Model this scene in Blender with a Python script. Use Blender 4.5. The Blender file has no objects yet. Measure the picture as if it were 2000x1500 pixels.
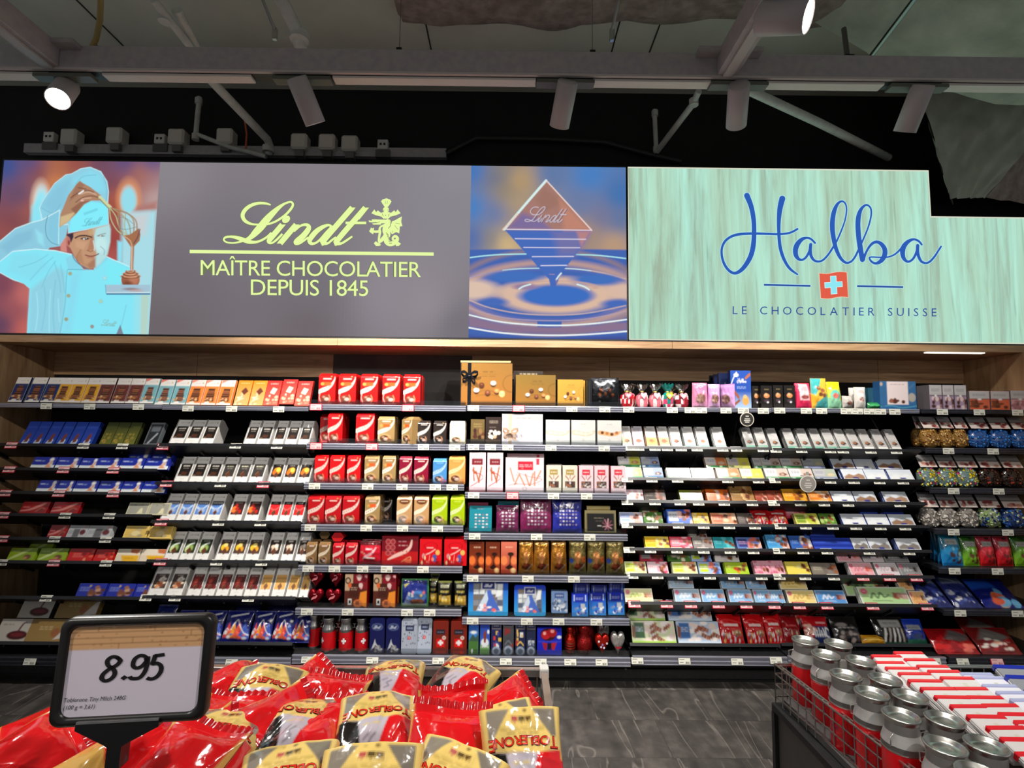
import bpy, math, random
import numpy as np
from mathutils import Matrix, Vector

SC = bpy.context.scene
COL = SC.collection
# ------------------------------------------------------------------ camera
CZ = 1.50
YAW, PITCH, ROLL, FOC = 0.00368, 0.08007, 0.009875, 1000.0
_F = np.array([math.sin(YAW)*math.cos(PITCH), math.cos(YAW)*math.cos(PITCH), math.sin(PITCH)])
_R = np.array([math.cos(YAW), -math.sin(YAW), 0.0])
_U = np.cross(_R, _F)
_R2 = math.cos(ROLL)*_R + math.sin(ROLL)*_U
_U2 = -math.sin(ROLL)*_R + math.cos(ROLL)*_U
cam = bpy.data.cameras.new('camera'); cam_ob = bpy.data.objects.new('camera', cam); COL.objects.link(cam_ob)
cam.sensor_width = 36.0; cam.lens = 36.0*FOC/2000.0; cam.clip_start = 0.02; cam.clip_end = 60
cam_ob.matrix_world = Matrix(((_R2[0], _U2[0], -_F[0], 0), (_R2[1], _U2[1], -_F[1], 0), (_R2[2], _U2[2], -_F[2], CZ), (0, 0, 0, 1)))
SC.camera = cam_ob
SC.view_settings.view_transform = 'Standard'; SC.view_settings.look = 'None'
SC.view_settings.gamma = 1.0; SC.view_settings.use_curve_mapping = False
SC.view_settings.exposure = 0.0
# ------------------------------------------------------------------ ambient light of the hall behind
W = bpy.data.worlds.new('hall_ambient'); SC.world = W; W.use_nodes = True
W.node_tree.nodes['Background'].inputs[0].default_value = (0.95, 0.97, 1.0, 1)
W.node_tree.nodes['Background'].inputs[1].default_value = 0.24

def spot_lamp(name, loc, aim, power, angle=70, blend=0.6, size=0.06, color=(1, 0.95, 0.88)):
    l = bpy.data.lights.new(name, 'SPOT'); l.energy = power; l.spot_size = math.radians(angle); l.spot_blend = blend
    l.shadow_soft_size = size; l.color = color
    o = bpy.data.objects.new(name, l); COL.objects.link(o); o.location = loc
    d = Vector(aim) - Vector(loc); o.rotation_euler = d.to_track_quat('-Z', 'Y').to_euler()
    return o

# ------------------------------------------------------------------ measuring: pixel of the photograph -> point of the place
def ray(px, py):
    d = _F + (px-1000.0)/FOC*_R2 - (py-750.0)/FOC*_U2
    return d
def at(px, py, Y):
    d = ray(px, py); k = Y/d[1]
    return (d[0]*k, Y, CZ + d[2]*k)
def atz(px, py, Z):
    d = ray(px, py); k = (Z-CZ)/d[2]
    return (d[0]*k, d[1]*k, Z)
def to_px(x, y, z):
    z = z-CZ
    dd = x*_F[0]+y*_F[1]+z*_F[2]
    return 1000+FOC*(x*_R2[0]+y*_R2[1]+z*_R2[2])/dd, 750-FOC*(x*_U2[0]+y*_U2[1]+z*_U2[2])/dd

# ------------------------------------------------------------------ colours and materials
def _s2l(c):
    return c/12.92 if c <= 0.04045 else ((c+0.055)/1.055)**2.4
_hc = {}
def H(s):
    if not isinstance(s, str): return tuple(s[:3])
    if s not in _hc:
        t = s.lstrip('#')
        if len(t) == 3: t = t[0]*2+t[1]*2+t[2]*2
        _hc[s] = tuple(_s2l(int(t[i:i+2], 16)/255.0) for i in (0, 2, 4))
    return _hc[s]

MATS = {}
def new_mat(name):
    m = bpy.data.materials.new(name); m.use_nodes = True
    nt = m.node_tree; b = nt.nodes['Principled BSDF']
    MATS[name] = m
    return m, nt, b
def N(nt, t, **kw):
    n = nt.nodes.new(t)
    for k, v in kw.items():
        if k.startswith('i_'):
            n.inputs[int(k[2:]) if k[2:].isdigit() else k[2:].replace('_', ' ')].default_value = v
        else: setattr(n, k, v)
    return n
def printed(name, rough, spec=0.5, coat=0.0, bump=0.0, bscale=40, metal=0.0, emit=0.0, alpha=None):
    m, nt, b = new_mat(name)
    a = N(nt, 'ShaderNodeAttribute', attribute_name='Col')
    nt.links.new(a.outputs['Color'], b.inputs['Base Color'])
    b.inputs['Roughness'].default_value = rough; b.inputs['Specular IOR Level'].default_value = spec
    b.inputs['Coat Weight'].default_value = coat; b.inputs['Coat Roughness'].default_value = 0.08
    b.inputs['Metallic'].default_value = metal
    if bump:
        t = N(nt, 'ShaderNodeTexCoord'); no = N(nt, 'ShaderNodeTexNoise'); no.inputs['Scale'].default_value = bscale; no.inputs['Detail'].default_value = 3
        bp = N(nt, 'ShaderNodeBump'); bp.inputs['Strength'].default_value = bump; bp.inputs['Distance'].default_value = 0.01
        nt.links.new(t.outputs['Object'], no.inputs['Vector']); nt.links.new(no.outputs['Fac'], bp.inputs['Height']); nt.links.new(bp.outputs['Normal'], b.inputs['Normal'])
    return m
printed('card', 0.42, 0.4)
printed('gloss', 0.22, 0.5, coat=0.3)
printed('film', 0.2, 0.6, coat=0.5, bump=0.55, bscale=28)
printed('bagfilm', 0.16, 0.6, coat=0.7, bump=0.45, bscale=22)
printed('foil', 0.3, 0.5, metal=0.75, bump=0.5, bscale=35)
printed('matte', 0.75, 0.3)
printed('plastic', 0.35, 0.5)
printed('metal', 0.28, 0.5, metal=1.0)
printed('paint', 0.45, 0.5)
printed('steel', 0.33, 0.5, metal=0.55)
# backlit print: gives off its own light
m, nt, b = new_mat('backlit')
a = N(nt, 'ShaderNodeAttribute', attribute_name='Col'); e = N(nt, 'ShaderNodeEmission'); e.inputs[1].default_value = 1.0
nt.links.new(a.outputs['Color'], e.inputs[0]); nt.links.new(e.outputs[0], nt.nodes['Material Output'].inputs[0])
# clear acrylic
def clear_mat(name, tint, glossmix, rough):
    m, nt, b = new_mat(name)
    tr = N(nt, 'ShaderNodeBsdfTransparent'); tr.inputs[0].default_value = (*tint, 1)
    gl = N(nt, 'ShaderNodeBsdfGlossy'); gl.inputs['Roughness'].default_value = rough
    fr = N(nt, 'ShaderNodeFresnel'); fr.inputs[0].default_value = 1.45
    ad = N(nt, 'ShaderNodeMath', operation='ADD'); ad.inputs[1].default_value = glossmix
    mx = N(nt, 'ShaderNodeMixShader')
    nt.links.new(fr.outputs[0], ad.inputs[0]); nt.links.new(ad.outputs[0], mx.inputs[0]); nt.links.new(tr.outputs[0], mx.inputs[1]); nt.links.new(gl.outputs[0], mx.inputs[2])
    nt.links.new(mx.outputs[0], nt.nodes['Material Output'].inputs[0])
clear_mat('clear', (0.93, 0.95, 0.96), 0.03, 0.1)
clear_mat('cello', (0.97, 0.97, 0.97), 0.10, 0.15)
# oak veneer (grain along x or z)
def wood(name, axis, c0, c1, c2):
    m, nt, b = new_mat(name)
    t = N(nt, 'ShaderNodeTexCoord'); mp = N(nt, 'ShaderNodeMapping')
    mp.inputs['Scale'].default_value = (1.1, 9, 16) if axis == 'x' else (16, 9, 1.1)
    n1 = N(nt, 'ShaderNodeTexNoise'); n1.inputs['Scale'].default_value = 1.6; n1.inputs['Detail'].default_value = 7; n1.inputs['Distortion'].default_value = 1.2
    n2 = N(nt, 'ShaderNodeTexNoise'); n2.inputs['Scale'].default_value = 7; n2.inputs['Detail'].default_value = 4
    cr = N(nt, 'ShaderNodeValToRGB'); el = cr.color_ramp.elements
    el[0].position = 0.3; el[0].color = (*H(c0), 1); el[1].position = 0.66; el[1].color = (*H(c2), 1)
    q = el.new(0.46); q.color = (*H(c1), 1)
    mx = N(nt, 'ShaderNodeMix', data_type='FLOAT'); mx.inputs[0].default_value = 0.24
    L = nt.links.new
    L(t.outputs['Object'], mp.inputs[0]); L(mp.outputs[0], n1.inputs['Vector']); L(mp.outputs[0], n2.inputs['Vector'])
    L(n1.outputs['Fac'], mx.inputs[2]); L(n2.outputs['Fac'], mx.inputs[3]); L(mx.outputs[0], cr.inputs[0]); L(cr.outputs[0], b.inputs['Base Color'])
    b.inputs['Roughness'].default_value = 0.55
wood('oak', 'x', '#8a6a4c', '#b08a64', '#c8a57e')
wood('oak_upright', 'z', '#8f6b4b', '#b18b64', '#c6a27a')
# green-lit wood print of the lightbox: emission
m, nt, b = new_mat('backlit_wood')
t = N(nt, 'ShaderNodeTexCoord'); mp = N(nt, 'ShaderNodeMapping'); mp.inputs['Scale'].default_value = (15, 1, 1.0)
n1 = N(nt, 'ShaderNodeTexNoise'); n1.inputs['Scale'].default_value = 1.0; n1.inputs['Detail'].default_value = 8; n1.inputs['Roughness'].default_value = 0.62; n1.inputs['Distortion'].default_value = 0.5
mp2 = N(nt, 'ShaderNodeMapping'); mp2.inputs['Scale'].default_value = (2.6, 1, 0.35)
n2 = N(nt, 'ShaderNodeTexNoise'); n2.inputs['Scale'].default_value = 1.6; n2.inputs['Detail'].default_value = 2
mp3 = N(nt, 'ShaderNodeMapping'); mp3.inputs['Scale'].default_value = (34, 1, 1.6)
n3 = N(nt, 'ShaderNodeTexNoise'); n3.inputs['Scale'].default_value = 1.0; n3.inputs['Detail'].default_value = 3
c1 = N(nt, 'ShaderNodeValToRGB'); el = c1.color_ramp.elements
el[0].position = 0.36; el[0].color = (*H('#a0baa4'), 1); el[1].position = 0.62; el[1].color = (*H('#b6e6cf'), 1)
q = el.new(0.48); q.color = (*H('#acd4bd'), 1)
c2 = N(nt, 'ShaderNodeValToRGB'); el = c2.color_ramp.elements
el[0].position = 0.35; el[0].color = (1.0, 0.94, 0.92, 1); el[1].position = 0.65; el[1].color = (1.02, 1.12, 1.18, 1)
c3 = N(nt, 'ShaderNodeValToRGB'); el = c3.color_ramp.elements
el[0].position = 0.30; el[0].color = (0.55, 0.58, 0.55, 1); el[1].position = 0.38; el[1].color = (1, 1, 1, 1)
m1 = N(nt, 'ShaderNodeMix', data_type='RGBA', blend_type='MULTIPLY'); m1.inputs[0].default_value = 1
m2 = N(nt, 'ShaderNodeMix', data_type='RGBA', blend_type='MULTIPLY'); m2.inputs[0].default_value = 0.45
e = N(nt, 'ShaderNodeEmission'); L = nt.links.new
for a_, b_ in ((mp, n1), (mp2, n2), (mp3, n3)):
    L(t.outputs['Object'], a_.inputs[0]); L(a_.outputs[0], b_.inputs['Vector'])
L(n1.outputs['Fac'], c1.inputs[0]); L(n2.outputs['Fac'], c2.inputs[0]); L(n3.outputs['Fac'], c3.inputs[0])
L(c1.outputs[0], m1.inputs[6]); L(c2.outputs[0], m1.inputs[7]); L(m1.outputs[2], m2.inputs[6]); L(c3.outputs[0], m2.inputs[7])
L(m2.outputs[2], e.inputs[0]); L(e.outputs[0], nt.nodes['Material Output'].inputs[0])
# slate floor tiles 60 x 30
m, nt, b = new_mat('slate')
t = N(nt, 'ShaderNodeTexCoord'); L = nt.links.new
mp0 = N(nt, 'ShaderNodeMapping'); mp0.inputs['Location'].default_value = (0.14, -0.05, 0)
br = N(nt, 'ShaderNodeTexBrick'); br.offset = 0.5
br.inputs['Scale'].default_value = 1.0; br.inputs['Brick Width'].default_value = 0.6; br.inputs['Row Height'].default_value = 0.3; br.inputs['Mortar Size'].default_value = 0.0012
br.inputs['Color1'].default_value = (0, 0, 0, 1); br.inputs['Color2'].default_value = (1, 1, 1, 1); br.inputs['Mortar'].default_value = (0.5, 0.5, 0.5, 1); br.inputs['Bias'].default_value = 0.0
ad = N(nt, 'ShaderNodeVectorMath', operation='MULTIPLY_ADD'); ad.inputs[1].default_value = (7, 5, 3)
mp = N(nt, 'ShaderNodeMapping'); mp.inputs['Rotation'].default_value = (0, 0, 0.75); mp.inputs['Scale'].default_value = (7, 1.6, 1)
n1 = N(nt, 'ShaderNodeTexNoise'); n1.inputs['Scale'].default_value = 1.0; n1.inputs['Detail'].default_value = 8; n1.inputs['Distortion'].default_value = 0.9
n2 = N(nt, 'ShaderNodeTexNoise'); n2.inputs['Scale'].default_value = 14; n2.inputs['Detail'].default_value = 8
mp4 = N(nt, 'ShaderNodeMapping'); mp4.inputs['Rotation'].default_value = (0, 0, 0.55); mp4.inputs['Scale'].default_value = (5, 0.9, 1)
vo = N(nt, 'ShaderNodeTexNoise'); vo.inputs['Scale'].default_value = 1.3; vo.inputs['Detail'].default_value = 2; vo.inputs['Distortion'].default_value = 0.7
vr = N(nt, 'ShaderNodeValToRGB'); el = vr.color_ramp.elements; el[0].position = 0.485; el[0].color = (0, 0, 0, 1); el[1].position = 0.515; el[1].color = (0, 0, 0, 1); q = el.new(0.5); q.color = (1, 1, 1, 1)
c1 = N(nt, 'ShaderNodeValToRGB'); el = c1.color_ramp.elements
el[0].position = 0.3; el[0].color = (*H('#2a2826'), 1); el[1].position = 0.7; el[1].color = (*H('#625d58'), 1); q = el.new(0.5); q.color = (*H('#45413e'), 1)
mx = N(nt, 'ShaderNodeMix', data_type='FLOAT'); mx.inputs[0].default_value = 0.45
mv = N(nt, 'ShaderNodeMix', data_type='RGBA'); mv.inputs[7].default_value = (*H('#b5ada4'), 1)
mm = N(nt, 'ShaderNodeMix', data_type='RGBA'); mm.inputs[7].default_value = (*H('#2c2a29'), 1)
sc = N(nt, 'ShaderNodeMath', operation='MULTIPLY'); sc.inputs[1].default_value = 0.22
L(t.outputs['Object'], mp0.inputs[0]); L(mp0.outputs[0], br.inputs['Vector'])
L(br.outputs['Color'], ad.inputs[0]); L(t.outputs['Object'], ad.inputs[2])
for a_, b_ in ((mp, n1), (mp4, vo)): L(ad.outputs[0], a_.inputs[0]); L(a_.outputs[0], b_.inputs['Vector'])
L(ad.outputs[0], n2.inputs['Vector'])
L(n1.outputs['Fac'], mx.inputs[2]); L(n2.outputs['Fac'], mx.inputs[3]); L(mx.outputs[0], c1.inputs[0])
L(vo.outputs['Fac'], vr.inputs[0]); L(vr.outputs[0], sc.inputs[0]); L(sc.outputs[0], mv.inputs[0]); L(c1.outputs[0], mv.inputs[6])
L(br.outputs['Fac'], mm.inputs[0]); L(mv.outputs[2], mm.inputs[6]); L(mm.outputs[2], b.inputs['Base Color'])
b.inputs['Roughness'].default_value = 0.5
bp = N(nt, 'ShaderNodeBump'); bp.inputs['Strength'].default_value = 0.25; bp.inputs['Distance'].default_value = 0.01; L(n2.outputs['Fac'], bp.inputs['Height']); L(bp.outputs[0], b.inputs['Normal'])
# plain noise-mottled surfaces
def mottled(name, c0, c1, scale, rough, bump=0.0, metal=0.0, detail=6):
    m, nt, b = new_mat(name)
    t = N(nt, 'ShaderNodeTexCoord'); no = N(nt, 'ShaderNodeTexNoise'); no.inputs['Scale'].default_value = scale; no.inputs['Detail'].default_value = detail
    cr = N(nt, 'ShaderNodeValToRGB'); el = cr.color_ramp.elements
    el[0].position = 0.35; el[0].color = (*H(c0), 1); el[1].position = 0.65; el[1].color = (*H(c1), 1)
    L = nt.links.new
    L(t.outputs['Object'], no.inputs['Vector']); L(no.outputs['Fac'], cr.inputs[0]); L(cr.outputs[0], b.inputs['Base Color'])
    b.inputs['Roughness'].default_value = rough; b.inputs['Metallic'].default_value = metal
    if bump:
        bp = N(nt, 'ShaderNodeBump'); bp.inputs['Strength'].default_value = bump; bp.inputs['Distance'].default_value = 0.02
        L(no.outputs['Fac'], bp.inputs['Height']); L(bp.outputs[0], b.inputs['Normal'])
mottled('ceiling_panel', '#b6b9aa', '#c0c3b4', 3, 0.9, 0.05)
mottled('concrete', '#9a9e90', '#b4b8a8', 6, 0.95, 0.6)
mottled('sprayed', '#7a6b62', '#988a80', 16, 1.0, 0.9)
mottled('black_wall', '#0f0d0d', '#161414', 4, 0.9)
mottled('black_metal', '#101011', '#161617', 60, 0.5)
mottled('deck_metal', '#19191b', '#222224', 60, 0.42)
mottled('grey_metal', '#a09a9d', '#aaa5a3', 30, 0.45)
mottled('pipe_grey', '#b4b4ac', '#c4c4bc', 20, 0.6)
mottled('chrome', '#b9b7b4', '#cfcdca', 30, 0.22, 0, 0.95)
mottled('rail_metal', '#a3a4b4', '#acadbb', 8, 0.28, 0, 0.55)
mottled('rail_dark', '#3c3c44', '#484852', 50, 0.3, 0, 0.5)
mottled('dark_panel', '#3b3836', '#45423f', 5, 0.6)
m, nt, b = new_mat('lamp_glow'); b.inputs['Emission Color'].default_value = (1, 0.93, 0.86, 1); b.inputs['Emission Strength'].default_value = 14
m, nt, b = new_mat('lamp_soft'); b.inputs['Emission Color'].default_value = (1, 0.95, 0.9, 1); b.inputs['Emission Strength'].default_value = 2.2
m, nt, b = new_mat('led_strip'); b.inputs['Emission Color'].default_value = (1, 0.9, 0.72, 1); b.inputs['Emission Strength'].default_value = 2.5

# ------------------------------------------------------------------ mesh builder
_meshes = {}
class MB:
    def __init__(self): self.v = []; self.f = []; self.c = []; self.m = []; self.sm = []
    def face(self, pts, col, mat='card', smooth=False):
        i = len(self.v); self.v.extend([tuple(p) for p in pts]); self.f.append(tuple(range(i, i+len(pts)))); self.c.append(H(col)); self.m.append(mat); self.sm.append(smooth)
    def faces(self, verts, faces, cols, mat='card', smooth=False):
        i = len(self.v); self.v.extend([tuple(p) for p in verts])
        for k, f in enumerate(faces):
            self.f.append(tuple(i+q for q in f)); self.c.append(cols[k] if isinstance(cols, list) else H(cols)); self.m.append(mat); self.sm.append(smooth)
        return self
    def box(self, x0, y0, z0, x1, y1, z1, col, mat='card', cham=0.0, front=None, top=None, side=None):
        if cham <= 0:
            V = [(x0, y0, z0), (x1, y0, z0), (x1, y1, z0), (x0, y1, z0), (x0, y0, z1), (x1, y0, z1), (x1, y1, z1), (x0, y1, z1)]
            F = [(0, 3, 2, 1), (4, 5, 6, 7), (0, 1, 5, 4), (1, 2, 6, 5), (2, 3, 7, 6), (3, 0, 4, 7)]
            s = side or col
            self.faces(V, F, [H(col), H(top or col), H(front or col), H(s), H(col), H(s)], mat)
        else:
            c = cham; V = []; 
            xs, ys, zs = (x0, x1), (y0, y1), (z0, z1)
            idx = {}
            for i in (0, 1):
                for j in (0, 1):
                    for k in (0, 1):
                        sx, sy, sz = (1, -1)[i], (1, -1)[j], (1, -1)[k]
                        p = (xs[i], ys[j], zs[k])
                        idx[i, j, k, 'x'] = len(V); V.append((p[0], p[1]+sy*c, p[2]+sz*c))
                        idx[i, j, k, 'y'] = len(V); V.append((p[0]+sx*c, p[1], p[2]+sz*c))
                        idx[i, j, k, 'z'] = len(V); V.append((p[0]+sx*c, p[1]+sy*c, p[2]))
            I = idx; F = []; Cs = []
            def q(a, cc): F.append(a); Cs.append(H(cc))
            s = side or col
            q((I[0,0,0,'z'], I[0,1,0,'z'], I[1,1,0,'z'], I[1,0,0,'z']), col); q((I[0,0,1,'z'], I[1,0,1,'z'], I[1,1,1,'z'], I[0,1,1,'z']), top or col)
            q((I[0,0,0,'y'], I[1,0,0,'y'], I[1,0,1,'y'], I[0,0,1,'y']), front or col); q((I[1,1,0,'y'], I[0,1,0,'y'], I[0,1,1,'y'], I[1,1,1,'y']), col)
            q((I[1,0,0,'x'], I[1,1,0,'x'], I[1,1,1,'x'], I[1,0,1,'x']), s); q((I[0,1,0,'x'], I[0,0,0,'x'], I[0,0,1,'x'], I[0,1,1,'x']), s)
            for j in (0, 1):
                for k in (0, 1): q((I[0,j,k,'y'], I[1,j,k,'y'], I[1,j,k,'z'], I[0,j,k,'z']), top if (k and top) else col)
            for i in (0, 1):
                for k in (0, 1): q((I[i,0,k,'x'], I[i,1,k,'x'], I[i,1,k,'z'], I[i,0,k,'z']), s)
                for j in (0, 1): q((I[i,j,0,'x'], I[i,j,1,'x'], I[i,j,1,'y'], I[i,j,0,'y']), s)
            for i in (0, 1):
                for j in (0, 1):
                    for k in (0, 1): q((I[i,j,k,'x'], I[i,j,k,'y'], I[i,j,k,'z']), s)
            self.faces(V, F, Cs, mat)
        return self
    def lathe(self, prof, col, mat='card', seg=24, c=(0, 0, 0), smooth=True, cols=None):
        V = []; F = []; Cs = []
        n = len(prof)
        for r, z in prof:
            for k in range(seg):
                a = 2*math.pi*k/seg; V.append((c[0]+r*math.cos(a), c[1]+r*math.sin(a), c[2]+z))
        for i in range(n-1):
            for k in range(seg):
                F.append((i*seg+k, i*seg+(k+1) % seg, (i+1)*seg+(k+1) % seg, (i+1)*seg+k)); Cs.append(H(cols[i]) if cols else H(col))
        self.faces(V, F, Cs, mat, smooth)
        for i, rev in ((0, True), (n-1, False)):
            if prof[i][0] > 1e-5:
                ring = [V[i*seg+k] for k in range(seg)]
                self.face(ring[::-1] if rev else ring, cols[min(i, n-2)] if cols else col, mat)
        return self
    def tube(self, path, r, col, mat='metal', seg=8, cap=True):
        P = [Vector(p) for p in path]; V = []; F = []
        n = len(P); prev = None
        for i, p in enumerate(P):
            t = (P[min(i+1, n-1)]-P[max(i-1, 0)]).normalized()
            if prev is None:
                a = Vector((0, 0, 1)) if abs(t.z) < 0.9 else Vector((1, 0, 0)); u = t.cross(a).normalized()
            else: u = (prev-t*prev.dot(t)).normalized()
            prev = u; w = t.cross(u)
            rr = r[i] if isinstance(r, (list, tuple)) else r
            for k in range(seg):
                a = 2*math.pi*k/seg; V.append(tuple(p+u*rr*math.cos(a)+w*rr*math.sin(a)))
        for i in range(n-1):
            for k in range(seg): F.append((i*seg+k, i*seg+(k+1) % seg, (i+1)*seg+(k+1) % seg, (i+1)*seg+k))
        self.faces(V, F, col, mat, True)
        if cap: self.face(V[:seg][::-1], col, mat); self.face(V[-seg:], col, mat)
        return self
    def ribbon(self, pts, S, col, mat='card', grow=0.0, sub=4):
        """flat brush stroke: pts (x, y, width); S maps (x, y) to a point"""
        q = smooth_stroke(pts, sub); n = len(q); Lf = []; Rt = []
        for i in range(n):
            a = q[max(i-1, 0)]; b_ = q[min(i+1, n-1)]
            dx, dy = b_[0]-a[0], b_[1]-a[1]; l = math.hypot(dx, dy) or 1
            nx, ny = -dy/l, dx/l; h = q[i][2]/2+grow
            Lf.append(S(q[i][0]+nx*h, q[i][1]+ny*h)); Rt.append(S(q[i][0]-nx*h, q[i][1]-ny*h))
        V = Lf+Rt; F = [(i, i+1, n+i+1, n+i) for i in range(n-1)]
        self.faces(V, F, col, mat)
        return self
    def data(self, key=None):
        me = bpy.data.meshes.new(key or 'mesh')
        me.from_pydata(self.v, [], self.f)
        names = []; idx = {}
        mi = np.empty(len(self.f), np.int32)
        for i, mm in enumerate(self.m):
            if mm not in idx: idx[mm] = len(names); names.append(mm)
            mi[i] = idx[mm]
        for nme in names: me.materials.append(MATS[nme])
        me.polygons.foreach_set('material_index', mi)
        me.polygons.foreach_set('use_smooth', np.array(self.sm, bool))
        at_ = me.color_attributes.new('Col', 'FLOAT_COLOR', 'CORNER')
        tot = np.array([len(f) for f in self.f]); c = np.ones((len(self.f), 4), np.float32); c[:, :3] = np.array(self.c, np.float32).reshape(-1, 3)
        at_.data.foreach_set('color', np.repeat(c, tot, 0).ravel())
        me.update()
        return me
    def build(self, name, parent=None, loc=(0, 0, 0)):
        return put(name, self.data(name), parent, loc)
def put(name, me, parent=None, loc=(0, 0, 0)):
    o = bpy.data.objects.new(name, me); COL.objects.link(o); o.location = loc
    if parent is not None: o.parent = parent
    return o
def empty(name, loc=(0, 0, 0), rot=(0, 0, 0)):
    o = bpy.data.objects.new(name, None); COL.objects.link(o); o.location = loc; o.rotation_euler = rot; o.empty_display_size = 0.05
    return o
def tag(o, label=None, cat=None, group=None, kind=None):
    if label: o['label'] = label
    if cat: o['category'] = cat
    if group: o['group'] = group
    if kind: o['kind'] = kind
    return o
def dup(root):
    r = root.copy(); COL.objects.link(r)
    for ch in root.children:
        c = ch.copy(); COL.objects.link(c); c.parent = r
        for g in ch.children:
            d = g.copy(); COL.objects.link(d); d.parent = c
    return r
def smooth_stroke(pts, sub=4):
    """Catmull-Rom through (x, y, w)"""
    if len(pts) < 3 or sub < 2: return [tuple(p) for p in pts]
    out = []; P = [pts[0]]+list(pts)+[pts[-1]]
    for i in range(1, len(P)-2):
        for k in range(sub):
            t = k/sub
            out.append(tuple(0.5*(2*P[i][j]+(P[i+1][j]-P[i-1][j])*t+(2*P[i-1][j]-5*P[i][j]+4*P[i+1][j]-P[i+2][j])*t*t+(3*P[i][j]-P[i-1][j]-3*P[i+1][j]+P[i+2][j])*t**3) for j in range(3)))
    out.append(tuple(pts[-1]))
    return out
# text of the built-in font as flat faces
_txt = {}
def text_faces(s, res=2, bold=0.0, space=1.0, shear=0.0):
    k = (s, res, bold, space, shear)
    if k not in _txt:
        cu = bpy.data.curves.new('t', 'FONT'); cu.body = s; cu.resolution_u = res; cu.offset = bold; cu.space_character = space; cu.shear = shear
        ob = bpy.data.objects.new('t', cu); COL.objects.link(ob)
        dg = bpy.context.evaluated_depsgraph_get(); me = ob.evaluated_get(dg).to_mesh()
        V = np.array([v.co[:2] for v in me.vertices]).reshape(-1, 2); F = [tuple(p.vertices) for p in me.polygons]
        ob.evaluated_get(dg).to_mesh_clear(); bpy.data.objects.remove(ob); bpy.data.curves.remove(cu)
        if len(V):
            mn = V.min(0); mxx = V.max(0)
            V = (V-mn)/np.maximum(mxx-mn, 1e-6)
            _txt[k] = (V, F, (mxx[0]-mn[0])/max(mxx[1]-mn[1], 1e-6))
        else: _txt[k] = (V, F, 1)
    return _txt[k]
def put_text(mb, s, box, S, col, mat='card', **kw):
    """write s into box (x0, y0, x1, y1) of the plane that S maps"""
    V, F, asp = text_faces(s, **kw)
    x0, y0, x1, y1 = box
    mb.faces([S(x0+(x1-x0)*p[0], y0+(y1-y0)*p[1]) for p in V], F, col, mat)
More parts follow.
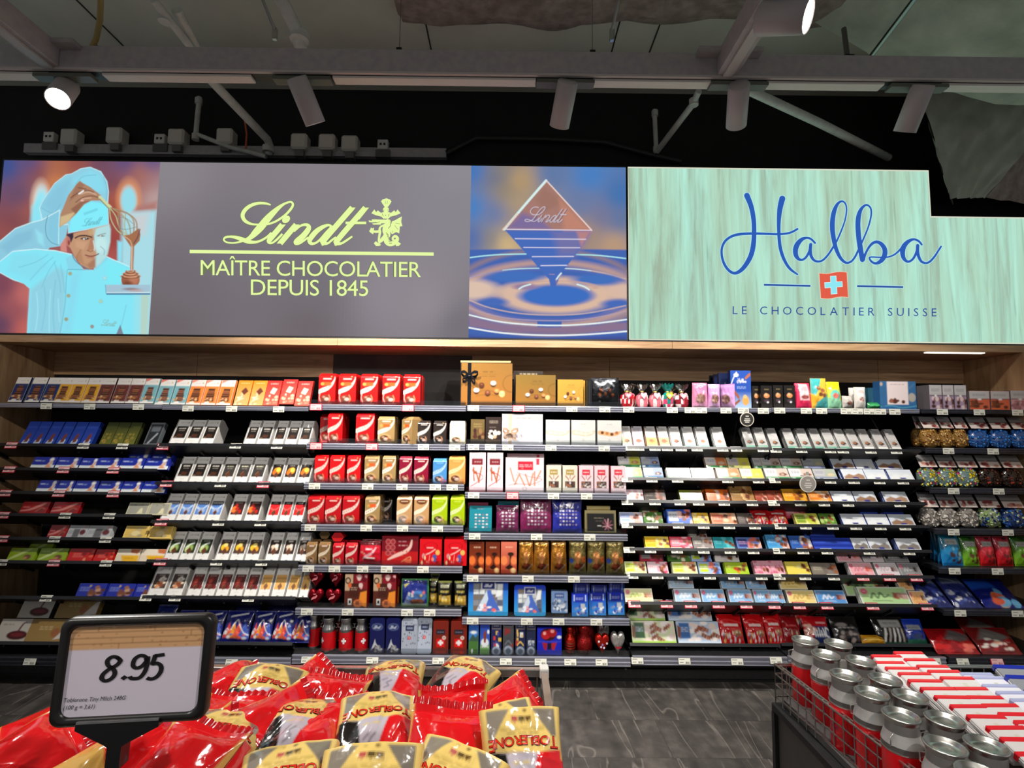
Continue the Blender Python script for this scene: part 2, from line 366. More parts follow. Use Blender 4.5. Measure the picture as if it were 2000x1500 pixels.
# ------------------------------------------------------------------ printed pictures: colours computed per point
def _sd(X, Y, pts):
    d = np.full(X.shape, 1e9); ins = np.zeros(X.shape, bool); n = len(pts)
    for i in range(n):
        x0, y0 = pts[i]; x1, y1 = pts[(i+1) % n]
        ex, ey = x1-x0, y1-y0; l = ex*ex+ey*ey or 1e-9
        t = np.clip(((X-x0)*ex+(Y-y0)*ey)/l, 0, 1)
        d = np.minimum(d, (X-x0-t*ex)**2+(Y-y0-t*ey)**2)
        if y0 != y1:
            c = (y0 > Y) != (y1 > Y); ins ^= c & (X < (x1-x0)*(Y-y0)/(y1-y0)+x0)
    d = np.sqrt(d)
    return np.where(ins, -d, d)
class Ras:
    def __init__(self, X, Y, bg, soft):
        self.X, self.Y = X, Y; self.I = np.empty(X.shape+(3,)); self.I[:] = H(bg); self.soft = soft
    def mix(self, m, c):
        m = m[..., None]; self.I = self.I*(1-m)+np.array(H(c))*m; return self
    def poly(self, pts, c, soft=None, a=1.0):
        s = soft or self.soft; xs = [p[0] for p in pts]; ys = [p[1] for p in pts]
        B = (self.X > min(xs)-s) & (self.X < max(xs)+s) & (self.Y > min(ys)-s) & (self.Y < max(ys)+s)
        if not B.any(): return self
        m = np.zeros(self.X.shape); m[B] = np.clip(0.5-_sd(self.X[B], self.Y[B], pts)/s, 0, 1)*a
        return self.mix(m, c)
    def rect(self, x0, y0, x1, y1, c, soft=None, a=1.0): return self.poly([(x0, y0), (x1, y0), (x1, y1), (x0, y1)], c, soft, a)
    def ell(self, cx, cy, rx, ry, c, soft=None, a=1.0, rot=0.0):
        s = soft or self.soft; dx, dy = self.X-cx, self.Y-cy
        if rot:
            ca, sa = math.cos(rot), math.sin(rot); dx, dy = dx*ca+dy*sa, -dx*sa+dy*ca
        r = np.sqrt((dx/rx)**2+(dy/ry)**2)
        return self.mix(np.clip(0.5-(r-1)*min(rx, ry)/s, 0, 1)*a, c)
    def ring(self, cx, cy, rx, ry, w, c, soft=None, a=1.0, cond=None):
        s = soft or self.soft; r = np.sqrt(((self.X-cx)/rx)**2+((self.Y-cy)/ry)**2)
        d = np.abs(r-1)*np.sqrt(((self.X-cx)/np.maximum(r, 1e-6)/rx)**2*ry**2+((self.Y-cy)/np.maximum(r, 1e-6)/ry)**2*rx**2+1e-9)*0+np.abs(r-1)*min(rx, ry)
        m = np.clip(0.5-(d-w/2)/s, 0, 1)*a
        if cond is not None: m = m*cond
        return self.mix(m, c)
    def line(self, pts, w, c, soft=None, a=1.0, sub=4):
        s = soft or self.soft
        q = smooth_stroke([(p[0], p[1], p[2] if len(p) > 2 else w) for p in pts], sub)
        mw = max(p[2] for p in q); xs = [p[0] for p in q]; ys = [p[1] for p in q]
        B = (self.X > min(xs)-mw-s) & (self.X < max(xs)+mw+s) & (self.Y > min(ys)-mw-s) & (self.Y < max(ys)+mw+s)
        if not B.any(): return self
        X, Y = self.X[B], self.Y[B]; best = np.full(X.shape, 1e9)
        for (x0, y0, w0), (x1, y1, w1) in zip(q[:-1], q[1:]):
            ex, ey = x1-x0, y1-y0; l = ex*ex+ey*ey or 1e-9
            t = np.clip(((X-x0)*ex+(Y-y0)*ey)/l, 0, 1)
            best = np.minimum(best, np.hypot(X-x0-t*ex, Y-y0-t*ey)-(w0+(w1-w0)*t)/2)
        m = np.zeros(self.X.shape); m[B] = np.clip(0.5-best/s, 0, 1)*a
        return self.mix(m, c)
    def rbf(self, pts, p=3.0, eps=400):
        num = np.zeros(self.I.shape); den = np.zeros(self.X.shape)
        for x, y, c in pts:
            w = 1/(((self.X-x)**2+(self.Y-y)**2)+eps)**(p/2)
            num += w[..., None]*np.array(H(c)); den += w
        self.I = num/den[..., None]; return self
    def vgrad(self, y0, y1, c0, c1, a=1.0):
        t = np.clip((self.Y-y0)/(y1-y0), 0, 1)[..., None]; g = np.array(H(c0))*(1-t)+np.array(H(c1))*t
        self.I = self.I*(1-a)+g*a; return self
def picture(mb, P, I, mat):
    """P (ny, nx, 3) points, I (ny, nx, 3) colours at the points -> grid with point-blended colour (stored per corner)"""
    ny, nx = I.shape[:2]; base = len(mb.v)
    mb.v.extend(map(tuple, P.reshape(-1, 3).tolist()))
    C = 0.25*(I[:-1, :-1]+I[1:, :-1]+I[:-1, 1:]+I[1:, 1:])
    for j in range(ny-1):
        for i in range(nx-1):
            a = base+j*nx+i
            mb.f.append((a, a+1, a+nx+1, a+nx)); mb.c.append(tuple(C[j, i])); mb.m.append(mat); mb.sm.append(True)
# ================================================================== the room
YS = 3.178                      # plane of the lightboxes and of the top shelf fronts
YB = 3.60                       # back of the wall unit
ZB, ZT = 2.043, 3.164           # lightbox bottom and top
ZCEIL = 3.86
def struct(name, mb):
    o = mb.build(name); o['kind'] = 'structure'; return o
mb = MB(); mb.box(-5, -2.5, -0.05, 5, 3.72, 0.0, '#555555', 'slate'); struct('floor', mb)
mb = MB(); mb.box(-5, 3.72, 0.0, 5, 3.85, ZCEIL, '#111111', 'black_wall'); struct('wall_back', mb)
mb = MB(); mb.box(-5, -2.5, ZCEIL, 5, 3.85, ZCEIL+0.06, '#888888', 'ceiling_panel'); struct('ceiling', mb)
# seams between the ceiling panels
mb = MB()
for x in (-2.46, -0.52, 0.62, 0.86): mb.box(x-0.004, -2.5, ZCEIL-0.004, x+0.004, 3.3, ZCEIL, '#2c2b28', 'matte')
mb.box(-5, 1.62, ZCEIL-0.003, 5, 1.63, ZCEIL, '#3a3935', 'matte')
o = struct('trim_1', mb)
# black bulkhead behind and above the lightboxes
mb = MB(); mb.box(-5, 3.46, 2.06, 5, 3.719, ZCEIL-0.001, '#111111', 'black_wall'); struct('wall_bulkhead', mb)
# sprayed fireproofing: lumpy bands and the column head
def lumpy(name, fn, nx, ny, mat, seed):
    rnd = random.Random(seed); mb = MB(); V = []
    ph = [(rnd.uniform(4, 16), rnd.uniform(4, 16), rnd.uniform(0, 6), rnd.uniform(.3, 1)) for _ in range(7)]
    for j in range(ny+1):
        for i in range(nx+1):
            u, v = i/nx, j/ny; p, n, amp = fn(u, v)
            d = sum(a*math.sin(fx*u*3+fy*v*2+q) for fx, fy, q, a in ph)/4
            V.append(tuple(p[k]+n[k]*amp*d for k in range(3)))
    F = [(j*(nx+1)+i, j*(nx+1)+i+1, (j+1)*(nx+1)+i+1, (j+1)*(nx+1)+i) for j in range(ny) for i in range(nx)]
    mb.faces(V, F, '#888888', mat, True); return mb
def lerp(a, b, t): return tuple(a[k]+(b[k]-a[k])*t for k in range(3))
def quad_fn(a, b, c, d, n, amp): return lambda u, v: (lerp(lerp(a, b, u), lerp(d, c, u), v), n, amp)
# brown sprayed band across the ceiling in front of the panels
def band(u, v):
    a = 2*math.pi*v*0.5
    return ((-0.65+u*3.4, 2.60-0.24*math.cos(a)+0.03*math.sin(9*u)+0.02*math.sin(31*u), ZCEIL+0.03-0.10*math.sin(a)), (0, 0.3, -1), 0.03)
o = struct('beam_sprayed', lumpy('b', band, 60, 8, 'sprayed', 2))
def band2(u, v):
    a = math.pi*v
    return ((1.66-0.03*math.cos(a)+v*2.4, 0.8+u*1.95, ZCEIL+0.05-0.55*math.sin(min(1, v*2.2)*math.pi/2)), (0.3, 0, -1), 0.035)
o = struct('beam_concrete', lumpy('b', band2, 40, 18, 'concrete', 5))
# column head, an upturned wedge above the right lightbox
A1 = at(1790, 150, 2.95); A2 = at(2120, 150, 2.95); B1 = at(1856, 388, 3.12); B2 = at(1926, 386, 3.12)
C1 = at(1790, 150, 3.44); C2 = at(2130, 150, 3.44); D1 = at(1862, 400, 3.44); D2 = at(2150, 420, 3.44); A3 = at(2010, 275, 3.0)
mb = lumpy('c', quad_fn(A1, A2, B2, B1, (0, -1, 0), 0.02), 24, 30, 'concrete', 7)
q2 = lumpy('c', quad_fn(C1, A1, B1, D1, (-1, 0, 0), 0.015), 10, 24, 'concrete', 8)
q3 = lumpy('c', quad_fn(A2, C2, D2, B2, (1, 0, -.5), 0.015), 10, 24, 'sprayed', 9)
for q in (q2, q3): mb.faces(q.v, q.f, '#888888', q.m[0], True)
struct('column_head', mb)

# ================================================================== lightbox signs
def plane(Y): return lambda x, y: at(x, y, Y)
S1 = plane(YS-0.0015)
X0, X1, X2, X3, X4 = -3.2645, -2.2645, -0.2645, 0.7355, 0.7425
# --- left lightbox
sg = empty('lightbox_sign', ((X0+X3)/2, YS+0.05, ZB)); tag(sg, 'wide backlit sign with chef photo, gold lettering and dripping chocolate square', 'sign')
def under(root):      # parent that keeps world coordinates
    return root
def pbuild(mb, name, root):
    o = mb.build(name); o.parent = root; o.matrix_parent_inverse = Matrix.Translation(root.location).inverted() if root.rotation_euler[2] == 0 and root.rotation_euler[0] == 0 else root.matrix_basis.inverted(); return o
mb = MB(); mb.box(X0-0.012, YS+0.002, ZB-0.012, X3+0.002, YS+0.12, ZT+0.012, '#141312', 'plastic')
pbuild(mb, 'housing', sg)
# chef photograph
def grid_plane(xa, xb, za, zb, nx, ny, Y):
    gx, gz = np.meshgrid(np.linspace(xa, xb, nx), np.linspace(zb, za, ny))
    P = np.stack([gx, np.full_like(gx, Y), gz], -1); px, py = to_px(gx, Y, gz)
    return P, px, py
LINDT = [ # letters traced in a 12.5 px grid: x = 430 + X/12.5, y = 380 + Y/12.5
 [(1235,250,35),(1100,215,60),(950,210,70),(800,245,80),(680,310,90),(590,400,95),(548,500,98),(575,600,90),(655,675,75),(780,722,55),(900,732,45),(1130,726,48),(1300,680,52),(1450,600,55),(1600,490,58),(1720,360,62),(1775,260,58),(1755,195,52),(1690,182,50),(1560,230,60),(1420,330,100),(1270,470,145),(1130,620,175),(1000,780,185),(870,920,165),(760,1030,120),(660,1090,80),(540,1135,55),(400,1172,42),(280,1182,38),(150,1160,42),(88,1105,42),(130,1045,55),(250,1028,58),(400,1050,85),(550,1100,105),(680,1145,105),(800,1163,75),(920,1150,58),(1050,1095,55),(1160,1020,52),(1250,930,50)],
 [(1515,735,132),(1350,930,135),(1215,1090,132),(1190,1155,95),(1255,1185,50),(1370,1110,55),(1520,960,55)],
 [(1855,735,135),(1465,1192,135)],
 [(1800,900,50),(1950,770,55),(2080,735,70),(2160,770,95),(2145,860,130),(2025,1010,140),(1885,1130,138),(1845,1180,105),(1930,1190,65),(2050,1120,50),(2150,1045,50)],
 [(2720,790,70),(2655,745,58),(2530,780,90),(2370,880,120),(2240,1020,130),(2185,1120,115),(2215,1190,85),(2310,1190,58),(2430,1110,58),(2580,950,75),(2720,790,60)],
 [(3225,318,135),(2540,1110,132),(2545,1180,105),(2630,1188,58),(2730,1110,52),(2830,1040,50)],
 [(3545,322,135),(2865,1110,132),(2868,1185,105),(2960,1192,60),(3095,1112,55),(3225,1020,45)],
 [(3060,692,62),(3565,692,62)],
]
def lindt_px(): # strokes in photograph pixels
    return [[(430+x/12.5, 380+y/12.5, w/12.5) for x, y, w in s] for s in LINDT]
def lindt_unit(): # strokes in a unit box, y up
    return [[((x-60)/3560, 1-(y-150)/1060*1.0, w/3560) for x, y, w in s] for s in LINDT]

def chef(P, px, py):
    X = px*4.053; Y = (py-300)*4.053
    r = Ras(X, Y, '#555555', 5.0)
    r.rbf([(60,100,'#2f5394'),(250,80,'#4a5088'),(150,330,'#604c6c'),(100,550,'#7c4850'),(60,640,'#9a5450'),(300,150,'#84484a'),(450,100,'#ae6848'),(430,230,'#d98a50'),(600,80,'#985048'),(800,80,'#6a4a60'),(1000,80,'#464884'),(1200,60,'#50508a'),(900,250,'#64405a'),(900,420,'#a04a38'),(1150,250,'#a86a60'),(1220,330,'#c4b0ac'),(1230,250,'#a08088'),(1100,170,'#b06a50'),(950,330,'#c06844'),(240,450,'#a05a50'),(30,1050,'#744458'),(200,1120,'#c8706a'),(20,1350,'#4c3e5c'),(200,1380,'#c8685c'),(120,1250,'#94525a'),(880,700,'#98403a'),(880,800,'#b05a54')], 3.2, 9000)
    r.ell(325,400,75,170,'#e8c8b4',50); r.ell(330,420,55,150,'#9fe6f4',35)
    r.poly([(255,420),(320,330),(330,560),(240,560)],'#8fe4f4',40)
    r.ell(1020,365,88,150,'#e09a6c',60); r.ell(1018,372,62,112,'#96dcea',30)
    r.poly([(1090,420),(1240,380),(1235,440),(1050,470)],'#b07a74',40)
    r.poly([(965,470),(1240,450),(1190,1440),(950,1440)],'#a9dce6',40); r.poly([(1040,480),(1180,470),(1150,640),(1060,640)],'#c8d0d4',60)
    r.poly([(930,690),(970,700),(960,900),(930,860)],'#90dff0',20)
    hat=[(310,430),(335,375),(430,235),(520,165),(565,158),(640,116),(715,105),(800,140),(850,220),(862,300),(855,400),(862,560),(700,600),(538,632),(540,560),(330,520)]
    r.poly(hat,'#c8ecf2',4); r.poly([(316,430),(340,378),(432,240),(522,170),(566,163),(642,122),(714,111),(796,146),(845,222),(856,300),(849,400),(856,556),(700,594),(543,626),(545,560),(336,514)],'#8fd0e4',4)
    r.poly([(560,220),(715,130),(800,170),(840,300),(700,300),(600,240)],'#8adcf0',40,.8); r.poly([(340,400),(440,260),(560,200),(520,420),(400,480)],'#86c4dc',50,.8)
    r.poly([(620,430),(720,380),(850,400),(855,556),(700,592),(543,624),(560,520)],'#84ecfa',14); r.poly([(660,470),(770,430),(775,450),(665,490)],'#6cc8dc',6,.6)
    for s in lindt_unit(): r.line([(648+ x*165+0*y, 580-y*62-x*28, w*150) for x, y, w in s], 3, '#5a9aa8', 4, .8, 2)
    for a_ in ([(330,430),(420,470),(480,400)],[(600,240),(660,180),(760,170)],[(820,180),(845,280),(840,380)]): r.line(a_,6,'#74b4c8',8,.7)
    sl=[(-80,730),(0,690),(60,640),(120,590),(240,545),(330,522),(475,442),(478,560),(540,556),(508,700),(470,726),(390,738),(370,770),(250,800),(0,890),(-80,900)]
    r.poly(sl,'#d0f0f4',5); r.poly([(p[0]+2,p[1]+7) for p in sl],'#8ecbe0',5)
    r.poly([(0,740),(120,640),(260,600),(250,680),(60,790)],'#84bcd6',40,.8); r.poly([(280,600),(340,640),(350,740),(300,700)],'#9ae4f2',25,.8)
    r.line([(378,490),(360,580),(372,660),(410,705),(460,722)],5,'#5a90a4',4); r.poly([(395,500),(470,455),(470,700),(430,705),(380,640)],'#86c8e0',10,.8); r.line([(472,450),(466,560),(464,715)],6,'#c4f2f8',5)
    r.poly([(478,720),(520,660),(530,780),(480,770)],'#d08a80',10)
    to=[(-80,880),(0,850),(100,770),(280,752),(440,765),(570,795),(605,850),(660,915),(740,918),(840,810),(900,838),(960,862),(1025,892),(1030,1000),(1080,1120),(1090,1440),(213,1440),(236,1070),(190,1030),(100,1000),(0,945),(-80,900)]
    r.poly(to,'#d8f4f8',5); r.poly([(p[0],p[1]+(7 if p[1]<930 else -6 if p[0]<150 else 0)) if True else p for p in to],'#86e6f6',5)
    r.poly([(240,1080),(330,1000),(450,900),(520,930),(515,1200),(480,1440),(222,1440)],'#92d0e2',40,.9); r.poly([(100,800),(300,790),(400,900),(240,1000),(60,930)],'#88dcee',50,.7)
    r.poly([(560,960),(640,930),(560,1420),(490,1430)],'#8ad8ec',50,.7); r.poly([(850,850),(1000,900),(1020,1030),(840,1030)],'#7cecf6',40,.8)
    for a_ in ([(150,900),(280,860),(380,800)],[(240,1000),(330,900),(420,820)],[(330,1060),(380,940),(440,850)],[(430,860),(470,1000),(480,1100)],[(330,1400),(360,1200),(350,1050)],[(430,1420),(420,1200),(440,1000)],[(480,880),(500,1000),(510,1100)],[(1000,1200),(960,1360),(940,1430)]): r.line(a_,6,'#74bcd2',8,.7)
    for a_ in ([(280,1400),(300,1250),(290,1100)],[(390,1420),(390,1250),(400,1080)],[(470,1330),(460,1150)]): r.line(a_,8,'#a8ecf6',8,.7)
    r.poly([(575,800),(605,850),(660,915),(540,916),(520,830)],'#8ad6ea',10); r.line([(572,795),(590,840),(640,885),(700,915)],6,'#4c7f96',4); r.line([(535,918),(745,920)],5,'#5aa0b4',4)
    r.line([(532,925),(522,1050),(516,1180),(490,1340),(475,1420)],4,'#64aabe',5)
    r.poly([(740,905),(840,815),(860,830),(760,920)],'#86dcee',8)
    face=[(520,655),(556,640),(700,600),(866,558),(872,690),(852,790),(805,860),(745,905),(705,912),(640,880),(585,805),(556,745),(522,720)]
    r.poly(face,'#c39676',5)
    r.poly([(735,598),(866,560),(876,600),(872,700),(850,800),(800,868),(755,900),(750,830),(765,790),(745,700)],'#b4dfe2',16)
    r.poly([(700,610),(760,590),(750,640),(700,640)],'#c8a47c',16,.8); r.poly([(720,660),(742,640),(748,760),(690,770)],'#b07a60',12,.8)
    r.poly([(590,820),(640,760),(660,860),(690,890),(640,870)],'#b48464',20,.8); r.poly([(600,690),(690,700),(660,760),(600,740)],'#d0a280',20,.8)
    r.ell(800,720,45,60,'#c8ecec',30,.8); r.poly([(690,880),(760,820),(755,900),(705,910)],'#a06c56',20,.7)
    r.poly([(528,640),(580,628),(582,660),(562,705),(545,680)],'#3c3444',6); r.ell(540,695,17,38,'#c0746a',6); r.ell(545,705,8,20,'#8a4440',5)
    r.line([(596,668),(630,652),(680,650),(725,662)],11,'#40302c',5); r.ell(672,673,34,9,'#2c2424',5); r.ell(664,675,8,5,'#f4f4f4',3); r.ell(682,670,4,4,'#e8e8e8',3)
    r.line([(770,652),(800,640),(836,632)],7,'#8a8078',5,.8); r.ell(803,652,26,6,'#6a6058',4,.8); r.ell(795,652,7,4,'#f4e8e0',3)
    r.line([(738,690),(748,740),(745,765)],7,'#e0f0ec',6,.8); r.line([(690,765),(715,775),(738,768)],6,'#7e4c3c',4,.8)
    r.line([(676,803),(710,812),(750,808),(782,792)],8,'#80403a',4); r.line([(690,822),(740,824)],9,'#b06c60',6,.7)
    r.line([(640,760),(610,810),(618,850)],5,'#9a6a50',6,.7); r.line([(795,735),(826,765),(822,800)],6,'#7ea8ac',5,.8)
    hand=[(612,235),(632,215),(660,235),(715,265),(760,300),(800,330),(790,372),(720,372),(670,400),(600,480),(545,535),(468,585),(478,480),(520,380),(540,330)]
    r.poly(hand,'#b0866a',5); r.poly([(470,580),(480,500),(600,460),(545,535)],'#d8c090',12,.8); r.poly([(600,480),(660,400),(720,372),(640,380),(560,440)],'#8c5e4c',10,.8)
    r.poly([(600,250),(632,222),(670,250),(610,330),(550,380)],'#a0745c',12,.9)
    for a_ in ([(560,350),(620,310),(690,290),(740,305)],[(600,385),(660,345),(730,335),(785,350)],[(620,270),(680,280)]): r.line(a_,7,'#6e4438',5,.85)
    for a_ in ([(640,320),(700,305),(760,325)],[(650,360),(720,350)]): r.line(a_,9,'#d8b49c',7,.8)
    r.line([(625,318),(660,295)],11,'#f2f6f6',4); r.ell(650,372,14,7,'#f0b8b0',4)
    for bx,by,cc in ((556,950,'#a8aa84'),(543,1126,'#a8a884'),(525,1312,'#a0a078'),(730,1370,'#9a9490'),(830,985,'#a8e0e4'),(798,1170,'#a8d4b8')): r.ell(bx,by,18,18,'#8fc8d4',4,.7); r.ell(bx-1,by-1,14,14,cc,4)
    for s in lindt_unit(): r.line([(800+x*125, 1362-y*50+x*6, 3) for x, y, w in s], 3, '#8a9a80', 4, .9, 2)
    r.line([(792,345),(830,385),(872,425)],26,'#cfd6a8',5); r.line([(790,360),(825,398),(862,436)],8,'#8a8048',4)
    W1=[[(870,430),(880,520),(930,610),(1000,660)],[(872,430),(950,450),(1020,480),(1060,540),(1055,640)],[(872,430),(1000,470),(1075,530),(1085,620)],[(875,435),(920,500),(945,580),(1010,655)],[(900,440),(1000,520),(1030,600),(1030,660)],[(940,470),(940,560),(970,640)],[(990,480),(985,580),(1010,650)]]
    for i,a_ in enumerate(W1): r.line(a_,10,'#7c6a48',4,.8); r.line([(p[0]-2,p[1]-2) for p in a_],5,('#d8e4b4','#c0b08c','#b89878')[i%3],4,.9)
    for a_ in ([(930,500),(1000,515),(1060,560)],[(930,590),(1000,600),(1080,580)]): r.line(a_,4,'#5a7a80',4,.8)
    r.poly([(975,650),(1030,640),(1100,590),(1112,640),(1105,690),(1062,735),(1055,925),(1030,925),(1036,740)],'#a47050',6)
    r.line([(1045,740),(1042,920)],8,'#e8c8b0',5); r.line([(985,655),(1030,690),(1045,735)],7,'#e0b088',5); r.line([(1108,600),(1090,660),(1060,710)],9,'#5a4458',5,.8)
    r.ell(1033,998,76,76,'#d8ecec',5,.7); r.ell(1033,998,73,73,'#9c5f48',5); r.ell(1060,990,40,50,'#c08064',30,.8); r.ell(1010,1035,40,24,'#74402e',24,.8)
    for yy,ww in ((925,34),(945,52),(965,66)): r.ring(1033,yy,ww,14,6,'#e8b48c',4,.9,(Y>yy-4)); r.ring(1033,yy+7,ww,14,5,'#6e3c2c',4,.8,(Y>yy))
    r.poly([(833,1038),(1190,1038),(1188,1098),(842,1102)],'#a4c4d6',5); r.ell(1035,1072,60,10,'#8a6a68',10,.8); r.ell(1080,1085,50,12,'#c89a90',14,.6); r.poly([(840,1098),(1190,1096),(1188,1104),(842,1106)],'#dff4f8',4); r.poly([(840,1104),(1190,1104),(1188,1118),(842,1118)],'#5084a8',4); r.line([(834,1038),(840,1104)],4,'#6090a8',4)
    r.poly([(1118,1120),(1178,1120),(1165,1440),(1112,1440)],'#b4d4c8',6); r.poly([(1060,1120),(1112,1120),(1106,1440),(1050,1440)],'#96e2ee',10,.8)
    r.poly([(952,1355),(980,1440),(915,1440)],'#7c8696',6)
    return r.I
P, px, py = grid_plane(X0, X1, ZB, ZT, 310, 345, YS)
mb = MB(); picture(mb, P, chef(P, px, py), 'backlit'); pbuild(mb, 'chef_photo', sg)
# grey lettered panel
P, px, py = grid_plane(X1, X2, ZB, ZT, 90, 60, YS)
r = Ras(px, py, '#7c767b', 40); r.rbf([(330,330,'#8a858a'),(620,330,'#857f85'),(900,330,'#8d8a92'),(330,640,'#6c6468'),(600,640,'#70686c'),(900,640,'#77727a'),(450,480,'#78727a'),(760,570,'#8f8890'),(830,590,'#938c92'),(600,560,'#767078'),(360,560,'#736d73'),(880,420,'#8a868e'),(600,420,'#817b82')], 2.6)
mb = MB(); picture(mb, P, r.I, 'backlit'); pbuild(mb, 'grey_panel', sg)
GOLD = '#e6fba4'
mb = MB()
for i, s in enumerate(lindt_px()): mb.ribbon(s, plane(YS-0.0012), '#6f7a58', 'backlit', grow=1.0)
for i, s in enumerate(lindt_px()): mb.ribbon(s, plane(YS-0.002), GOLD, 'backlit')
S2 = plane(YS-0.002); S1b = plane(YS-0.0012)
Zq = lambda X, Y: (430+X/12.5, 380+Y/12.5)
for Sx, g, cc in ((S1b, 12, '#6f7a58'), (S2, 0, GOLD)):
    for q in ([(1430-g,730-g),(1605+g,730-g),(1480,880),(1310,880)], [(1770-g,730-g),(1942+g,730-g),(1700,1020),(1520,1020)], [(1560,1000),(1710,1000),(1550,1195+g),(1378-g,1195+g)], [(3140-g,315-g),(3310+g,315-g),(3060,610),(2900,610)], [(3465-g,318-g),(3635+g,318-g),(3400,610),(3225,610)]):
        mb.face([Sx(*Zq(*p)) for p in q], cc, 'backlit')
    mb.face([Sx(*Zq(1610+(108+g)*math.cos(t)*.77+(82+g)*math.sin(t)*.62, 605-(108+g)*math.cos(t)*.62+(82+g)*math.sin(t)*.77)) for t in [k*math.pi/14 for k in range(28)]], cc, 'backlit')
pbuild(mb, 'script_lettering', sg)
mb = MB(); mb.face([S2(370.5,488), S2(847,493), S2(847,499.5), S2(370.5,494.5)], GOLD, 'backlit'); pbuild(mb, 'rule', sg)
mb = MB()
def px_text(mb, s, x0, yb0, x1, yb1, cap, S, col, outl=None, **kw):
    """line of capitals: baseline from (x0, yb0) to (x1, yb1), height cap, in photograph pixels"""
    f = lambda Sx: (lambda u, v: Sx(u, yb0+(yb1-yb0)*(u-x0)/(x1-x0)-v))
    if outl: put_text(mb, s, (x0, 0, x1, cap), f(outl[0]), outl[1], 'backlit', **{**kw, 'bold': kw.get('bold', 0)+0.018})
    put_text(mb, s, (x0, 0, x1, cap), f(S), col, 'backlit', **kw)
px_text(mb, 'MAÎTRE CHOCOLATIER', 392, 537.5, 822, 541.5, 38, S2, GOLD, (S1b, '#6f7a58'), res=4, space=0.95)
px_text(mb, 'DEPUIS 1845', 490, 576.5, 719, 578.5, 31, S2, GOLD, (S1b, '#6f7a58'), res=4, space=0.95)
pbuild(mb, 'caption_lettering', sg)
# crest: winged dragon carrying a flower head
mb = MB(); D = lambda x, y: S2(715+x/13.64, 380+y/13.64); Dd = lambda x, y: plane(YS-0.0028)(715+x/13.64, 380+y/13.64)
def dp(pts, c=GOLD, S=D): mb.face([S(*p) for p in pts], c, 'backlit')
dp([(540,95),(590,120),(640,135),(678,185),(640,250),(585,330),(495,330),(440,250),(400,185),(430,135),(490,120)])
for sx in (-1, 1):
    dp([(530,440),(530+sx*110,480),(530+sx*130,490),(530+sx*220,420),(530+sx*260,470),(530+sx*310,395),(530+sx*390,500),(530+sx*270,550),(530+sx*120,590),(530+sx*70,640),(530,640)])
for k in range(1): dp([(530+82*math.cos(a), 400+72*math.sin(a)) for a in [i*math.pi/10 for i in range(20)]])
mb.ribbon([(600,660,90),(560,720,110),(480,715,100),(380,715,100),(250,695,70),(150,690,55)], D, GOLD, 'backlit'); dp([(70,685),(250,720),(230,745),(80,735)]); dp([(160,770),(400,740),(400,800),(190,800)])
mb.ribbon([(580,680,110),(600,780,150),(550,870,190),(530,960,190),(560,1060,180),(540,1160,150),(560,1260,150),(640,1310,140),(740,1290,120),(820,1220,100),(830,1150,80),(770,1110,70),(710,1160,60),(730,1220,50),(780,1200,40)], D, GOLD, 'backlit')
dp([(690,710),(760,690),(955,580),(935,720),(970,840),(900,850),(885,1035),(800,1000),(690,1060),(600,930),(660,860)])
mb.ribbon([(520,800,60),(400,850,50),(360,920,60),(370,1000,70),(350,1120,60),(340,1230,60),(360,1310,50)], D, GOLD, 'backlit')
mb.ribbon([(380,970,60),(280,990,70),(190,980,60)], D, GOLD, 'backlit'); dp([(80,970),(110,930),(130,875),(160,900),(210,880),(205,1000),(190,1060),(140,1030),(110,1010)])
dp([(480,1050),(500,1200),(420,1270),(340,1300),(360,1200),(430,1120)]); dp([(205,1300),(260,1240),(330,1300),(400,1340),(350,1370),(270,1375)]); dp([(780,1300),(860,1260),(930,1310),(870,1370),(800,1375)])
for i in range(7): mb.ribbon([(530+i*14,1010+i*48,14),(570+i*16,1050+i*42,14),(600+i*14,1080+i*34,10)], Dd, '#7c8a5c', 'backlit')
for a_ in ([(640,720,14),(650,820,16),(590,905,14)],[(780,760,10),(900,780,10)],[(760,820,10),(850,930,10)],[(700,960,8),(700,1030,8)],[(510,170,9),(520,250,9)],[(570,170,9),(560,250,9)],[(470,400,10),(480,440,8)],[(590,380,10),(580,430,8)],[(430,510,14),(460,580,12)],[(620,510,14),(590,580,12)],[(180,740,8),(300,745,8),(370,720,10)],[(520,540,20),(521,570,18)],[(755,1160,26),(765,1190,22)]): mb.ribbon(a_, Dd, '#7c8a5c', 'backlit')
pbuild(mb, 'dragon_crest', sg)
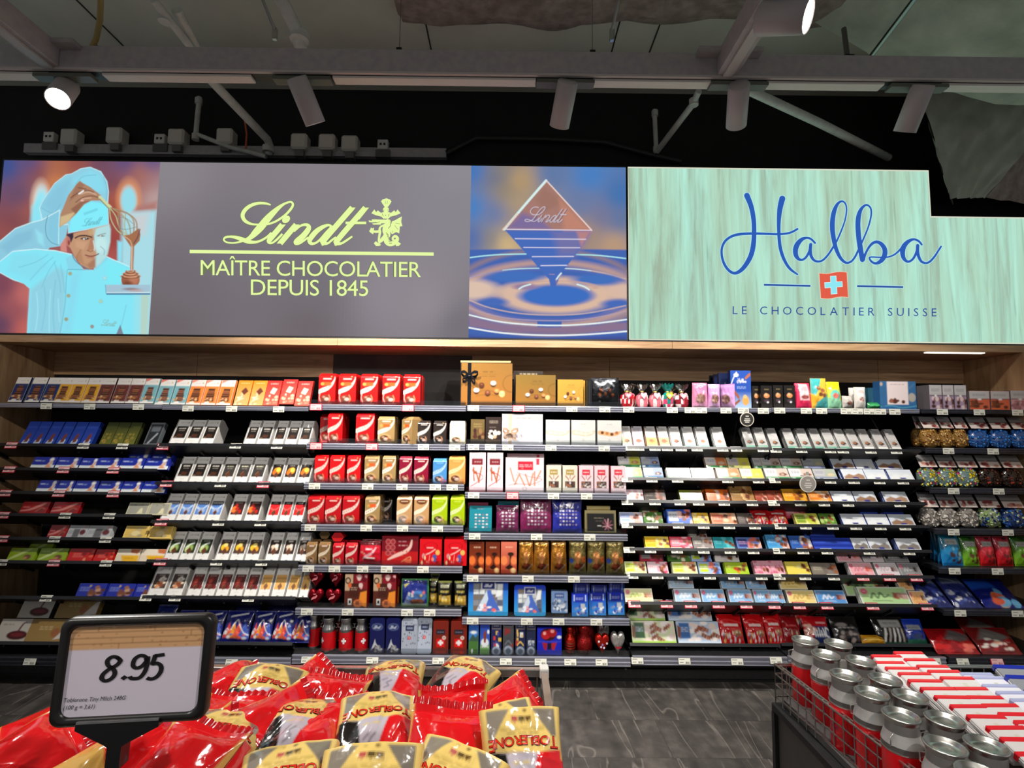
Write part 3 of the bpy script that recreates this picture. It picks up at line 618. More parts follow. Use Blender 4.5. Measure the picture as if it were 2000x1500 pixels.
# dripping chocolate square
def choc(px, py):
    X = (px-910)*4.166; Y = (py-310)*4.166
    r = Ras(X, Y, '#4878b8', 5.0)
    r.rbf([(60,100,'#3a76c0'),(60,400,'#3f80c8'),(60,650,'#4a6cae'),(200,650,'#84807c'),(330,250,'#94866c'),(430,180,'#c09c68'),(300,90,'#8a8274'),(420,350,'#b09878'),(250,150,'#66708c'),(230,450,'#6478a8'),(330,690,'#dcbc80'),(400,560,'#9c8a80'),(700,120,'#5a78a8'),(1000,150,'#4480c4'),(1250,300,'#3e72b0'),(1250,500,'#5a74a0'),(1100,480,'#747698'),(1000,600,'#a88c74'),(1200,690,'#c09c78'),(950,350,'#6a7ca4')], 3.2, 9000)
    low = np.clip(0.5+(Y-735-(X-660)**2/24000.0*0.35)/14, 0, 1)
    r.mix(low, '#4566b0')
    r.ring(660,1090,760,345,26,'#9c8078',30,.8,low); r.line([(30,805),(150,790),(300,779),(490,775)],9,'#b6f2f2',5); r.line([(880,779),(1050,785),(1180,797),(1300,812)],9,'#b6f2f2',5)
    r.ring(680,1100,700,255,46,'#c09c90',36,.9,low*(np.abs(X-680)>100)); r.ring(690,1105,690,205,16,'#5a6cb4',16,.9,low)
    r.line([(30,970),(120,943),(240,920),(330,905)],6,'#a8a0c0',5); r.line([(300,908),(440,895),(600,891)],8,'#c6ecec',5); r.line([(798,892),(900,898),(1020,912)],8,'#d6ecec',5); r.line([(1020,912),(1150,937),(1300,978)],9,'#d8b8a8',6)
    r.ell(60,1065,200,80,'#dcc0ae',50); r.ell(1290,1080,210,70,'#d8b8a6',50); r.ring(735,1110,372,118,62,'#dab8a2',40); r.ell(400,1080,200,40,'#d8b8a4',40,.8)
    r.ell(400,960,220,48,'#4470bc',30); r.ell(1060,985,190,45,'#4470bc',30); r.ell(735,1115,300,80,'#3f6fc0',26); r.ring(735,1050,320,55,10,'#c8a498',8,.9,(Y<1060)*1.0)
    r.ell(225,1165,110,32,'#4a6cb8',26); r.ell(1240,1180,130,34,'#4a6cb8',26)
    r.ell(480,1040,100,26,'#8a74a0',18,.8); r.line([(432,1060),(470,1038),(525,1022)],11,'#d8f4f4',5); r.line([(905,1022),(960,1040),(1003,1066)],11,'#d8f4f4',5)
    for pts,w,c in (([(28,1150),(200,1215),(450,1260),(735,1272),(1000,1255),(1300,1195)],9,'#cdb2ac'),([(28,1215),(300,1292),(660,1318),(1000,1302),(1300,1240)],7,'#b8a4b4')): r.line(pts,w,c,7)
    r.poly([(25,1290),(300,1350),(660,1372),(1000,1362),(1310,1330),(1310,1395),(1000,1415),(660,1422),(300,1405),(25,1365)],'#8c7490',20); r.poly([(25,1440),(660,1470),(1310,1440),(1310,1490),(25,1490)],'#44539a',30)
    r.line([(25,1270),(300,1330),(660,1356),(1000,1345),(1310,1308)],11,'#eefcfc',5); r.line([(25,1375),(300,1418),(660,1437),(1000,1429),(1310,1404)],12,'#f4fafa',5)
    r.poly([(318,580),(1022,585),(965,690),(880,800),(800,900),(765,950),(745,1010),(725,1045),(690,1040),(675,980),(600,895)],'#486cba',5)
    r.poly([(700,585),(1018,585),(965,690),(890,790),(760,790)],'#7a74a4',80,.8); r.poly([(900,590),(1016,590),(940,720)],'#bc8480',30,.9)
    r.poly([(655,178),(1024,583),(310,576)],'#a67a70',5); r.poly([(640,230),(800,360),(640,430),(560,330)],'#9a7264',50,.7); r.poly([(320,574),(460,440),(620,500),(700,580)],'#786ca0',50,.9); r.poly([(760,330),(1016,580),(800,580)],'#c28672',50,.9)
    r.line([(312,574),(480,376),(652,178)],20,'#d6efec',5); r.line([(300,577),(360,520),(420,450)],14,'#ecc4a8',5,.7); r.line([(655,178),(840,380),(1024,583)],9,'#f2dcd4',5)
    for a_ in ([(330,574),(1022,582)],[(400,650),(975,656)],[(470,722),(927,724)],[(540,797),(876,795)],[(610,870),(820,867)]): r.line(a_,7,'#e4dcec',4)
    for s in lindt_unit():
        q = [(478+x*345, 515-y*130+x*4, max(w*345*0.75, 5)) for x, y, w in s]
        r.line([(p[0]+4,p[1]+3,p[2]) for p in q],6,'#5c4858',4,.8,2)
    for s in lindt_unit(): r.line([(478+x*345, 515-y*130+x*4, 5) for x, y, w in s],5,'#dcd4e4',4,1,2)
    r.line([(735,985),(755,955),(775,932)],12,'#dcecf0',5); r.line([(680,940),(720,942)],6,'#b890a0',5,.8); r.line([(735,985),(738,1020)],8,'#a07888',6,.8)
    return r.I
P, px, py = grid_plane(X2, X3-0.004, ZB, ZT, 300, 345, YS)
mb = MB(); picture(mb, P, choc(px, py), 'backlit'); pbuild(mb, 'chocolate_photo', sg)
# --- right lightbox, with a step cut out round the column head
sg2 = empty('lightbox_sign', ((X4+3.4)/2, YS+0.05, ZB)); tag(sg2, 'backlit sign with pale green wood print, blue script and small red flag', 'sign')
XN = at(1816, 380, YS)[0]; ZN = at(1900, 423, YS)[2]
mb = MB(); mb.box(X4, YS+0.002, ZB-0.012, 4.4, YS+0.12, ZN, '#141312', 'plastic'); mb.box(X4, YS+0.002, ZN, XN, YS+0.12, ZT+0.008, '#141312', 'plastic')
pbuild(mb, 'housing', sg2)
mb = MB(); mb.face([(X4+0.008, YS, ZB), (4.4, YS, ZB), (4.4, YS, ZN-0.008), (XN-0.006, YS, ZN-0.008), (XN-0.006, YS, ZT), (X4+0.008, YS, ZT)], '#a8d8c0', 'backlit_wood'); pbuild(mb, 'wood_print', sg2)
e_ = [(X4+0.004, ZB), (4.4, ZB), (4.4, ZN-0.006), (XN-0.004, ZN-0.006), (XN-0.004, ZT), (X4+0.004, ZT)]
mb = MB(); mb.tube([(x, YS-0.002, z) for x, z in e_]+[(e_[0][0], YS-0.002, e_[0][1])], 0.004, '#d8dcc8', 'backlit', 6, False); pbuild(mb, 'edge_trim', sg2)
HB = [
 (1400,[(490,100,92),(560,280,80),(600,500,75),(606,720,75),(595,900,80),(560,1060,80),(490,1200,75),(400,1310,65),(300,1363,50),(210,1330,46),(130,1230,44),(85,1100,40),(82,960,38),(130,850,42),(220,775,42),(350,732,44),(560,718,42),(800,722,38),(1000,728,36),(1150,715,36),(1240,685,36),(1312,643,34)]),
 (1400,[(1066,150,98),(1030,300,88),(1010,500,66),(1010,700,56),(1025,900,56),(1060,1050,56),(1120,1190,50),(1200,1300,44),(1312,1382,28)]),
 (1540,[(432,872,32),(370,810,36),(300,788,36),(220,812,60),(150,885,82),(115,975,85),(122,1070,75),(165,1132,52),(220,1146,38),(280,1110,38),(330,1030,42),(355,960,48),(362,895,52)]),
 (1540,[(362,895,52),(355,1000,56),(372,1090,50),(420,1155,42),(490,1173,36),(560,1150,34),(640,1070,34),(720,950,34),(790,830,30),(860,670,28),(920,500,26),(945,340,26),(928,235,28),(870,192,32),(800,235,48),(745,350,72),(717,500,80),(715,650,80),(735,800,75),(770,950,66),(830,1090,56),(900,1172,46),(960,1195,38),(1030,1165,34),(1090,1085,34),(1140,980,32),(1200,850,30),(1285,650,28),(1330,500,28),(1348,380,28),(1330,292,30),(1265,252,34),(1190,310,52),(1145,420,76),(1130,560,82),(1140,750,82),(1165,930,86),(1202,1145,78)]),
 (1680,[(45,1140,70),(85,1050,40),(140,945,40),(205,875,46),(275,855,50),(345,890,66),(398,970,78),(400,1060,82),(360,1140,76),(300,1190,56),(240,1202,40),(180,1170,36),(150,1115,28),(185,1100,25),(300,1104,25),(430,1104,26),(540,1070,28),(620,1010,32),(690,930,34)]),
 (1680,[(1002,897,32),(950,840,36),(870,812,38),(780,850,62),(710,930,82),(690,1020,82),(705,1110,66),(750,1165,46),(800,1172,38),(860,1130,38),(910,1040,42),(932,960,48),(936,915,56)]),
 (1680,[(936,915,56),(934,1010,56),(955,1100,50),(1000,1175,42),(1070,1198,36),(1140,1170,36),(1220,1080,34),(1270,1000,32),(1316,930,30)]),
]
HBP = [[(x0+x/8.333, 370+y/8.333, w/8.333) for x, y, w in s] for x0, s in HB]
def disc(mb, S, x, y, r, col):
    mb.face([S(x+r*math.cos(k*math.pi/8), y+r*math.sin(k*math.pi/8)) for k in range(16)], col, 'backlit')
mb = MB()
for Sx, g, cc in ((S1b, 1.0, '#b9eef2'), (S2, 0, '#2f5db6')):
    for s in HBP:
        mb.ribbon(s, Sx, cc, 'backlit', grow=g)
        for e in (s[0], s[-1]): disc(mb, Sx, e[0], e[1], e[2]/2+g, cc)
pbuild(mb, 'script_lettering', sg2)
mb = MB()
for x0, y0, x1, y1 in ((1492,554.5,1583,556.5),(1674,557,1764,559)):
    mb.face([S1b(x0-.8,y0-1), S1b(x1+.8,y1-1), S1b(x1+.8,y1+4.5), S1b(x0-.8,y0+4.5)], '#b9eef2', 'backlit'); mb.face([S2(x0,y0), S2(x1,y1), S2(x1,y1+3.6), S2(x0,y0+3.6)], '#2f4fa0', 'backlit')
pbuild(mb, 'rule', sg2)
mb = MB(); q = lambda X, Y: (1220+X/2.564, 320+Y/2.564)
def wav(g, S, c):
    t = [(975-g+(1112-975+2*g)*k/8, 548-g+4*math.sin(k/8*6.3)*1.0-(k/8)*4) for k in range(9)]; b_ = [(983-g+(1119-983+2*g)*k/8, 672+g+4*math.sin(k/8*6.3)-(k/8)*4) for k in range(9)]
    for k in range(8): mb.face([S(*q(*t[k])), S(*q(*t[k+1])), S(*q(*b_[k+1])), S(*q(*b_[k]))], c, 'backlit')
wav(2.5, S1b, '#f0d8b8'); wav(0, S2, '#e2604a')
S3 = plane(YS-0.003); S4 = plane(YS-0.004)
for S, g, c in ((S3, 3, '#d8f4f4'), (S4, 0, '#8fe8f4')):
    mb.face([S(*q(*p)) for p in ((1032-g,565-g),(1057+g,563-g),(1062+g,648+g),(1036-g,651+g))], c, 'backlit'); mb.face([S(*q(*p)) for p in ((1003-g,597-g),(1087+g,591-g),(1089+g,613+g),(1005-g,620+g))], c, 'backlit')
pbuild(mb, 'flag_emblem', sg2)
mb = MB(); 
def spaced(mb, s, x0, y0, x1, y1, cap, S, col, gap):
    ws = [0.55 if ch == ' ' else text_faces(ch, res=3)[2]*(1 if ch != 'I' else 1) for ch in s]; tot = sum(w*cap for w in ws)+gap*(len(s)-1); k = (x1-x0)/tot; x = x0
    for ch, w in zip(s, ws):
        if ch != ' ':
            yb = y0+(y1-y0)*(x-x0)/(x1-x0); put_text(mb, ch, (x, 0, x+w*cap*k, cap), lambda u, v, yb=yb: S(u, yb-v), col, 'backlit', res=3)
        x += (w*cap+gap)*k
spaced(mb, 'LE CHOCOLATIER SUISSE', 1431, 613.5, 1829, 618, 15.5, S2, '#34549a', 8.5)
pbuild(mb, 'caption_lettering', sg2)
# ================================================================== wall unit carcass
ZC = at(660, 675, YS)[2]                      # underside of the canopy
ZTOP = at(1000, 796, 3.13)[2]                 # surface of the top shelf
XL, XR = -3.205, 3.205
def thing1(mb, name, label, cat, group=None):
    return tag(mb.build(name), label, cat, group)
mb = MB()
segs = [XL-0.04, at(660, 670, YS)[0], at(1312, 670, YS)[0], at(1835, 680, YS)[0], XR+0.3]
cn = empty('canopy_board', (0, YS+0.2, ZC)); tag(cn, 'long oak canopy board running under the lit signs', 'canopy')
for a_, b_ in zip(segs[:-1], segs[1:]):
    mb = MB(); mb.box(a_+0.0008, YS-0.012, ZC, b_-0.0008, YB, ZB-0.014, '#b08a64', 'oak', cham=0.0015); pbuild(mb, 'board', cn)
mb = MB(); mb.box(at(1812, 690, YS)[0], YS+0.004, ZC-0.006, at(1925, 690, YS)[0], YS+0.03, ZC-0.0005, '#ffffff', 'led_strip'); pbuild(mb, 'light_strip', cn)
mb = MB(); mb.box(XL-0.042, 2.86, 0.0, XL, YB, ZC-0.001, '#a88', 'oak_upright', cham=0.001); thing1(mb, 'end_panel', 'tall oak end panel beside the dark blue tablets', 'panel')
mb = MB(); mb.box(XR, 2.86, 0.0, XR+0.042, YB, ZC-0.001, '#a88', 'oak_upright', cham=0.001); thing1(mb, 'end_panel', 'tall oak end panel beside the bagged sweets bay', 'panel')
# oak back panels above the top shelf, one dark panel among them
zb_ = at(1800, 749, YB)[2]
cuts = [(XL, at(387, 715, YB)[0], 'oak', 'oak back panel behind the navy and yellow bars'), (at(387, 715, YB)[0], at(652, 715, YB)[0], 'oak', 'oak back panel behind the orange and red bars'),
        (at(652, 715, YB)[0], at(922, 715, YB)[0], 'dark_panel', 'dark grey back panel behind the red truffle cartons'), (at(922, 715, YB)[0], at(1190, 715, YB)[0], 'oak', 'oak back panel behind the golden gift boxes'),
        (at(1190, 715, YB)[0], at(1712, 715, YB)[0], 'oak', 'oak back panel behind the pouches and dark praline boxes'), (at(1712, 715, YB)[0], XR, 'oak', 'oak back panel behind the blue praline box and grey cartons')]
for a_, b_, mt, lab in cuts:
    mb = MB(); mb.box(a_+0.001, YB-0.012, zb_ if mt == 'oak' else zb_-0.3, b_-0.001, YB, ZC-0.001, '#b08a64', mt, cham=0.001); thing1(mb, 'back_panel', lab, 'panel', 'panels above the top shelf')
mb = MB(); mb.box(XL, YB, 0.0, XR, YB+0.02, ZC, '#111111', 'black_wall'); struct('wall_unit_back', mb)
# plinth
YP = 3.0
PL = atz(1300, 1333, 0.0)[1]
pl = empty('plinth', (0, PL, 0)); tag(pl, 'black plinth with raised ledge along the foot of all shelves', 'plinth')
mb = MB(); mb.box(XL, PL+0.012, 0.0, XR, YB-0.01, 0.10, '#111111', 'black_metal'); pbuild(mb, 'base', pl)
mb = MB(); mb.box(XL, PL, 0.02, XR, PL+0.011, 0.075, '#161616', 'deck_metal', cham=0.002); pbuild(mb, 'kickboard', pl)

# ================================================================== shelves
BAY = {'A': (-3.2, -2.125), 'B': (-2.123, -1.232), 'C': (-1.228, -0.268), 'D': (-0.264, 0.705), 'E': (0.715, 1.604), 'F': (1.606, 2.515), 'G': (2.53, 3.2)}
BNAME = {'A': 'blue tablet bay', 'B': 'white bar bay', 'C': 'red truffle bay', 'D': 'gift box bay', 'E': 'mixed tablet bay', 'F': 'alpine tablet bay', 'G': 'bagged sweets bay'}
ORD = ['first', 'second', 'third', 'fourth', 'fifth', 'sixth', 'seventh', 'eighth', 'ninth', 'tenth', 'eleventh', 'twelfth', 'thirteenth', 'fourteenth']
def yfront(yp): return 3.135-0.1*(yp-790)/500.0
SHELF = {}
def rail_profile(mb, x0, x1, yf, zt, h, mat):
    """extruded price rail with three grooves"""
    pr = [(yf+0.012, zt), (yf, zt-0.002), (yf-0.001, zt-0.007), (yf+0.003, zt-0.009), (yf+0.003, zt-h*0.5), (yf-0.001, zt-h*0.53), (yf-0.001, zt-h*0.62), (yf+0.003, zt-h*0.65), (yf+0.003, zt-h+0.006), (yf-0.001, zt-h+0.004), (yf+0.001, zt-h), (yf+0.012, zt-h)]
    n = len(pr); V = [(x0, y, z) for y, z in pr]+[(x1, y, z) for y, z in pr]
    F = [(i, n+i, n+(i+1) % n, (i+1) % n) for i in range(n)]+[tuple(range(n))[::-1], tuple(range(n, 2*n))]
    mb.faces(V, F, '#9a9aa6', mat)
def flat_shelf(bay, row, yp, lip=0.0, mat='rail_metal', depth=None, railh=0.038, back=None):
    x0, x1 = BAY[bay]; xc = (to_px((x0+x1)/2, 3.1, 1.2)[0]); Yf = yfront(yp); z = at(min(xc, 1985), yp, Yf)[2]
    root = empty('shelf', ((x0+x1)/2, Yf, z)); tag(root, '%s shelf of the %s, flat with a metal price rail' % (ORD[row], BNAME[bay]) if row < 90 else '%s base deck with a wide price rail' % BNAME[bay], 'shelf', 'shelves of the wall unit')
    mb = MB(); mb.box(x0+0.002, Yf+0.012, z-0.022, x1-0.002, (YB-0.015 if depth is None else Yf+depth), z, '#1a1a1c', 'deck_metal'); pbuild(mb, 'deck', root)
    mb = MB(); rail_profile(mb, x0+0.001, x1-0.001, Yf, z+0.001, railh, mat); pbuild(mb, 'price_rail', root)
    if lip:
        mb = MB(); mb.box(x0+0.004, Yf+0.014, z+0.001, x1-0.004, Yf+0.0165, z+lip, '#ffffff', 'clear'); pbuild(mb, 'clear_lip', root)
    SHELF[bay, row] = (Yf, z, 0.0); return root
def slant_shelf(bay, row, yp, lean, depth=0.17, setb=0.03, x0=None, x1=None):
    a, b_ = BAY[bay]; x0 = a if x0 is None else x0; x1 = b_ if x1 is None else x1
    xc = to_px((x0+x1)/2, 3.1, 1.2)[0]; Yf = yfront(yp)+setb; z = at(xc, yp, Yf)[2]
    root = empty('shelf', ((x0+x1)/2, Yf, z), (-lean, 0, 0)); tag(root, '%s shelf of the %s, sloping black wire tray' % (ORD[row], BNAME[bay]), 'shelf', 'shelves of the wall unit')
    w = (x1-x0)/2-0.002
    mb = MB(); mb.box(-w, -0.006, -0.010, w, depth, -0.002, '#161618', 'deck_metal'); o = mb.build('deck', root)
    mb = MB(); mb.box(-w, -0.010, -0.014, w, -0.006, 0.004, '#202024', 'plastic'); mb.build('front_lip', root)
    for k in range(5):
        nm = MB(); nm.box(-w+(2*w-0.01)*k/4, depth*0.4, -0.022, -w+(2*w-0.01)*k/4+0.01, depth+0.01, -0.0105, '#141416', 'black_metal'); nm.build('bracket', root)
    SHELF[bay, row] = (Yf, z, lean); return root
# top shelf of every bay
for b_, yp in (('A', 788), ('B', 793), ('C', 791), ('D', 793), ('E', 796), ('F', 798), ('G', 800)):
    flat_shelf(b_, 0, yp, lip=0.03 if b_ in 'CD' else 0.0, railh=0.036 if b_ in 'CD' else 0.028, mat='rail_dark' if b_ == 'G' else 'rail_metal')
LEAN_A, LEAN_B, LEAN_E = math.radians(27), math.radians(31), math.radians(34)
for i, yp in enumerate((869, 916, 962, 1005, 1051, 1097, 1166)): slant_shelf('A', i+1, yp, LEAN_A)
slant_shelf('A', 8, 1255, LEAN_A, 0.1)
for i, yp in enumerate((869, 944, 1019, 1096, 1166, 1255)): slant_shelf('B', i+1, yp, LEAN_B, 0.16 if i < 5 else 0.1, setb=0.02)
for i, yp in enumerate((867, 945, 1026, 1106, 1190)): flat_shelf('C', i+1, yp, lip=0.03)
for i, yp in enumerate((869, 963, 1043, 1125, 1208)): flat_shelf('D', i+1, yp, lip=0.03)
for i, yp in enumerate((875, 936, 980, 1025, 1073, 1123, 1178)): slant_shelf('E', i+1, yp, LEAN_E, 0.16)
for i, yp in enumerate((879, 938, 982, 1027, 1075, 1125, 1181)): slant_shelf('F', i+1, yp, LEAN_E, 0.16)
slant_shelf('E', 8, 1258, math.radians(28), 0.08, setb=0.08); slant_shelf('F', 8, 1258, math.radians(28), 0.08, setb=0.08)
for i, yp in enumerate((876, 954, 1034, 1110, 1192)): flat_shelf('G', i+1, yp, mat='rail_dark', railh=0.034)
for b_, yp in (('A', 1284), ('B', 1285), ('C', 1281), ('D', 1284), ('E', 1283), ('F', 1283), ('G', 1284)):
    flat_shelf(b_, 99, yp, lip=0.035 if b_ in 'CD' else 0.0, railh=0.05, mat='rail_dark' if b_ in 'AG' else 'rail_metal')

# ================================================================== ceiling track and lamps
YT = 2.2; ZTR = at(1000, 158, YT)[2]
tr = empty('track_beam', (0, YT, ZTR)); tag(tr, 'long grey lighting trunking hung across the ceiling parallel to the signs', 'beam')
mb = MB(); mb.box(-3.6, YT-0.04, ZTR+0.012, 3.6, YT+0.04, ZTR+0.115, '#8c8689', 'grey_metal', cham=0.003); pbuild(mb, 'trunking', tr)
mb = MB()
mb.box(-3.6, YT-0.038, ZTR+0.002, 3.6, YT-0.024, ZTR+0.012, '#bdb5b0', 'paint'); pbuild(mb, 'edge_strip', tr)
mb = MB(); mb.box(-3.6, YT-0.022, ZTR+0.004, 3.6, YT+0.036, ZTR+0.0115, '#161616', 'black_metal'); pbuild(mb, 'slot', tr)
# clip-on cover strips under the slot
gaps = [(-40, 100), (205, 493), (652, 1046), (1157, 1386), (1494, 1722), (1832, 2300)]
for i, (a_, b_) in enumerate(gaps):
    if i == 0: a_, b_ = -300, 100
    mb = MB(); mb.box(at(a_, 150, YT)[0], YT-0.018, ZTR-0.008, at(b_, 160, YT)[0], YT+0.03, ZTR+0.0035, '#d8d2c8', 'paint', cham=0.001); o = pbuild(mb, 'cover_strip', tr)
for nm, xj, lab in (('track_beam', at(112, 125, YT)[0], 'grey trunking branch running over the chef photo'), ('track_beam', at(1413, 150, YT)[0], 'grey trunking branch running over the green wood sign')):
    root = empty(nm, (xj, YT, ZTR)); tag(root, lab, 'beam')
    mb = MB(); mb.box(xj-0.045, -2.0, ZTR+0.012, xj+0.045, YT-0.041, ZTR+0.115, '#8c8689', 'grey_metal', cham=0.003); pbuild(mb, 'trunking', root)
    mb = MB(); mb.box(xj-0.02, -2.0, ZTR+0.002, xj+0.02, YT-0.041, ZTR+0.0115, '#b8b4b0', 'paint'); pbuild(mb, 'slot_cover', root)
    for s in (-1, 1):
        mb = MB(); mb.box(min(xj+s*0.045, xj+s*0.14), YT-0.09, ZTR+0.09, max(xj+s*0.045, xj+s*0.14), YT-0.041, ZTR+0.11, '#6c6668', 'grey_metal'); pbuild(mb, 'corner_bracket', root)
def track_spot(label, x, y, tip, power, angle, flare=False, r=0.046, ln=0.19, glow='lamp_soft', along='x', light_aim=None):
    """cylinder head under the track, pointing at tip"""
    z = ZTR-0.008
    root = empty('track_spotlight', (x, y, z)); tag(root, label, 'spotlight', 'track spotlights')
    mb = MB(); dx, dy = (0.13, 0.024) if along == 'x' else (0.02, 0.12)
    mb.box(-dx, -dy, -0.012, dx, dy, 0.006, '#5c5e54', 'paint', cham=0.002); mb.build('track_adapter', root)
    mb = MB(); mb.tube([(0, 0, -0.01), (0, 0, -0.04)], 0.012, '#8a8482', 'paint'); mb.build('stem', root)
    d = (Vector(tip)-Vector((x, y, z-0.06))).normalized(); q = d.to_track_quat('-Z', 'Y')
    head = MB(); head.lathe([(0.0, 0.06), (r*0.93, 0.06), (r, 0.055), (r, -ln+0.06), (r*0.94, -ln+0.06), (r*0.9, -ln+0.085)], '#aaa3a2', 'paint', 28)
    ho = head.build('lamp_head', root, (0, 0, -0.06)); ho.rotation_mode = 'QUATERNION'; ho.rotation_quaternion = q
    ln_ = MB(); ln_.lathe([(0.0, -ln+0.064), (r*0.9, -ln+0.064)], '#fff', glow, 28); lo = ln_.build('lens', ho)
    la = Vector(light_aim or tip); p = Vector((x, y, z-0.06))+d*(ln-0.05)
    if power: spot_lamp('spot', tuple(p), tuple(la), power, angle, 0.7, 0.05)
    return root
def pxat(px, py, Y): return at(px, py, Y)
LOOKS = [('upright grey track spotlight over the grey lettered sign', 592, (616, 241, 2.27), 280, (-1.0, 3.15, 1.0)),
         ('grey track spotlight above the dripping chocolate square photo', 1104, (1092, 249, 2.30), 145, (0.0, 3.15, 1.0)),
         ('slanted grey track spotlight beside the trunking junction over green sign', 1441, (1437, 256, 2.33), 115, (1.15, 3.15, 1.0)),
         ('leaning grey track spotlight in front of the concrete column head', 1790, (1765, 262, 2.28), 105, (2.0, 3.2, 1.0))]
for lab, px, tp, pw, la in LOOKS:
    x = at(px, 165, YT)[0]; track_spot(lab, x, YT, at(*tp), pw, 100, light_aim=la)
track_spot('glaring track spotlight turned to the viewer over the chef photo', at(128, 155, YT)[0], YT, (-1.45, 1.2, 1.75), 160, 80, glow='lamp_glow', light_aim=(-0.9, 0.7, 0.9))
xj = at(1413, 150, YT)[0]
track_spot('glaring track spotlight on the trunking branch over the green sign', xj, 1.745, (xj+0.95, 1.05, 2.5), 160, 80, glow='lamp_glow', r=0.056, ln=0.17, along='y', light_aim=(1.0, 1.0, 0.7))
# added fill lamps, out of view on the branches, lighting shelves and bins
xl = at(112, 125, YT)[0]
for i, (x, y, aim, pw, an) in enumerate([(xj, 0.6, (0.35, 3.2, 1.25), 75, 46), (xj, -0.3, (-0.75, 3.2, 1.2), 150, 40), (xj, -1.2, (1.9, 3.2, 1.2), 85, 44), (xl, 0.3, (-2.75, 3.2, 1.85), 110, 34), (xl, -0.9, (-0.6, 3.2, 1.0), 80, 50), (xl, -0.2, (-0.5, 1.0, 0.85), 120, 55), (xj, 0.1, (0.1, 1.0, 0.85), 100, 60), (xj, -0.7, (1.5, 1.4, 0.65), 150, 50)]):
    track_spot('added fill spotlight out of view on the trunking branch', x, y, aim, pw, an, along='y')
# ================================================================== goods: one mesh per kind of pack
PR = {}          # type -> dict(mesh, w, h, t, look, name, cat)
def art_grid(w, h, step=0.0034):
    nx, ny = max(4, int(w/step)), max(4, int(h/step)); gu, gv = np.meshgrid(np.linspace(0, 1, nx+1), np.linspace(1, 0, ny+1)); return gu, gv
def reg(t, me, w, h, d, look, name, cat): PR[t] = dict(mesh=me, w=w, h=h, t=d, look=look, name=name, cat=cat)
_rn = random.Random(11)
def flat_pack(t, w, h, d, look, bg, art, side=None, top=None, mat='card', name='chocolate_bar', cat='chocolate bar', step=0.0034):
    """box pack; front face carries the printed picture"""
    U, V = art_grid(w, h, step); r = Ras(U, V, bg, 1.3*step/h)
    if art: art(r)
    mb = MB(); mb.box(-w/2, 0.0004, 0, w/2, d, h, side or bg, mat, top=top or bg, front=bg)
    P = np.stack([(U-.5)*w, np.zeros_like(U), V*h], -1); picture(mb, P, r.I, mat)
    reg(t, mb.data(name), w, h, d, look, name, cat)
def carton(t, w, h, d, look, bg, art, side, name='truffle_carton', cat='chocolate box', cham=0.018, top=None, mat='gloss', sideart=None):
    """standing carton with a sloping top edge"""
    U, V = art_grid(w, h); r = Ras(U, V, bg, 0.004/h)
    if art: art(r)
    hs = h-cham; mb = MB()
    P = np.stack([(U-.5)*w*(1-0.10*np.clip((V*h-hs)/cham, 0, 1)), np.where(V*h > hs, (V*h-hs)*0.9, 0.0), V*h], -1); picture(mb, P, r.I, mat)
    x, xt = w/2, w/2*0.9
    for s in (-1, 1):
        mb.face([(s*x, 0, 0), (s*x, d, 0), (s*x, d, hs), (s*x, 0, hs)], side, mat); mb.face([(s*x, 0, hs), (s*x, d, hs), (s*xt, d-cham*.9, h), (s*xt, cham*.9, h)], top or side, mat)
    mb.face([(-x, d, 0), (x, d, 0), (x, d, hs), (-x, d, hs)], side, mat); mb.face([(-x, d, hs), (x, d, hs), (xt, d-cham*.9, h), (-xt, d-cham*.9, h)], side, mat)
    mb.face([(-xt, cham*.9, h), (xt, cham*.9, h), (xt, d-cham*.9, h), (-xt, d-cham*.9, h)], top or side, mat); mb.face([(-x, 0, 0), (x, 0, 0), (x, d, 0), (-x, d, 0)], side, mat)
    reg(t, mb.data(name), w, h, d, look, name, cat)
def pouch(t, w, h, d, look, bg, art, mat='film', name='chocolate_pouch', cat='chocolate bag', seal=0.06, backc=None, jag=0.0, seed=0, pin=0.0, step=0.004):
    """soft bag, bulging, with sealed top and bottom edges"""
    U, V = art_grid(w, h, step); r = Ras(U, V, bg, 0.005/h)
    if art: art(r)
    rn = random.Random(seed+len(t)); ph = [rn.uniform(0, 6) for _ in range(6)]
    prof = np.clip(np.sin(np.pi*np.clip((V-seal)/(1-2*seal), 0, 1)), 0, 1)**0.55*np.clip(np.sin(np.pi*U), 0, 1)**0.5
    prof = prof*(1-0.35*(V > .5)*(V-.5)*2)
    wr = 0.09*np.sin(9*U+7*V+ph[0])*np.sin(13*V-5*U+ph[1])+0.06*np.sin(23*U+ph[2])*np.sin(17*V+ph[3])
    bul = prof*(1+wr)
    pw = 1-pin*np.abs(np.sin(np.pi*V))*0.5-0.04*np.sin(3*V+ph[4])*prof.max()
    X = (U-.5)*w*pw; mb = MB()
    P = np.stack([X, d/2-d/2*bul-0.0008, V*h+0.012*jag*np.sin(40*U)*(V > .98)], -1); picture(mb, P, r.I, mat)
    st = 3; P2 = np.stack([X, d/2+d/2*bul+0.0008, V*h], -1)[::st, ::st]
    bc = np.empty(P2.shape); bc[:] = H(backc or bg); picture(mb, P2, bc, mat)
    reg(t, mb.data(name), w, h, d, look, name, cat)
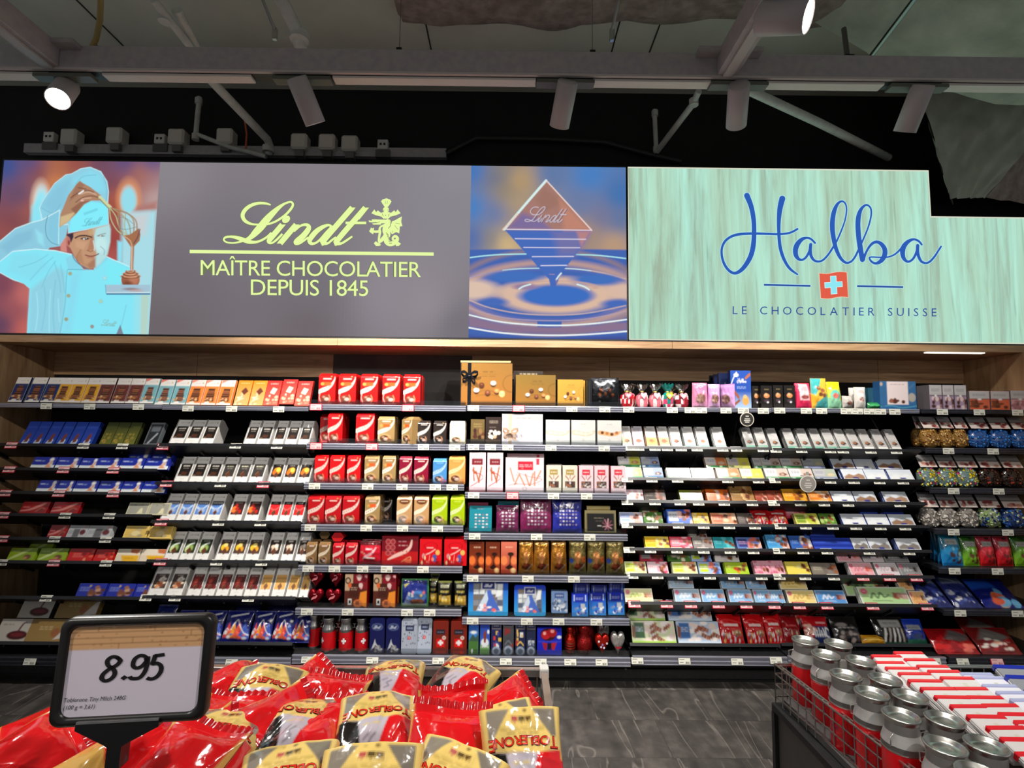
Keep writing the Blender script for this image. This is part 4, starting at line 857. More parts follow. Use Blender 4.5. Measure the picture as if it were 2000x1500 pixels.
# ---- motifs, all in unit coordinates of the front
def words(r, u0, v0, u1, v1, c, n=1, a=.8):
    for k in range(n):
        vv = v1-(v1-v0)*(k+.5)/n; hgt = (v1-v0)/n*.5; u = u0
        while u < u1:
            l = min(_rn.uniform(.06, .16)*(1 if u1-u0 > .4 else .8), u1-u); r.rect(u, vv-hgt/2, u+l, vv+hgt/2, c, None, a); u += l+.035
def logo(r, u, v, w, c, asp=1.0):
    """small script name, box from (u, v), width w; asp = pack width / height"""
    for s in lindt_unit(): r.line([(u+x*w, v+y*w*0.3*asp, max(q*w*0.8, 0.02)) for x, y, q in s][::2], .02, c, None, .95, 1)
def specks(r, u0, v0, u1, v1, n, cols, su, sv, seed=1):
    q = random.Random(seed)
    for _ in range(n): r.ell(q.uniform(u0, u1), q.uniform(v0, v1), su*q.uniform(.6, 1.3), sv*q.uniform(.6, 1.3), q.choice(cols), None, 1, 0)
def stackpic(r, cu, v0, v1, wu, cols=('#5a2c1c', '#8a4a30', '#3e1c12'), nut='#e0b47c', seed=1):
    q = random.Random(seed); n = 6
    for k in range(n):
        vv = v0+(v1-v0)*k/n; hw = wu*(1-.35*k/n)*q.uniform(.85, 1.1)
        r.poly([(cu-hw, vv), (cu+hw*.9, vv-.01), (cu+hw, vv+(v1-v0)/n*.9), (cu-hw*.9, vv+(v1-v0)/n)], cols[k % len(cols)])
        r.line([(cu-hw*.8, vv+(v1-v0)/n*.8), (cu+hw*.7, vv+(v1-v0)/n*.7)], .02, '#b07a58', None, .8, 1)
    specks(r, cu-wu*1.1, v0-.03, cu+wu*1.1, v0+.12, 6, [nut, '#f0d0a0', '#c88850'], .07, .03, seed)
def square(r, cu, cv, s, c='#5e3420', asp=1.6):
    r.poly([(cu-s, cv), (cu, cv-s/asp), (cu+s, cv), (cu, cv+s/asp)], c); r.line([(cu-s*.9, cv), (cu, cv+s/asp*.9)], .025, '#a07050', None, .8, 1)
def swoosh(r, band='#f0c8b8', ball='#7a3a2a', bg2='#d89a80', spk='#c0453a', nut=None):
    """ribbon that rises across the front over a split truffle ball"""
    r.ell(.42, .20, .36, .17, bg2, .05, .8); r.ell(.40, .19, .27, .12, ball, .03); r.ell(.50, .17, .14, .055, '#e4c4b4', .03, .9); r.ell(.33, .24, .08, .03, '#c89a80', .03, .9)
    r.line([(.0, .40, .12), (.25, .46, .15), (.55, .53, .14), (.80, .66, .11), (.93, .80, .06), (.95, .88, .03)], .1, band)
    for k in range(6): r.ell(.10+k*.13, .42+k*.038+(.04 if k > 4 else 0), .03, .022, spk, None, .8)
    r.line([(.10, .36), (.06, .22), (.15, .08)], .04, band, None, .8); r.line([(.62, .3), (.70, .18), (.62, .06)], .05, '#e8a070', None, .7)
    if nut: specks(r, .55, .03, .9, .2, 5, nut, .07, .035, 3)
def lind_top(r, c='#b02018', w='#f2d0c0', oval=True):
    if oval: r.ring(.5, .82, .33, .11, .02, c, .02, .8)
    r.rect(.28, .79, .72, .825, w, .02, .9)

# ---- bay A, top shelf bars: pale cap over a photo panel
def cap_bar(t, look, col, seed, cap='#f2ece6', nut='#e0b47c', sidec=None, cor=None):
    def a(r):
        r.rect(0, 0, 1, .74, col); r.vgrad(0.0, .3, '#ffffff', col, 0.0)
        r.rect(0, 0, 1, .07, '#efe9e2'); r.poly([(.15, .05), (.6, .05), (.5, .13), (.25, .12)], '#f4efe8')
        stackpic(r, .5, .14, .66, .33, nut=nut, seed=seed); words(r, .3, .84, .7, .88, '#c9c2b8', 1); r.ell(.82, .87, .04, .03, '#c8b070')
        if cor: r.poly([(0, 1), (.5, 1), (0, .86)], cor)
    flat_pack(t, .084, .168, .012, look, cap, a, side=sidec or col, top=cap)
cap_bar('bnavy', 'navy bar with nut photo and white cap', '#23366e', 1)
cap_bar('byel', 'yellow bar with pale photo and white cap', '#f0b030', 2, nut='#f4d080', sidec='#f2c860')
cap_bar('bbrn', 'brown bar with nut photo and white cap', '#6e3430', 3)
cap_bar('bteal', 'pale teal bar with red corner', '#7ab4be', 4, cor='#f07868')
cap_bar('bora', 'orange bar with pink corner and pale cap', '#f08a3c', 5, cor='#f49078', nut='#f0c090')
def a_(r):
    r.vgrad(0, 1, '#f8b070', '#f58a1e'); r.line([(.1, .0), (.3, .25), (.5, .5)], .16, '#f8d0b0', .08, .8); square(r, .58, .56, .26, '#6a3826'); specks(r, .2, .05, .8, .38, 9, ['#f0c8a0', '#e8a870', '#f8dcc0'], .1, .04, 3); words(r, .2, .86, .8, .91, '#f8e0a0', 1)
flat_pack('boplain', .084, .168, .012, 'orange bar with tilted brown square', '#f58a1e', a_, side='#d8741a')
def a_(r):
    r.vgrad(0, 1, '#f06050', '#e42a28'); r.poly([(.3, .5), (.62, .44), (.78, .66), (.46, .72)], '#f8e8c8'); specks(r, .15, .04, .85, .4, 14, ['#f4c0a0', '#f8dcc8', '#e88870'], .1, .045, 4); words(r, .25, .84, .75, .9, '#ffd8c8', 2)
flat_pack('bred', .084, .168, .012, 'red bar with tilted white square', '#e42a28', a_, side='#b81e20')
def a_(r):
    r.vgrad(0, 1, '#2a4ab0', '#1c3a98'); r.poly([(.2, .0), (.75, .0), (.8, .18), (.6, .3), (.3, .16)], '#c8d4e8'); r.poly([(.35, .08), (.65, .1), (.72, .42), (.55, .5), (.42, .35)], '#7a3c30'); words(r, .1, .7, .9, .8, '#3c5cc0', 2)
flat_pack('bbluefig', .07, .155, .014, 'bright blue bar with small brown figure', '#1c3a98', a_)
def a_(r): r.vgrad(0, 1, '#6a6a28', '#2c3418'); specks(r, .1, .1, .9, .5, 8, ['#8a7a30', '#b09040', '#4a5020'], .12, .06, 5)
flat_pack('bolive', .075, .155, .014, 'dark olive bar with nut photo', '#343a1c', a_)
def a_(r): r.rect(.08, .08, .92, .92, '#22262a'); r.rect(.2, .6, .8, .85, '#5a6066'); r.line([(.3, .1), (.5, .3), (.7, .5)], .1, '#9aa0a4', .04)
flat_pack('bgrey', .08, .155, .014, 'charcoal bar with silver frame', '#60666a', a_)
# ---- horizontal tablets
TW, TH, TT = .150, .074, .011
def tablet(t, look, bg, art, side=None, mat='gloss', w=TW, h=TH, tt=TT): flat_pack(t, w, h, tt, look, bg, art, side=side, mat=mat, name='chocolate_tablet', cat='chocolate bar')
def a_(r):
    r.rect(0, 0, 1, .3, '#d4e4ee'); r.poly([(0, .3), (.4, .22), (.7, .34), (1, .26), (1, .0), (0, 0)], '#eef4f6'); r.ell(.78, .78, .09, .16, '#f4f4f2'); r.poly([(.66, 0), (.92, 0), (.86, .6), (.72, .62)], '#e8ecec'); r.ell(.80, .5, .05, .14, '#e0a888'); r.poly([(.6, .1), (.7, .5), (.88, .1)], '#e8a078'); words(r, .12, .55, .5, .75, '#8ea4e0', 1); r.rect(.08, .66, .3, .72, '#c8d4f0')
tablet('tchef', 'royal blue tablet with white clad cook printed', '#2030a0', a_)
def a_(r): r.line([(.05, .25, .1), (.35, .35, .16), (.6, .6, .16), (.8, .85, .12)], .1, '#e08a80'); r.ell(.75, .35, .14, .2, '#8a2a28'); words(r, .08, .5, .3, .6, '#f0b0a8', 1); r.line([(.6, .2), (.75, .5), (.9, .4)], .05, '#c86a50')
tablet('tredsw', 'red tablet with pale ribbon', '#a8141c', a_)
def a_(r): r.rect(.04, .08, .96, .92, '#a8a698'); r.poly([(.5, .1), (.62, .55), (.72, .55), (.78, .1)], '#e8e0b8'); r.rect(.3, .78, .36, .84, '#6a685c'); r.rect(.62, .78, .7, .84, '#6a685c')
tablet('tcream', 'grey cream tablet with pale border', '#d8d2b0', a_)
def a_(r): r.rect(.05, .3, .5, .6, '#aeb2b6'); r.rect(.3, .05, .62, .7, '#6c6a6c'); r.ell(.78, .45, .15, .22, '#6a2a30'); r.ell(.85, .85, .06, .1, '#e0a0a0'); words(r, .1, .75, .6, .85, '#9a9ca0', 1)
tablet('tsilver', 'silver tablet with dark red berry', '#c4c6c8', a_)
def a_(r): r.rect(.05, .1, .95, .9, '#e0bc60'); r.poly([(.2, .1), (.5, .9), (.8, .9), (.55, .1)], '#c8b078'); r.ell(.5, .4, .2, .2, '#e8d49a'); r.ell(.7, .2, .12, .12, '#b0a078')
tablet('tyellow', 'soft yellow tablet with pale swirl', '#f0d070', a_)
def a_(r): r.rect(0, 0, 1, .5, '#f0b820'); r.poly([(0, .0), (.35, .0), (.2, .5), (0, .5)], '#e8d8c0'); r.poly([(.55, 1), (1, 1), (.9, .62), (.6, .7)], '#d07040'); words(r, .4, .2, .8, .35, '#c88a10', 1)
tablet('tyelwhite', 'cream tablet with bright yellow band', '#f2e4cc', a_)
def a_(r): r.line([(.1, .15, .1), (.35, .45, .16), (.6, .75, .12), (.75, .95, .06)], .1, '#d8e890'); r.ell(.72, .3, .14, .2, '#7a4a28'); r.ell(.66, .22, .08, .1, '#c89850'); words(r, .1, .7, .35, .8, '#e8f0b0', 1)
tablet('tgreen', 'lime green tablet with pale ribbon', '#98b81c', a_)
def a_(r): words(r, .2, .3, .6, .65, '#f08070', 3); specks(r, .6, .1, .95, .8, 6, ['#f06040', '#f8a070', '#8a1010'], .08, .14, 2)
tablet('tred', 'bright red tablet with faint lettering', '#d01818', a_)
def a_(r): specks(r, .45, .1, .95, .75, 12, ['#7a4630', '#a06a48', '#c89a70', '#5a2c1c'], .1, .16, 7); words(r, .08, .4, .42, .75, '#8a98e0', 3); r.ell(.42, .8, .03, .06, '#e0c070')
tablet('thazel', 'dark blue tablet with hazelnut heap', '#1c2a9c', a_)
def splash(r): r.ell(.62, .28, .3, .2, '#4a1018'); r.ell(.62, .3, .2, .09, '#7a2028'); r.line([(.6, .4), (.66, .75), (.72, .85)], .05, '#5a1820'); r.rect(.9, .8, .98, .95, '#d89090'); words(r, .1, .7, .4, .8, '#8a847c', 1)
flat_pack('xsplash', .22, .12, .02, 'flat white box with dark splash', '#c8c2b8', splash, side='#3a3836', name='praline_box', cat='chocolate box')
def a_(r): words(r, .25, .5, .55, .7, '#e0cc98', 2); r.ell(.66, .4, .1, .2, '#a0563a'); r.poly([(.66, .1), (1, .2), (1, .8), (.9, .7)], '#e8e4e0'); r.vgrad(0, 1, '#a8864a', '#8a6a34', .25)
flat_pack('xgoldflat', .26, .12, .02, 'flat golden box with white corner', '#a08048', a_, name='praline_box', cat='chocolate box')
# ---- bay B, white bars with a picture panel
def exbar(t, look, art, pan='#1a1614', cap='#eceae6'):
    def a(r):
        r.rect(.06, .24, .94, .73, pan); art(r)
        for s in (-1, 1): r.line([(.5+s*.3, .87), (.5+s*.1, .89)], .02, '#b8b2a8', None, .8, 1)
        words(r, .18, .86, .72, .9, '#bdb6ac', 1); r.ell(.82, .88, .04, .025, '#8a7a50'); r.rect(.3, .12, .7, .16, '#dcd8d2', None, .8)
        r.ell(.5, .0, .12, .05, '#6a6662')
    flat_pack(t, .082, .172, .011, look, cap, a, side='#cfcbc6', mat='card')
def pct(r, c='#e8e0d4'): words(r, .25, .60, .75, .68, c, 1); words(r, .3, .53, .72, .57, '#b0a494', 1)
exbar('exdark', 'white bar with black panel and percent figure', lambda r: (pct(r), r.poly([(.25, .3), (.7, .27), (.75, .4), (.3, .42)], '#4a2a1c'), r.rect(.1, .26, .3, .3, '#7a5a48')))
exbar('exgrey', 'white bar with charcoal panel and pale writing', lambda r: (pct(r, '#f4f0d0'), square(r, .5, .33, .2)), pan='#3a3634')
exbar('exora', 'white bar with black panel and orange segments', lambda r: (r.ell(.5, .48, .3, .13, '#f09020'), r.ell(.36, .42, .22, .1, '#e86c18'), r.ell(.58, .52, .18, .09, '#f8c850'), square(r, .48, .32, .2), words(r, .3, .66, .7, .7, '#d8d0c8', 1)), pan='#241a16')
exbar('exblue', 'white bar with blue snowy picture', lambda r: (r.vgrad(.24, .73, '#5a86d0', '#5a86d0', 0), r.rect(.06, .24, .94, .6, '#5a88d0'), r.rect(.06, .6, .94, .73, '#4a4a50'), words(r, .15, .63, .85, .69, '#f4f4f4', 1), r.line([(.1, .5), (.5, .42), (.85, .56)], .07, '#c8dcf4', .05), r.ell(.52, .38, .26, .1, '#a8b8d8', .06), square(r, .5, .31, .16)))
exbar('exredor', 'white bar with orange red fruit picture', lambda r: (specks(r, .2, .3, .8, .58, 9, ['#e84828', '#f08030', '#c02018', '#f8a850'], .16, .07, 4), square(r, .5, .31, .16), words(r, .25, .65, .75, .69, '#c8b8b0', 1)), pan='#3a1c1c')
exbar('exred', 'white bar with bright red chilli panel', lambda r: (r.rect(.06, .24, .94, .62, '#d81820'), r.line([(.1, .5), (.5, .42), (.9, .54)], .06, '#f05a58', .03), square(r, .5, .32, .2), words(r, .3, .65, .7, .7, '#f0e8e4', 1)), pan='#1c1414')
exbar('exlime', 'white bar with green pear picture', lambda r: (r.ell(.45, .42, .3, .14, '#98b860', .06), r.ell(.35, .38, .2, .1, '#c8d890', .04), r.line([(.2, .45), (.5, .56), (.75, .6)], .06, '#e0e8e0', .03), square(r, .5, .33, .22), words(r, .28, .65, .72, .69, '#d8d8d0', 1)), pan='#26301c')
exbar('exyel', 'white bar with yellow fruit picture', lambda r: (r.ell(.42, .46, .26, .12, '#f4c828'), r.ell(.56, .40, .24, .1, '#e8a020'), r.ell(.48, .54, .16, .07, '#fae080'), square(r, .5, .32, .2), words(r, .28, .65, .72, .69, '#d8d0c8', 1)), pan='#4a3a34')
exbar('exvan', 'white bar with vanilla flower picture', lambda r: (specks(r, .3, .36, .7, .58, 7, ['#f0e4d8', '#e0c8b0', '#f8f0e8'], .13, .06, 6), square(r, .48, .33, .22), r.rect(.3, .66, .7, .7, '#f0e8e0')), pan='#2c1c18')
exbar('exnut', 'white bar with nut cluster picture', lambda r: (specks(r, .3, .28, .8, .52, 10, ['#b06a40', '#d89060', '#8a4a30', '#f0d8c0'], .12, .055, 7), specks(r, .4, .5, .75, .62, 5, ['#e8e0d8', '#c8c0b8'], .1, .04, 3), words(r, .3, .66, .7, .7, '#d8d0c8', 1)), pan='#4a3c38')
exbar('exberry', 'white bar with dark red berry picture', lambda r: (specks(r, .15, .28, .85, .58, 12, ['#8a2a28', '#c04a38', '#e08060', '#5a1a1c'], .15, .07, 8), square(r, .45, .3, .16), words(r, .25, .65, .75, .69, '#c8a8a0', 1)), pan='#5a2424')
exbar('exgold', 'white bar with golden caramel panel', lambda r: (r.rect(.06, .58, .94, .64, '#c89048'), square(r, .5, .34, .2, '#8a5a3c'), r.vgrad(.24, .7, '#f0c078', '#e0a850', .0)), pan='#e4b060')
def flame(r):
    for k in range(4):
        cu = .2+.2*k; q = random.Random(k); r.poly([(cu-.2, .15), (cu-.05, .45), (cu+.02, .62), (cu+.1, .45), (cu+.22, .12)], ('#d83838', '#f0a030', '#e85840', '#3a58b0')[k % 4], .03)
    r.line([(.0, .2), (.15, .42), (.3, .36), (.48, .68), (.6, .58), (.8, .3), (.97, .22)], .03, '#f0f0f4'); specks(r, .1, .1, .9, .4, 14, ['#e86040', '#f0c040', '#f4f4f4', '#c02838', '#5a78c8'], .06, .04, 9); r.line([(.2, .8), (.45, .84), (.8, .9)], .05, '#e8ecf4', .02, .9); r.ell(.85, .12, .08, .04, '#d0d8e8')
pouch('pflame', .17, .17, .05, 'navy bag with white peak and red orange pieces', '#141c6c', flame, seal=.05)
def a_(r): words(r, .2, .6, .8, .8, '#3a3a50', 2); specks(r, .1, .1, .9, .5, 12, ['#3a4aa0', '#c8d0e0', '#18206a'], .1, .06, 3)
pouch('pnavyw', .16, .2, .05, 'navy bag with white wrapped pieces', '#1c2460', a_)
# ---- bay C cartons
def ltr(t, look, bg, side, band='#f4d4c8', ball='#7a3a2a', bg2=None, top=None, w=.104, h=.19, d=.075, spk='#b03a30', nut=None, txt='#f6d8cc', oval=None, gloss='gloss', extra=None):
    def a(r):
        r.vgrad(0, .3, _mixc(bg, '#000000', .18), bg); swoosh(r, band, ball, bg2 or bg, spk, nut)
        if oval: r.ell(.5, .82, .34, .10, oval)
        else: r.ring(.5, .83, .34, .1, .018, _mixc(bg, '#000000', .25), .02, .7)
        r.rect(.26, .805, .74, .845, txt, .02, .9); r.ell(.75, .9, .03, .02, '#e0b060', None, .8); r.rect(.12, .02, .8, .05, _mixc(bg, '#ffffff', .35), .02, .6)
        if extra: extra(r)
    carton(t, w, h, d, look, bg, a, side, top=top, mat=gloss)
def _mixc(a, b, t):
    A, B = H(a), H(b); return tuple(A[k]*(1-t)+B[k]*t for k in range(3))
badge = lambda r: (r.rect(.25, .60, .72, .72, '#f06028', .03), r.ell(.22, .66, .1, .05, '#c8a050'))
ltr('Lred', 'tall red truffle carton', '#dc1414', '#c81010', top='#d81818', extra=badge, w=.106, h=.192)
ltr('Lred2', 'red truffle carton with pale ribbon', '#d81016', '#b80c10', w=.090, h=.165, d=.065)
ltr('Lredflat', 'red truffle carton with folded flap', '#c4101a', '#a00c12', top='#e03030', w=.098, h=.165, d=.07)
ltr('Lgold', 'golden truffle carton with mixed balls', '#a88858', '#9a7a4c', band='#f2e8d4', ball='#5a3420', bg2='#c8a870', extra=badge, w=.1, h=.165, d=.07, nut=['#f0e8e0', '#c87848', '#7a4828'])
ltr('Ldark', 'black truffle carton with silver ribbon', '#2e2622', '#4a2a26', band='#e4ded6', ball='#1c1410', bg2='#5a4a42', oval='#1c1614', w=.08, h=.142, d=.06, txt='#d8d0c8', spk='#6a625a')
ltr('Lwhite', 'cream truffle carton with dark leaf', '#efe2cc', '#e2d2b6', band='#f8f0dc', ball='#4a3824', bg2='#e8d8b8', w=.1, h=.142, d=.06, txt='#e0c890', spk='#e0cca0')
ltr('Lmar', 'maroon truffle carton with pale ribbon', '#8c1030', '#6c0c22', w=.084, h=.162, d=.065)
ltr('Lblue', 'sky blue truffle carton', '#4a8cc8', '#2c6aa8', band='#a8c8e0', ball='#28303c', bg2='#6aa0d0', w=.088, h=.15, d=.06, spk='#6a98c0', txt='#78acd8', nut=['#d86060'])
ltr('Lora', 'orange truffle carton', '#e89a50', '#c87830', band='#f6cfa0', ball='#5a3020', bg2='#e8b070', w=.098, h=.165, d=.06, spk='#e0a060', txt='#e8b070')
ltr('Lcar', 'caramel truffle carton with brown oval', '#c89a68', '#a87038', band='#f4e4cc', ball='#8a8078', bg2='#d8b890', oval='#6a3820', w=.098, h=.165, d=.065, txt='#d8b890', nut=['#e08848', '#b85a30'], spk='#e8d0b0')
ltr('Lgrn', 'lime green truffle carton', '#a8c410', '#7c9a10', band='#d8e4a0', ball='#3a4a20', bg2='#b8cc40', top='#c8e020', w=.098, h=.168, d=.065, txt='#c0d850', spk='#b8cc70', nut=['#b08050', '#c8a070'])
ltr('Lbrn', 'small bronze truffle carton', '#8a6844', '#6e5030', band='#efe0c4', ball='#3a2c24', bg2='#a88458', w=.07, h=.128, d=.055)
ltr('Lsred', 'small red truffle carton', '#c01424', '#94101a', w=.072, h=.125, d=.055)
def hexlid(t, look, col):
    mb = MB(); mb.face([(0.04*math.cos(k*math.pi/3), -0.0, 0.03+0.03*math.sin(k*math.pi/3)) for k in range(6)], col, 'card')
    V = [(0.04*math.cos(k*math.pi/3), y, 0.03+0.03*math.sin(k*math.pi/3)) for y in (0, .05) for k in range(6)]
    mb.faces(V, [(k, (k+1) % 6, 6+(k+1) % 6, 6+k) for k in range(6)], _mixc(col, '#000000', .3), 'card')
    reg(t, mb.data('truffle_carton'), .08, .06, .05, look, 'truffle_carton', 'chocolate box')
hexlid('hexred', 'hexagonal red carton end lying on top', '#d01820'); hexlid('hexgold', 'hexagonal bronze carton end lying on top', '#8a6a40')
def a_(r): r.rect(0, .82, 1, 1, '#5a0c16'); r.ring(.5, .72, .3, .12, .02, '#a80c20', .03); r.rect(.3, .64, .6, .69, '#f0c0c8'); r.line([(.2, .25, .05), (.35, .38, .1), (.6, .5, .1), (.78, .72, .05)], .08, '#f0b0b8'); r.line([(.25, .3), (.7, .28)], .07, '#f8e0d8'); r.rect(.24, .2, .72, .24, '#5a1018'); specks(r, .1, .4, .3, .55, 2, ['#c88070'], .06, .05)
pouch('pcrim', .14, .135, .04, 'crimson pouch with dark top', '#d0142c', a_, seal=.03)
def a_(r):
    r.rect(0, 0, 1, .48, '#c01c20'); r.rect(0, .85, 1, 1, '#5c0e16')
    for i in range(2):
        for j in range(3): r.rect(.12+.13*i, .35+.2*j, .22+.13*i, .50+.2*j, '#a03038'); r.ring(.17+.13*i, .42+.2*j, .06, .08, .015, '#d07070', .03)
    r.line([(.18, .2, .05), (.4, .34, .12), (.65, .48, .12), (.78, .65, .08), (.82, .88, .03)], .1, '#f0c0b4'); specks(r, .3, .28, .7, .5, 8, ['#c04a40'], .02, .02); words(r, .46, .66, .7, .72, '#e8b0b0', 1); words(r, .46, .8, .68, .86, '#c8909a', 1); r.line([(.55, .12), (.78, .3), (.78, .1)], .03, '#e08a60'); r.ell(.72, .15, .1, .06, '#e06848')
flat_pack('gmaroon', .235, .165, .05, 'large maroon box with square grid and ribbon', '#7c1420', a_, side='#5c0e16', mat='gloss', name='gift_box', cat='chocolate box')
def a_(r): r.ring(.5, .75, .3, .13, .015, '#b00c14', .02); r.rect(.32, .66, .62, .7, '#f4c0b8'); r.line([(.3, .42), (.5, .5), (.7, .62)], .05, '#f0b0a8'); r.ell(.18, .36, .07, .1, '#d89090'); r.ell(.68, .28, .1, .15, '#4a5aa8'); r.ell(.82, .5, .1, .1, '#e8b860'); specks(r, .1, .05, .9, .3, 9, ['#f08878', '#a01018', '#e0c8c0', '#f8d8a0'], .05, .06, 5); r.line([(.42, .1), (.46, .4)], .02, '#f0a090')
flat_pack('gballs', .15, .15, .05, 'red gift box with blue and gold wrapped balls', '#dc1420', a_, side='#b40e16', mat='gloss', name='gift_box', cat='chocolate box')
# red foil heart on a clear cone
def heart_pts(w, h, n=28):
    P = []
    for k in range(n):
        a = 2*math.pi*k/n; x = 16*math.sin(a)**3; z = 13*math.cos(a)-5*math.cos(2*a)-2*math.cos(3*a)-math.cos(4*a); P.append((x/32*w, (z+17)/29*h))
    return P
def heart(t, look, col, w=.095, h=.1, d=.045, swc='#e08088', extra=None, mat='foil'):
    mb = MB(); P = heart_pts(w, h); cx, cz = 0, h*.55; n = len(P); V = []; L = ((1.0, d*.5), (.93, d*.22), (.72, d*.06), (.4, 0.004), (0.02, 0))
    for s, y in L: V += [(cx+(x-cx)*s, y, cz+(z-cz)*s) for x, z in P]
    F = [(j*n+k, j*n+(k+1) % n, (j+1)*n+(k+1) % n, (j+1)*n+k) for j in range(len(L)-1) for k in range(n)]
    mb.faces(V, F, col, mat, True)
    V2 = [(cx+(x-cx)*s, d-y, cz+(z-cz)*s) for s, y in L for x, z in P]; mb.faces(V2, F, col, mat, True)
    S = lambda u, v: (u, -0.001, v)
    if swc: mb.ribbon([(-w*.22, h*.42, .006), (-w*.1, h*.52, .012), (w*.05, h*.56, .012), (w*.14, h*.68, .008)], S, swc, 'gloss'); mb.ribbon([(-w*.1, h*.74, .006), (w*.08, h*.74, .006)], S, swc, 'gloss')
    if extra: extra(mb, S)
    reg(t, mb.data('foil_heart'), w, h, d, look, 'foil_heart', 'chocolate heart')
heart('hred', 'dark red foil heart', '#8c0c1c')
def a_(r):
    r.rect(0, .5, .36, 1, '#c8a888'); r.rect(.4, .55, 1, 1, '#8a1c28'); specks(r, .45, .5, .95, .95, 9, ['#a83040', '#e0a0a0', '#6a1420', '#e8c8c0'], .1, .07, 2); r.rect(.22, .3, .62, .72, '#4a241a'); words(r, .28, .5, .56, .62, '#c8a890', 2); r.poly([(.62, .1), (.98, .0), (.98, .5), (.7, .45)], '#f09030'); r.ell(.6, .12, .2, .12, '#d87840'); r.rect(.5, .08, .66, .2, '#8a4a30'); r.rect(.16, .08, .32, .26, '#f0f0ec'); r.rect(.19, .12, .29, .22, '#2a2a28'); r.ring(.14, .8, .1, .08, .04, '#3a2a24', .02); r.ell(.22, .66, .08, .08, '#e06838')
flat_pack('gbrown', .15, .19, .06, 'brown and red gift box with orange pieces', '#5c2a20', a_, side='#a81420', mat='gloss', name='gift_box', cat='chocolate box')
def a_(r): r.rect(.05, .06, .95, .95, '#1c2878'); r.poly([(.1, .1), (.25, .45), (.4, .1)], '#8898c8'); r.ell(.6, .4, .32, .2, '#4a7ab8', .05); specks(r, .3, .4, .85, .55, 6, ['#f0f0f0', '#e07070', '#f8d860'], .05, .05, 4); r.ell(.6, .22, .25, .1, '#7a4a38'); r.rect(.05, .02, .95, .12, '#b8d0b0'); r.poly([(.1, .8), (.3, .86), (.15, .7)], '#c8c060')
pouch('pblugrn', .16, .16, .05, 'dark blue pouch with green edges', '#3c8a3c', a_, seal=.03)
def a_(r): r.rect(.1, .08, .9, .46, '#f4c850'); specks(r, .15, .1, .85, .44, 10, ['#f8dc80', '#e0a830', '#f8e8b0', '#a88a40'], .09, .06, 5); words(r, .2, .55, .8, .68, '#b8a848', 1); r.rect(.2, .75, .8, .86, '#b0b090', .02, .7); r.rect(.05, .93, .95, .98, '#c0c860'); r.ell(.6, .04, .1, .03, '#c0c8c0')
pouch('pblack', .095, .15, .05, 'black bag with yellow label', '#12100e', a_, seal=.04)
# small milk can of the shelf (red sleeve, steel neck)
def can_mesh(w, h, seg, cross=None, detail=True):
    r = w/2; mb = MB(); prof = [(0, 0), (r*.96, 0), (r, .01), (r, h*.06), (r*.97, h*.07), (r*.985, h*.075), (r*.985, h*.60)]
    mb.lathe([(r*.97, 0), (r, h*.01), (r, h*.06), (r*.975, h*.075)], '#a8a6a4', 'metal', seg)
    mb.lathe([(r*.985, h*.075), (r*.985, h*.60)], '#c8101a', 'gloss', seg)
    mb.lathe([(r*.99, h*.60), (r*1.0, h*.61), (r*.99, h*.66), (r*.95, h*.69), (r*.74, h*.79), (r*.72, h*.82), (r*.72, h*.90)], '#b4b2b0', 'metal', seg)
    mb.lathe([(r*.80, h*.89), (r*.84, h*.90), (r*.84, h*.985), (r*.80, h), (r*.66, h*1.0), (r*.6, h*.97), (0.001, h*.968)], '#c0bebc', 'metal', seg)
    return mb
def can_cross(mb, w, h, ang, col='#f2eef0', size=.3):
    r = w/2*.992
    def S(u, v): a = ang+u/r; return (r*math.sin(a), -r*math.cos(a), v)
    s = w*size; t = s*.36
    for hw, hh in ((s/2, t/2), (t/2, s/2)):
        n = 6
        for k in range(n):
            a0, a1 = -hw+2*hw*k/n, -hw+2*hw*(k+1)/n; mb.face([S(a0, h*.36-hh), S(a1, h*.36-hh), S(a1, h*.36+hh), S(a0, h*.36+hh)], col, 'gloss')
for t, ang, lk in (('can0', -1.2, 'small red milk can tin showing scuffed side'), ('can1', -.75, 'small red milk can tin, half cross showing'), ('can2', .0, 'small red milk can tin with centred cross'), ('can3', .55, 'small red milk can tin, cross turned sideways')):
    mb = can_mesh(.094, .19, 24); can_cross(mb, .094, .19, ang, size=.34)
    for s in (-1, 1): mb.tube([(s*.047, 0, .128), (s*.056, 0, .13), (s*.056, 0, .148), (s*.044, 0, .15)], .002, '#c0c0c0', 'metal', 6)
    V = mb.v; mb.v = [(x, y+.047, z) for x, y, z in V]; reg(t, mb.data('milk_can_tin'), .094, .19, .094, lk, 'milk_can_tin', 'tin')
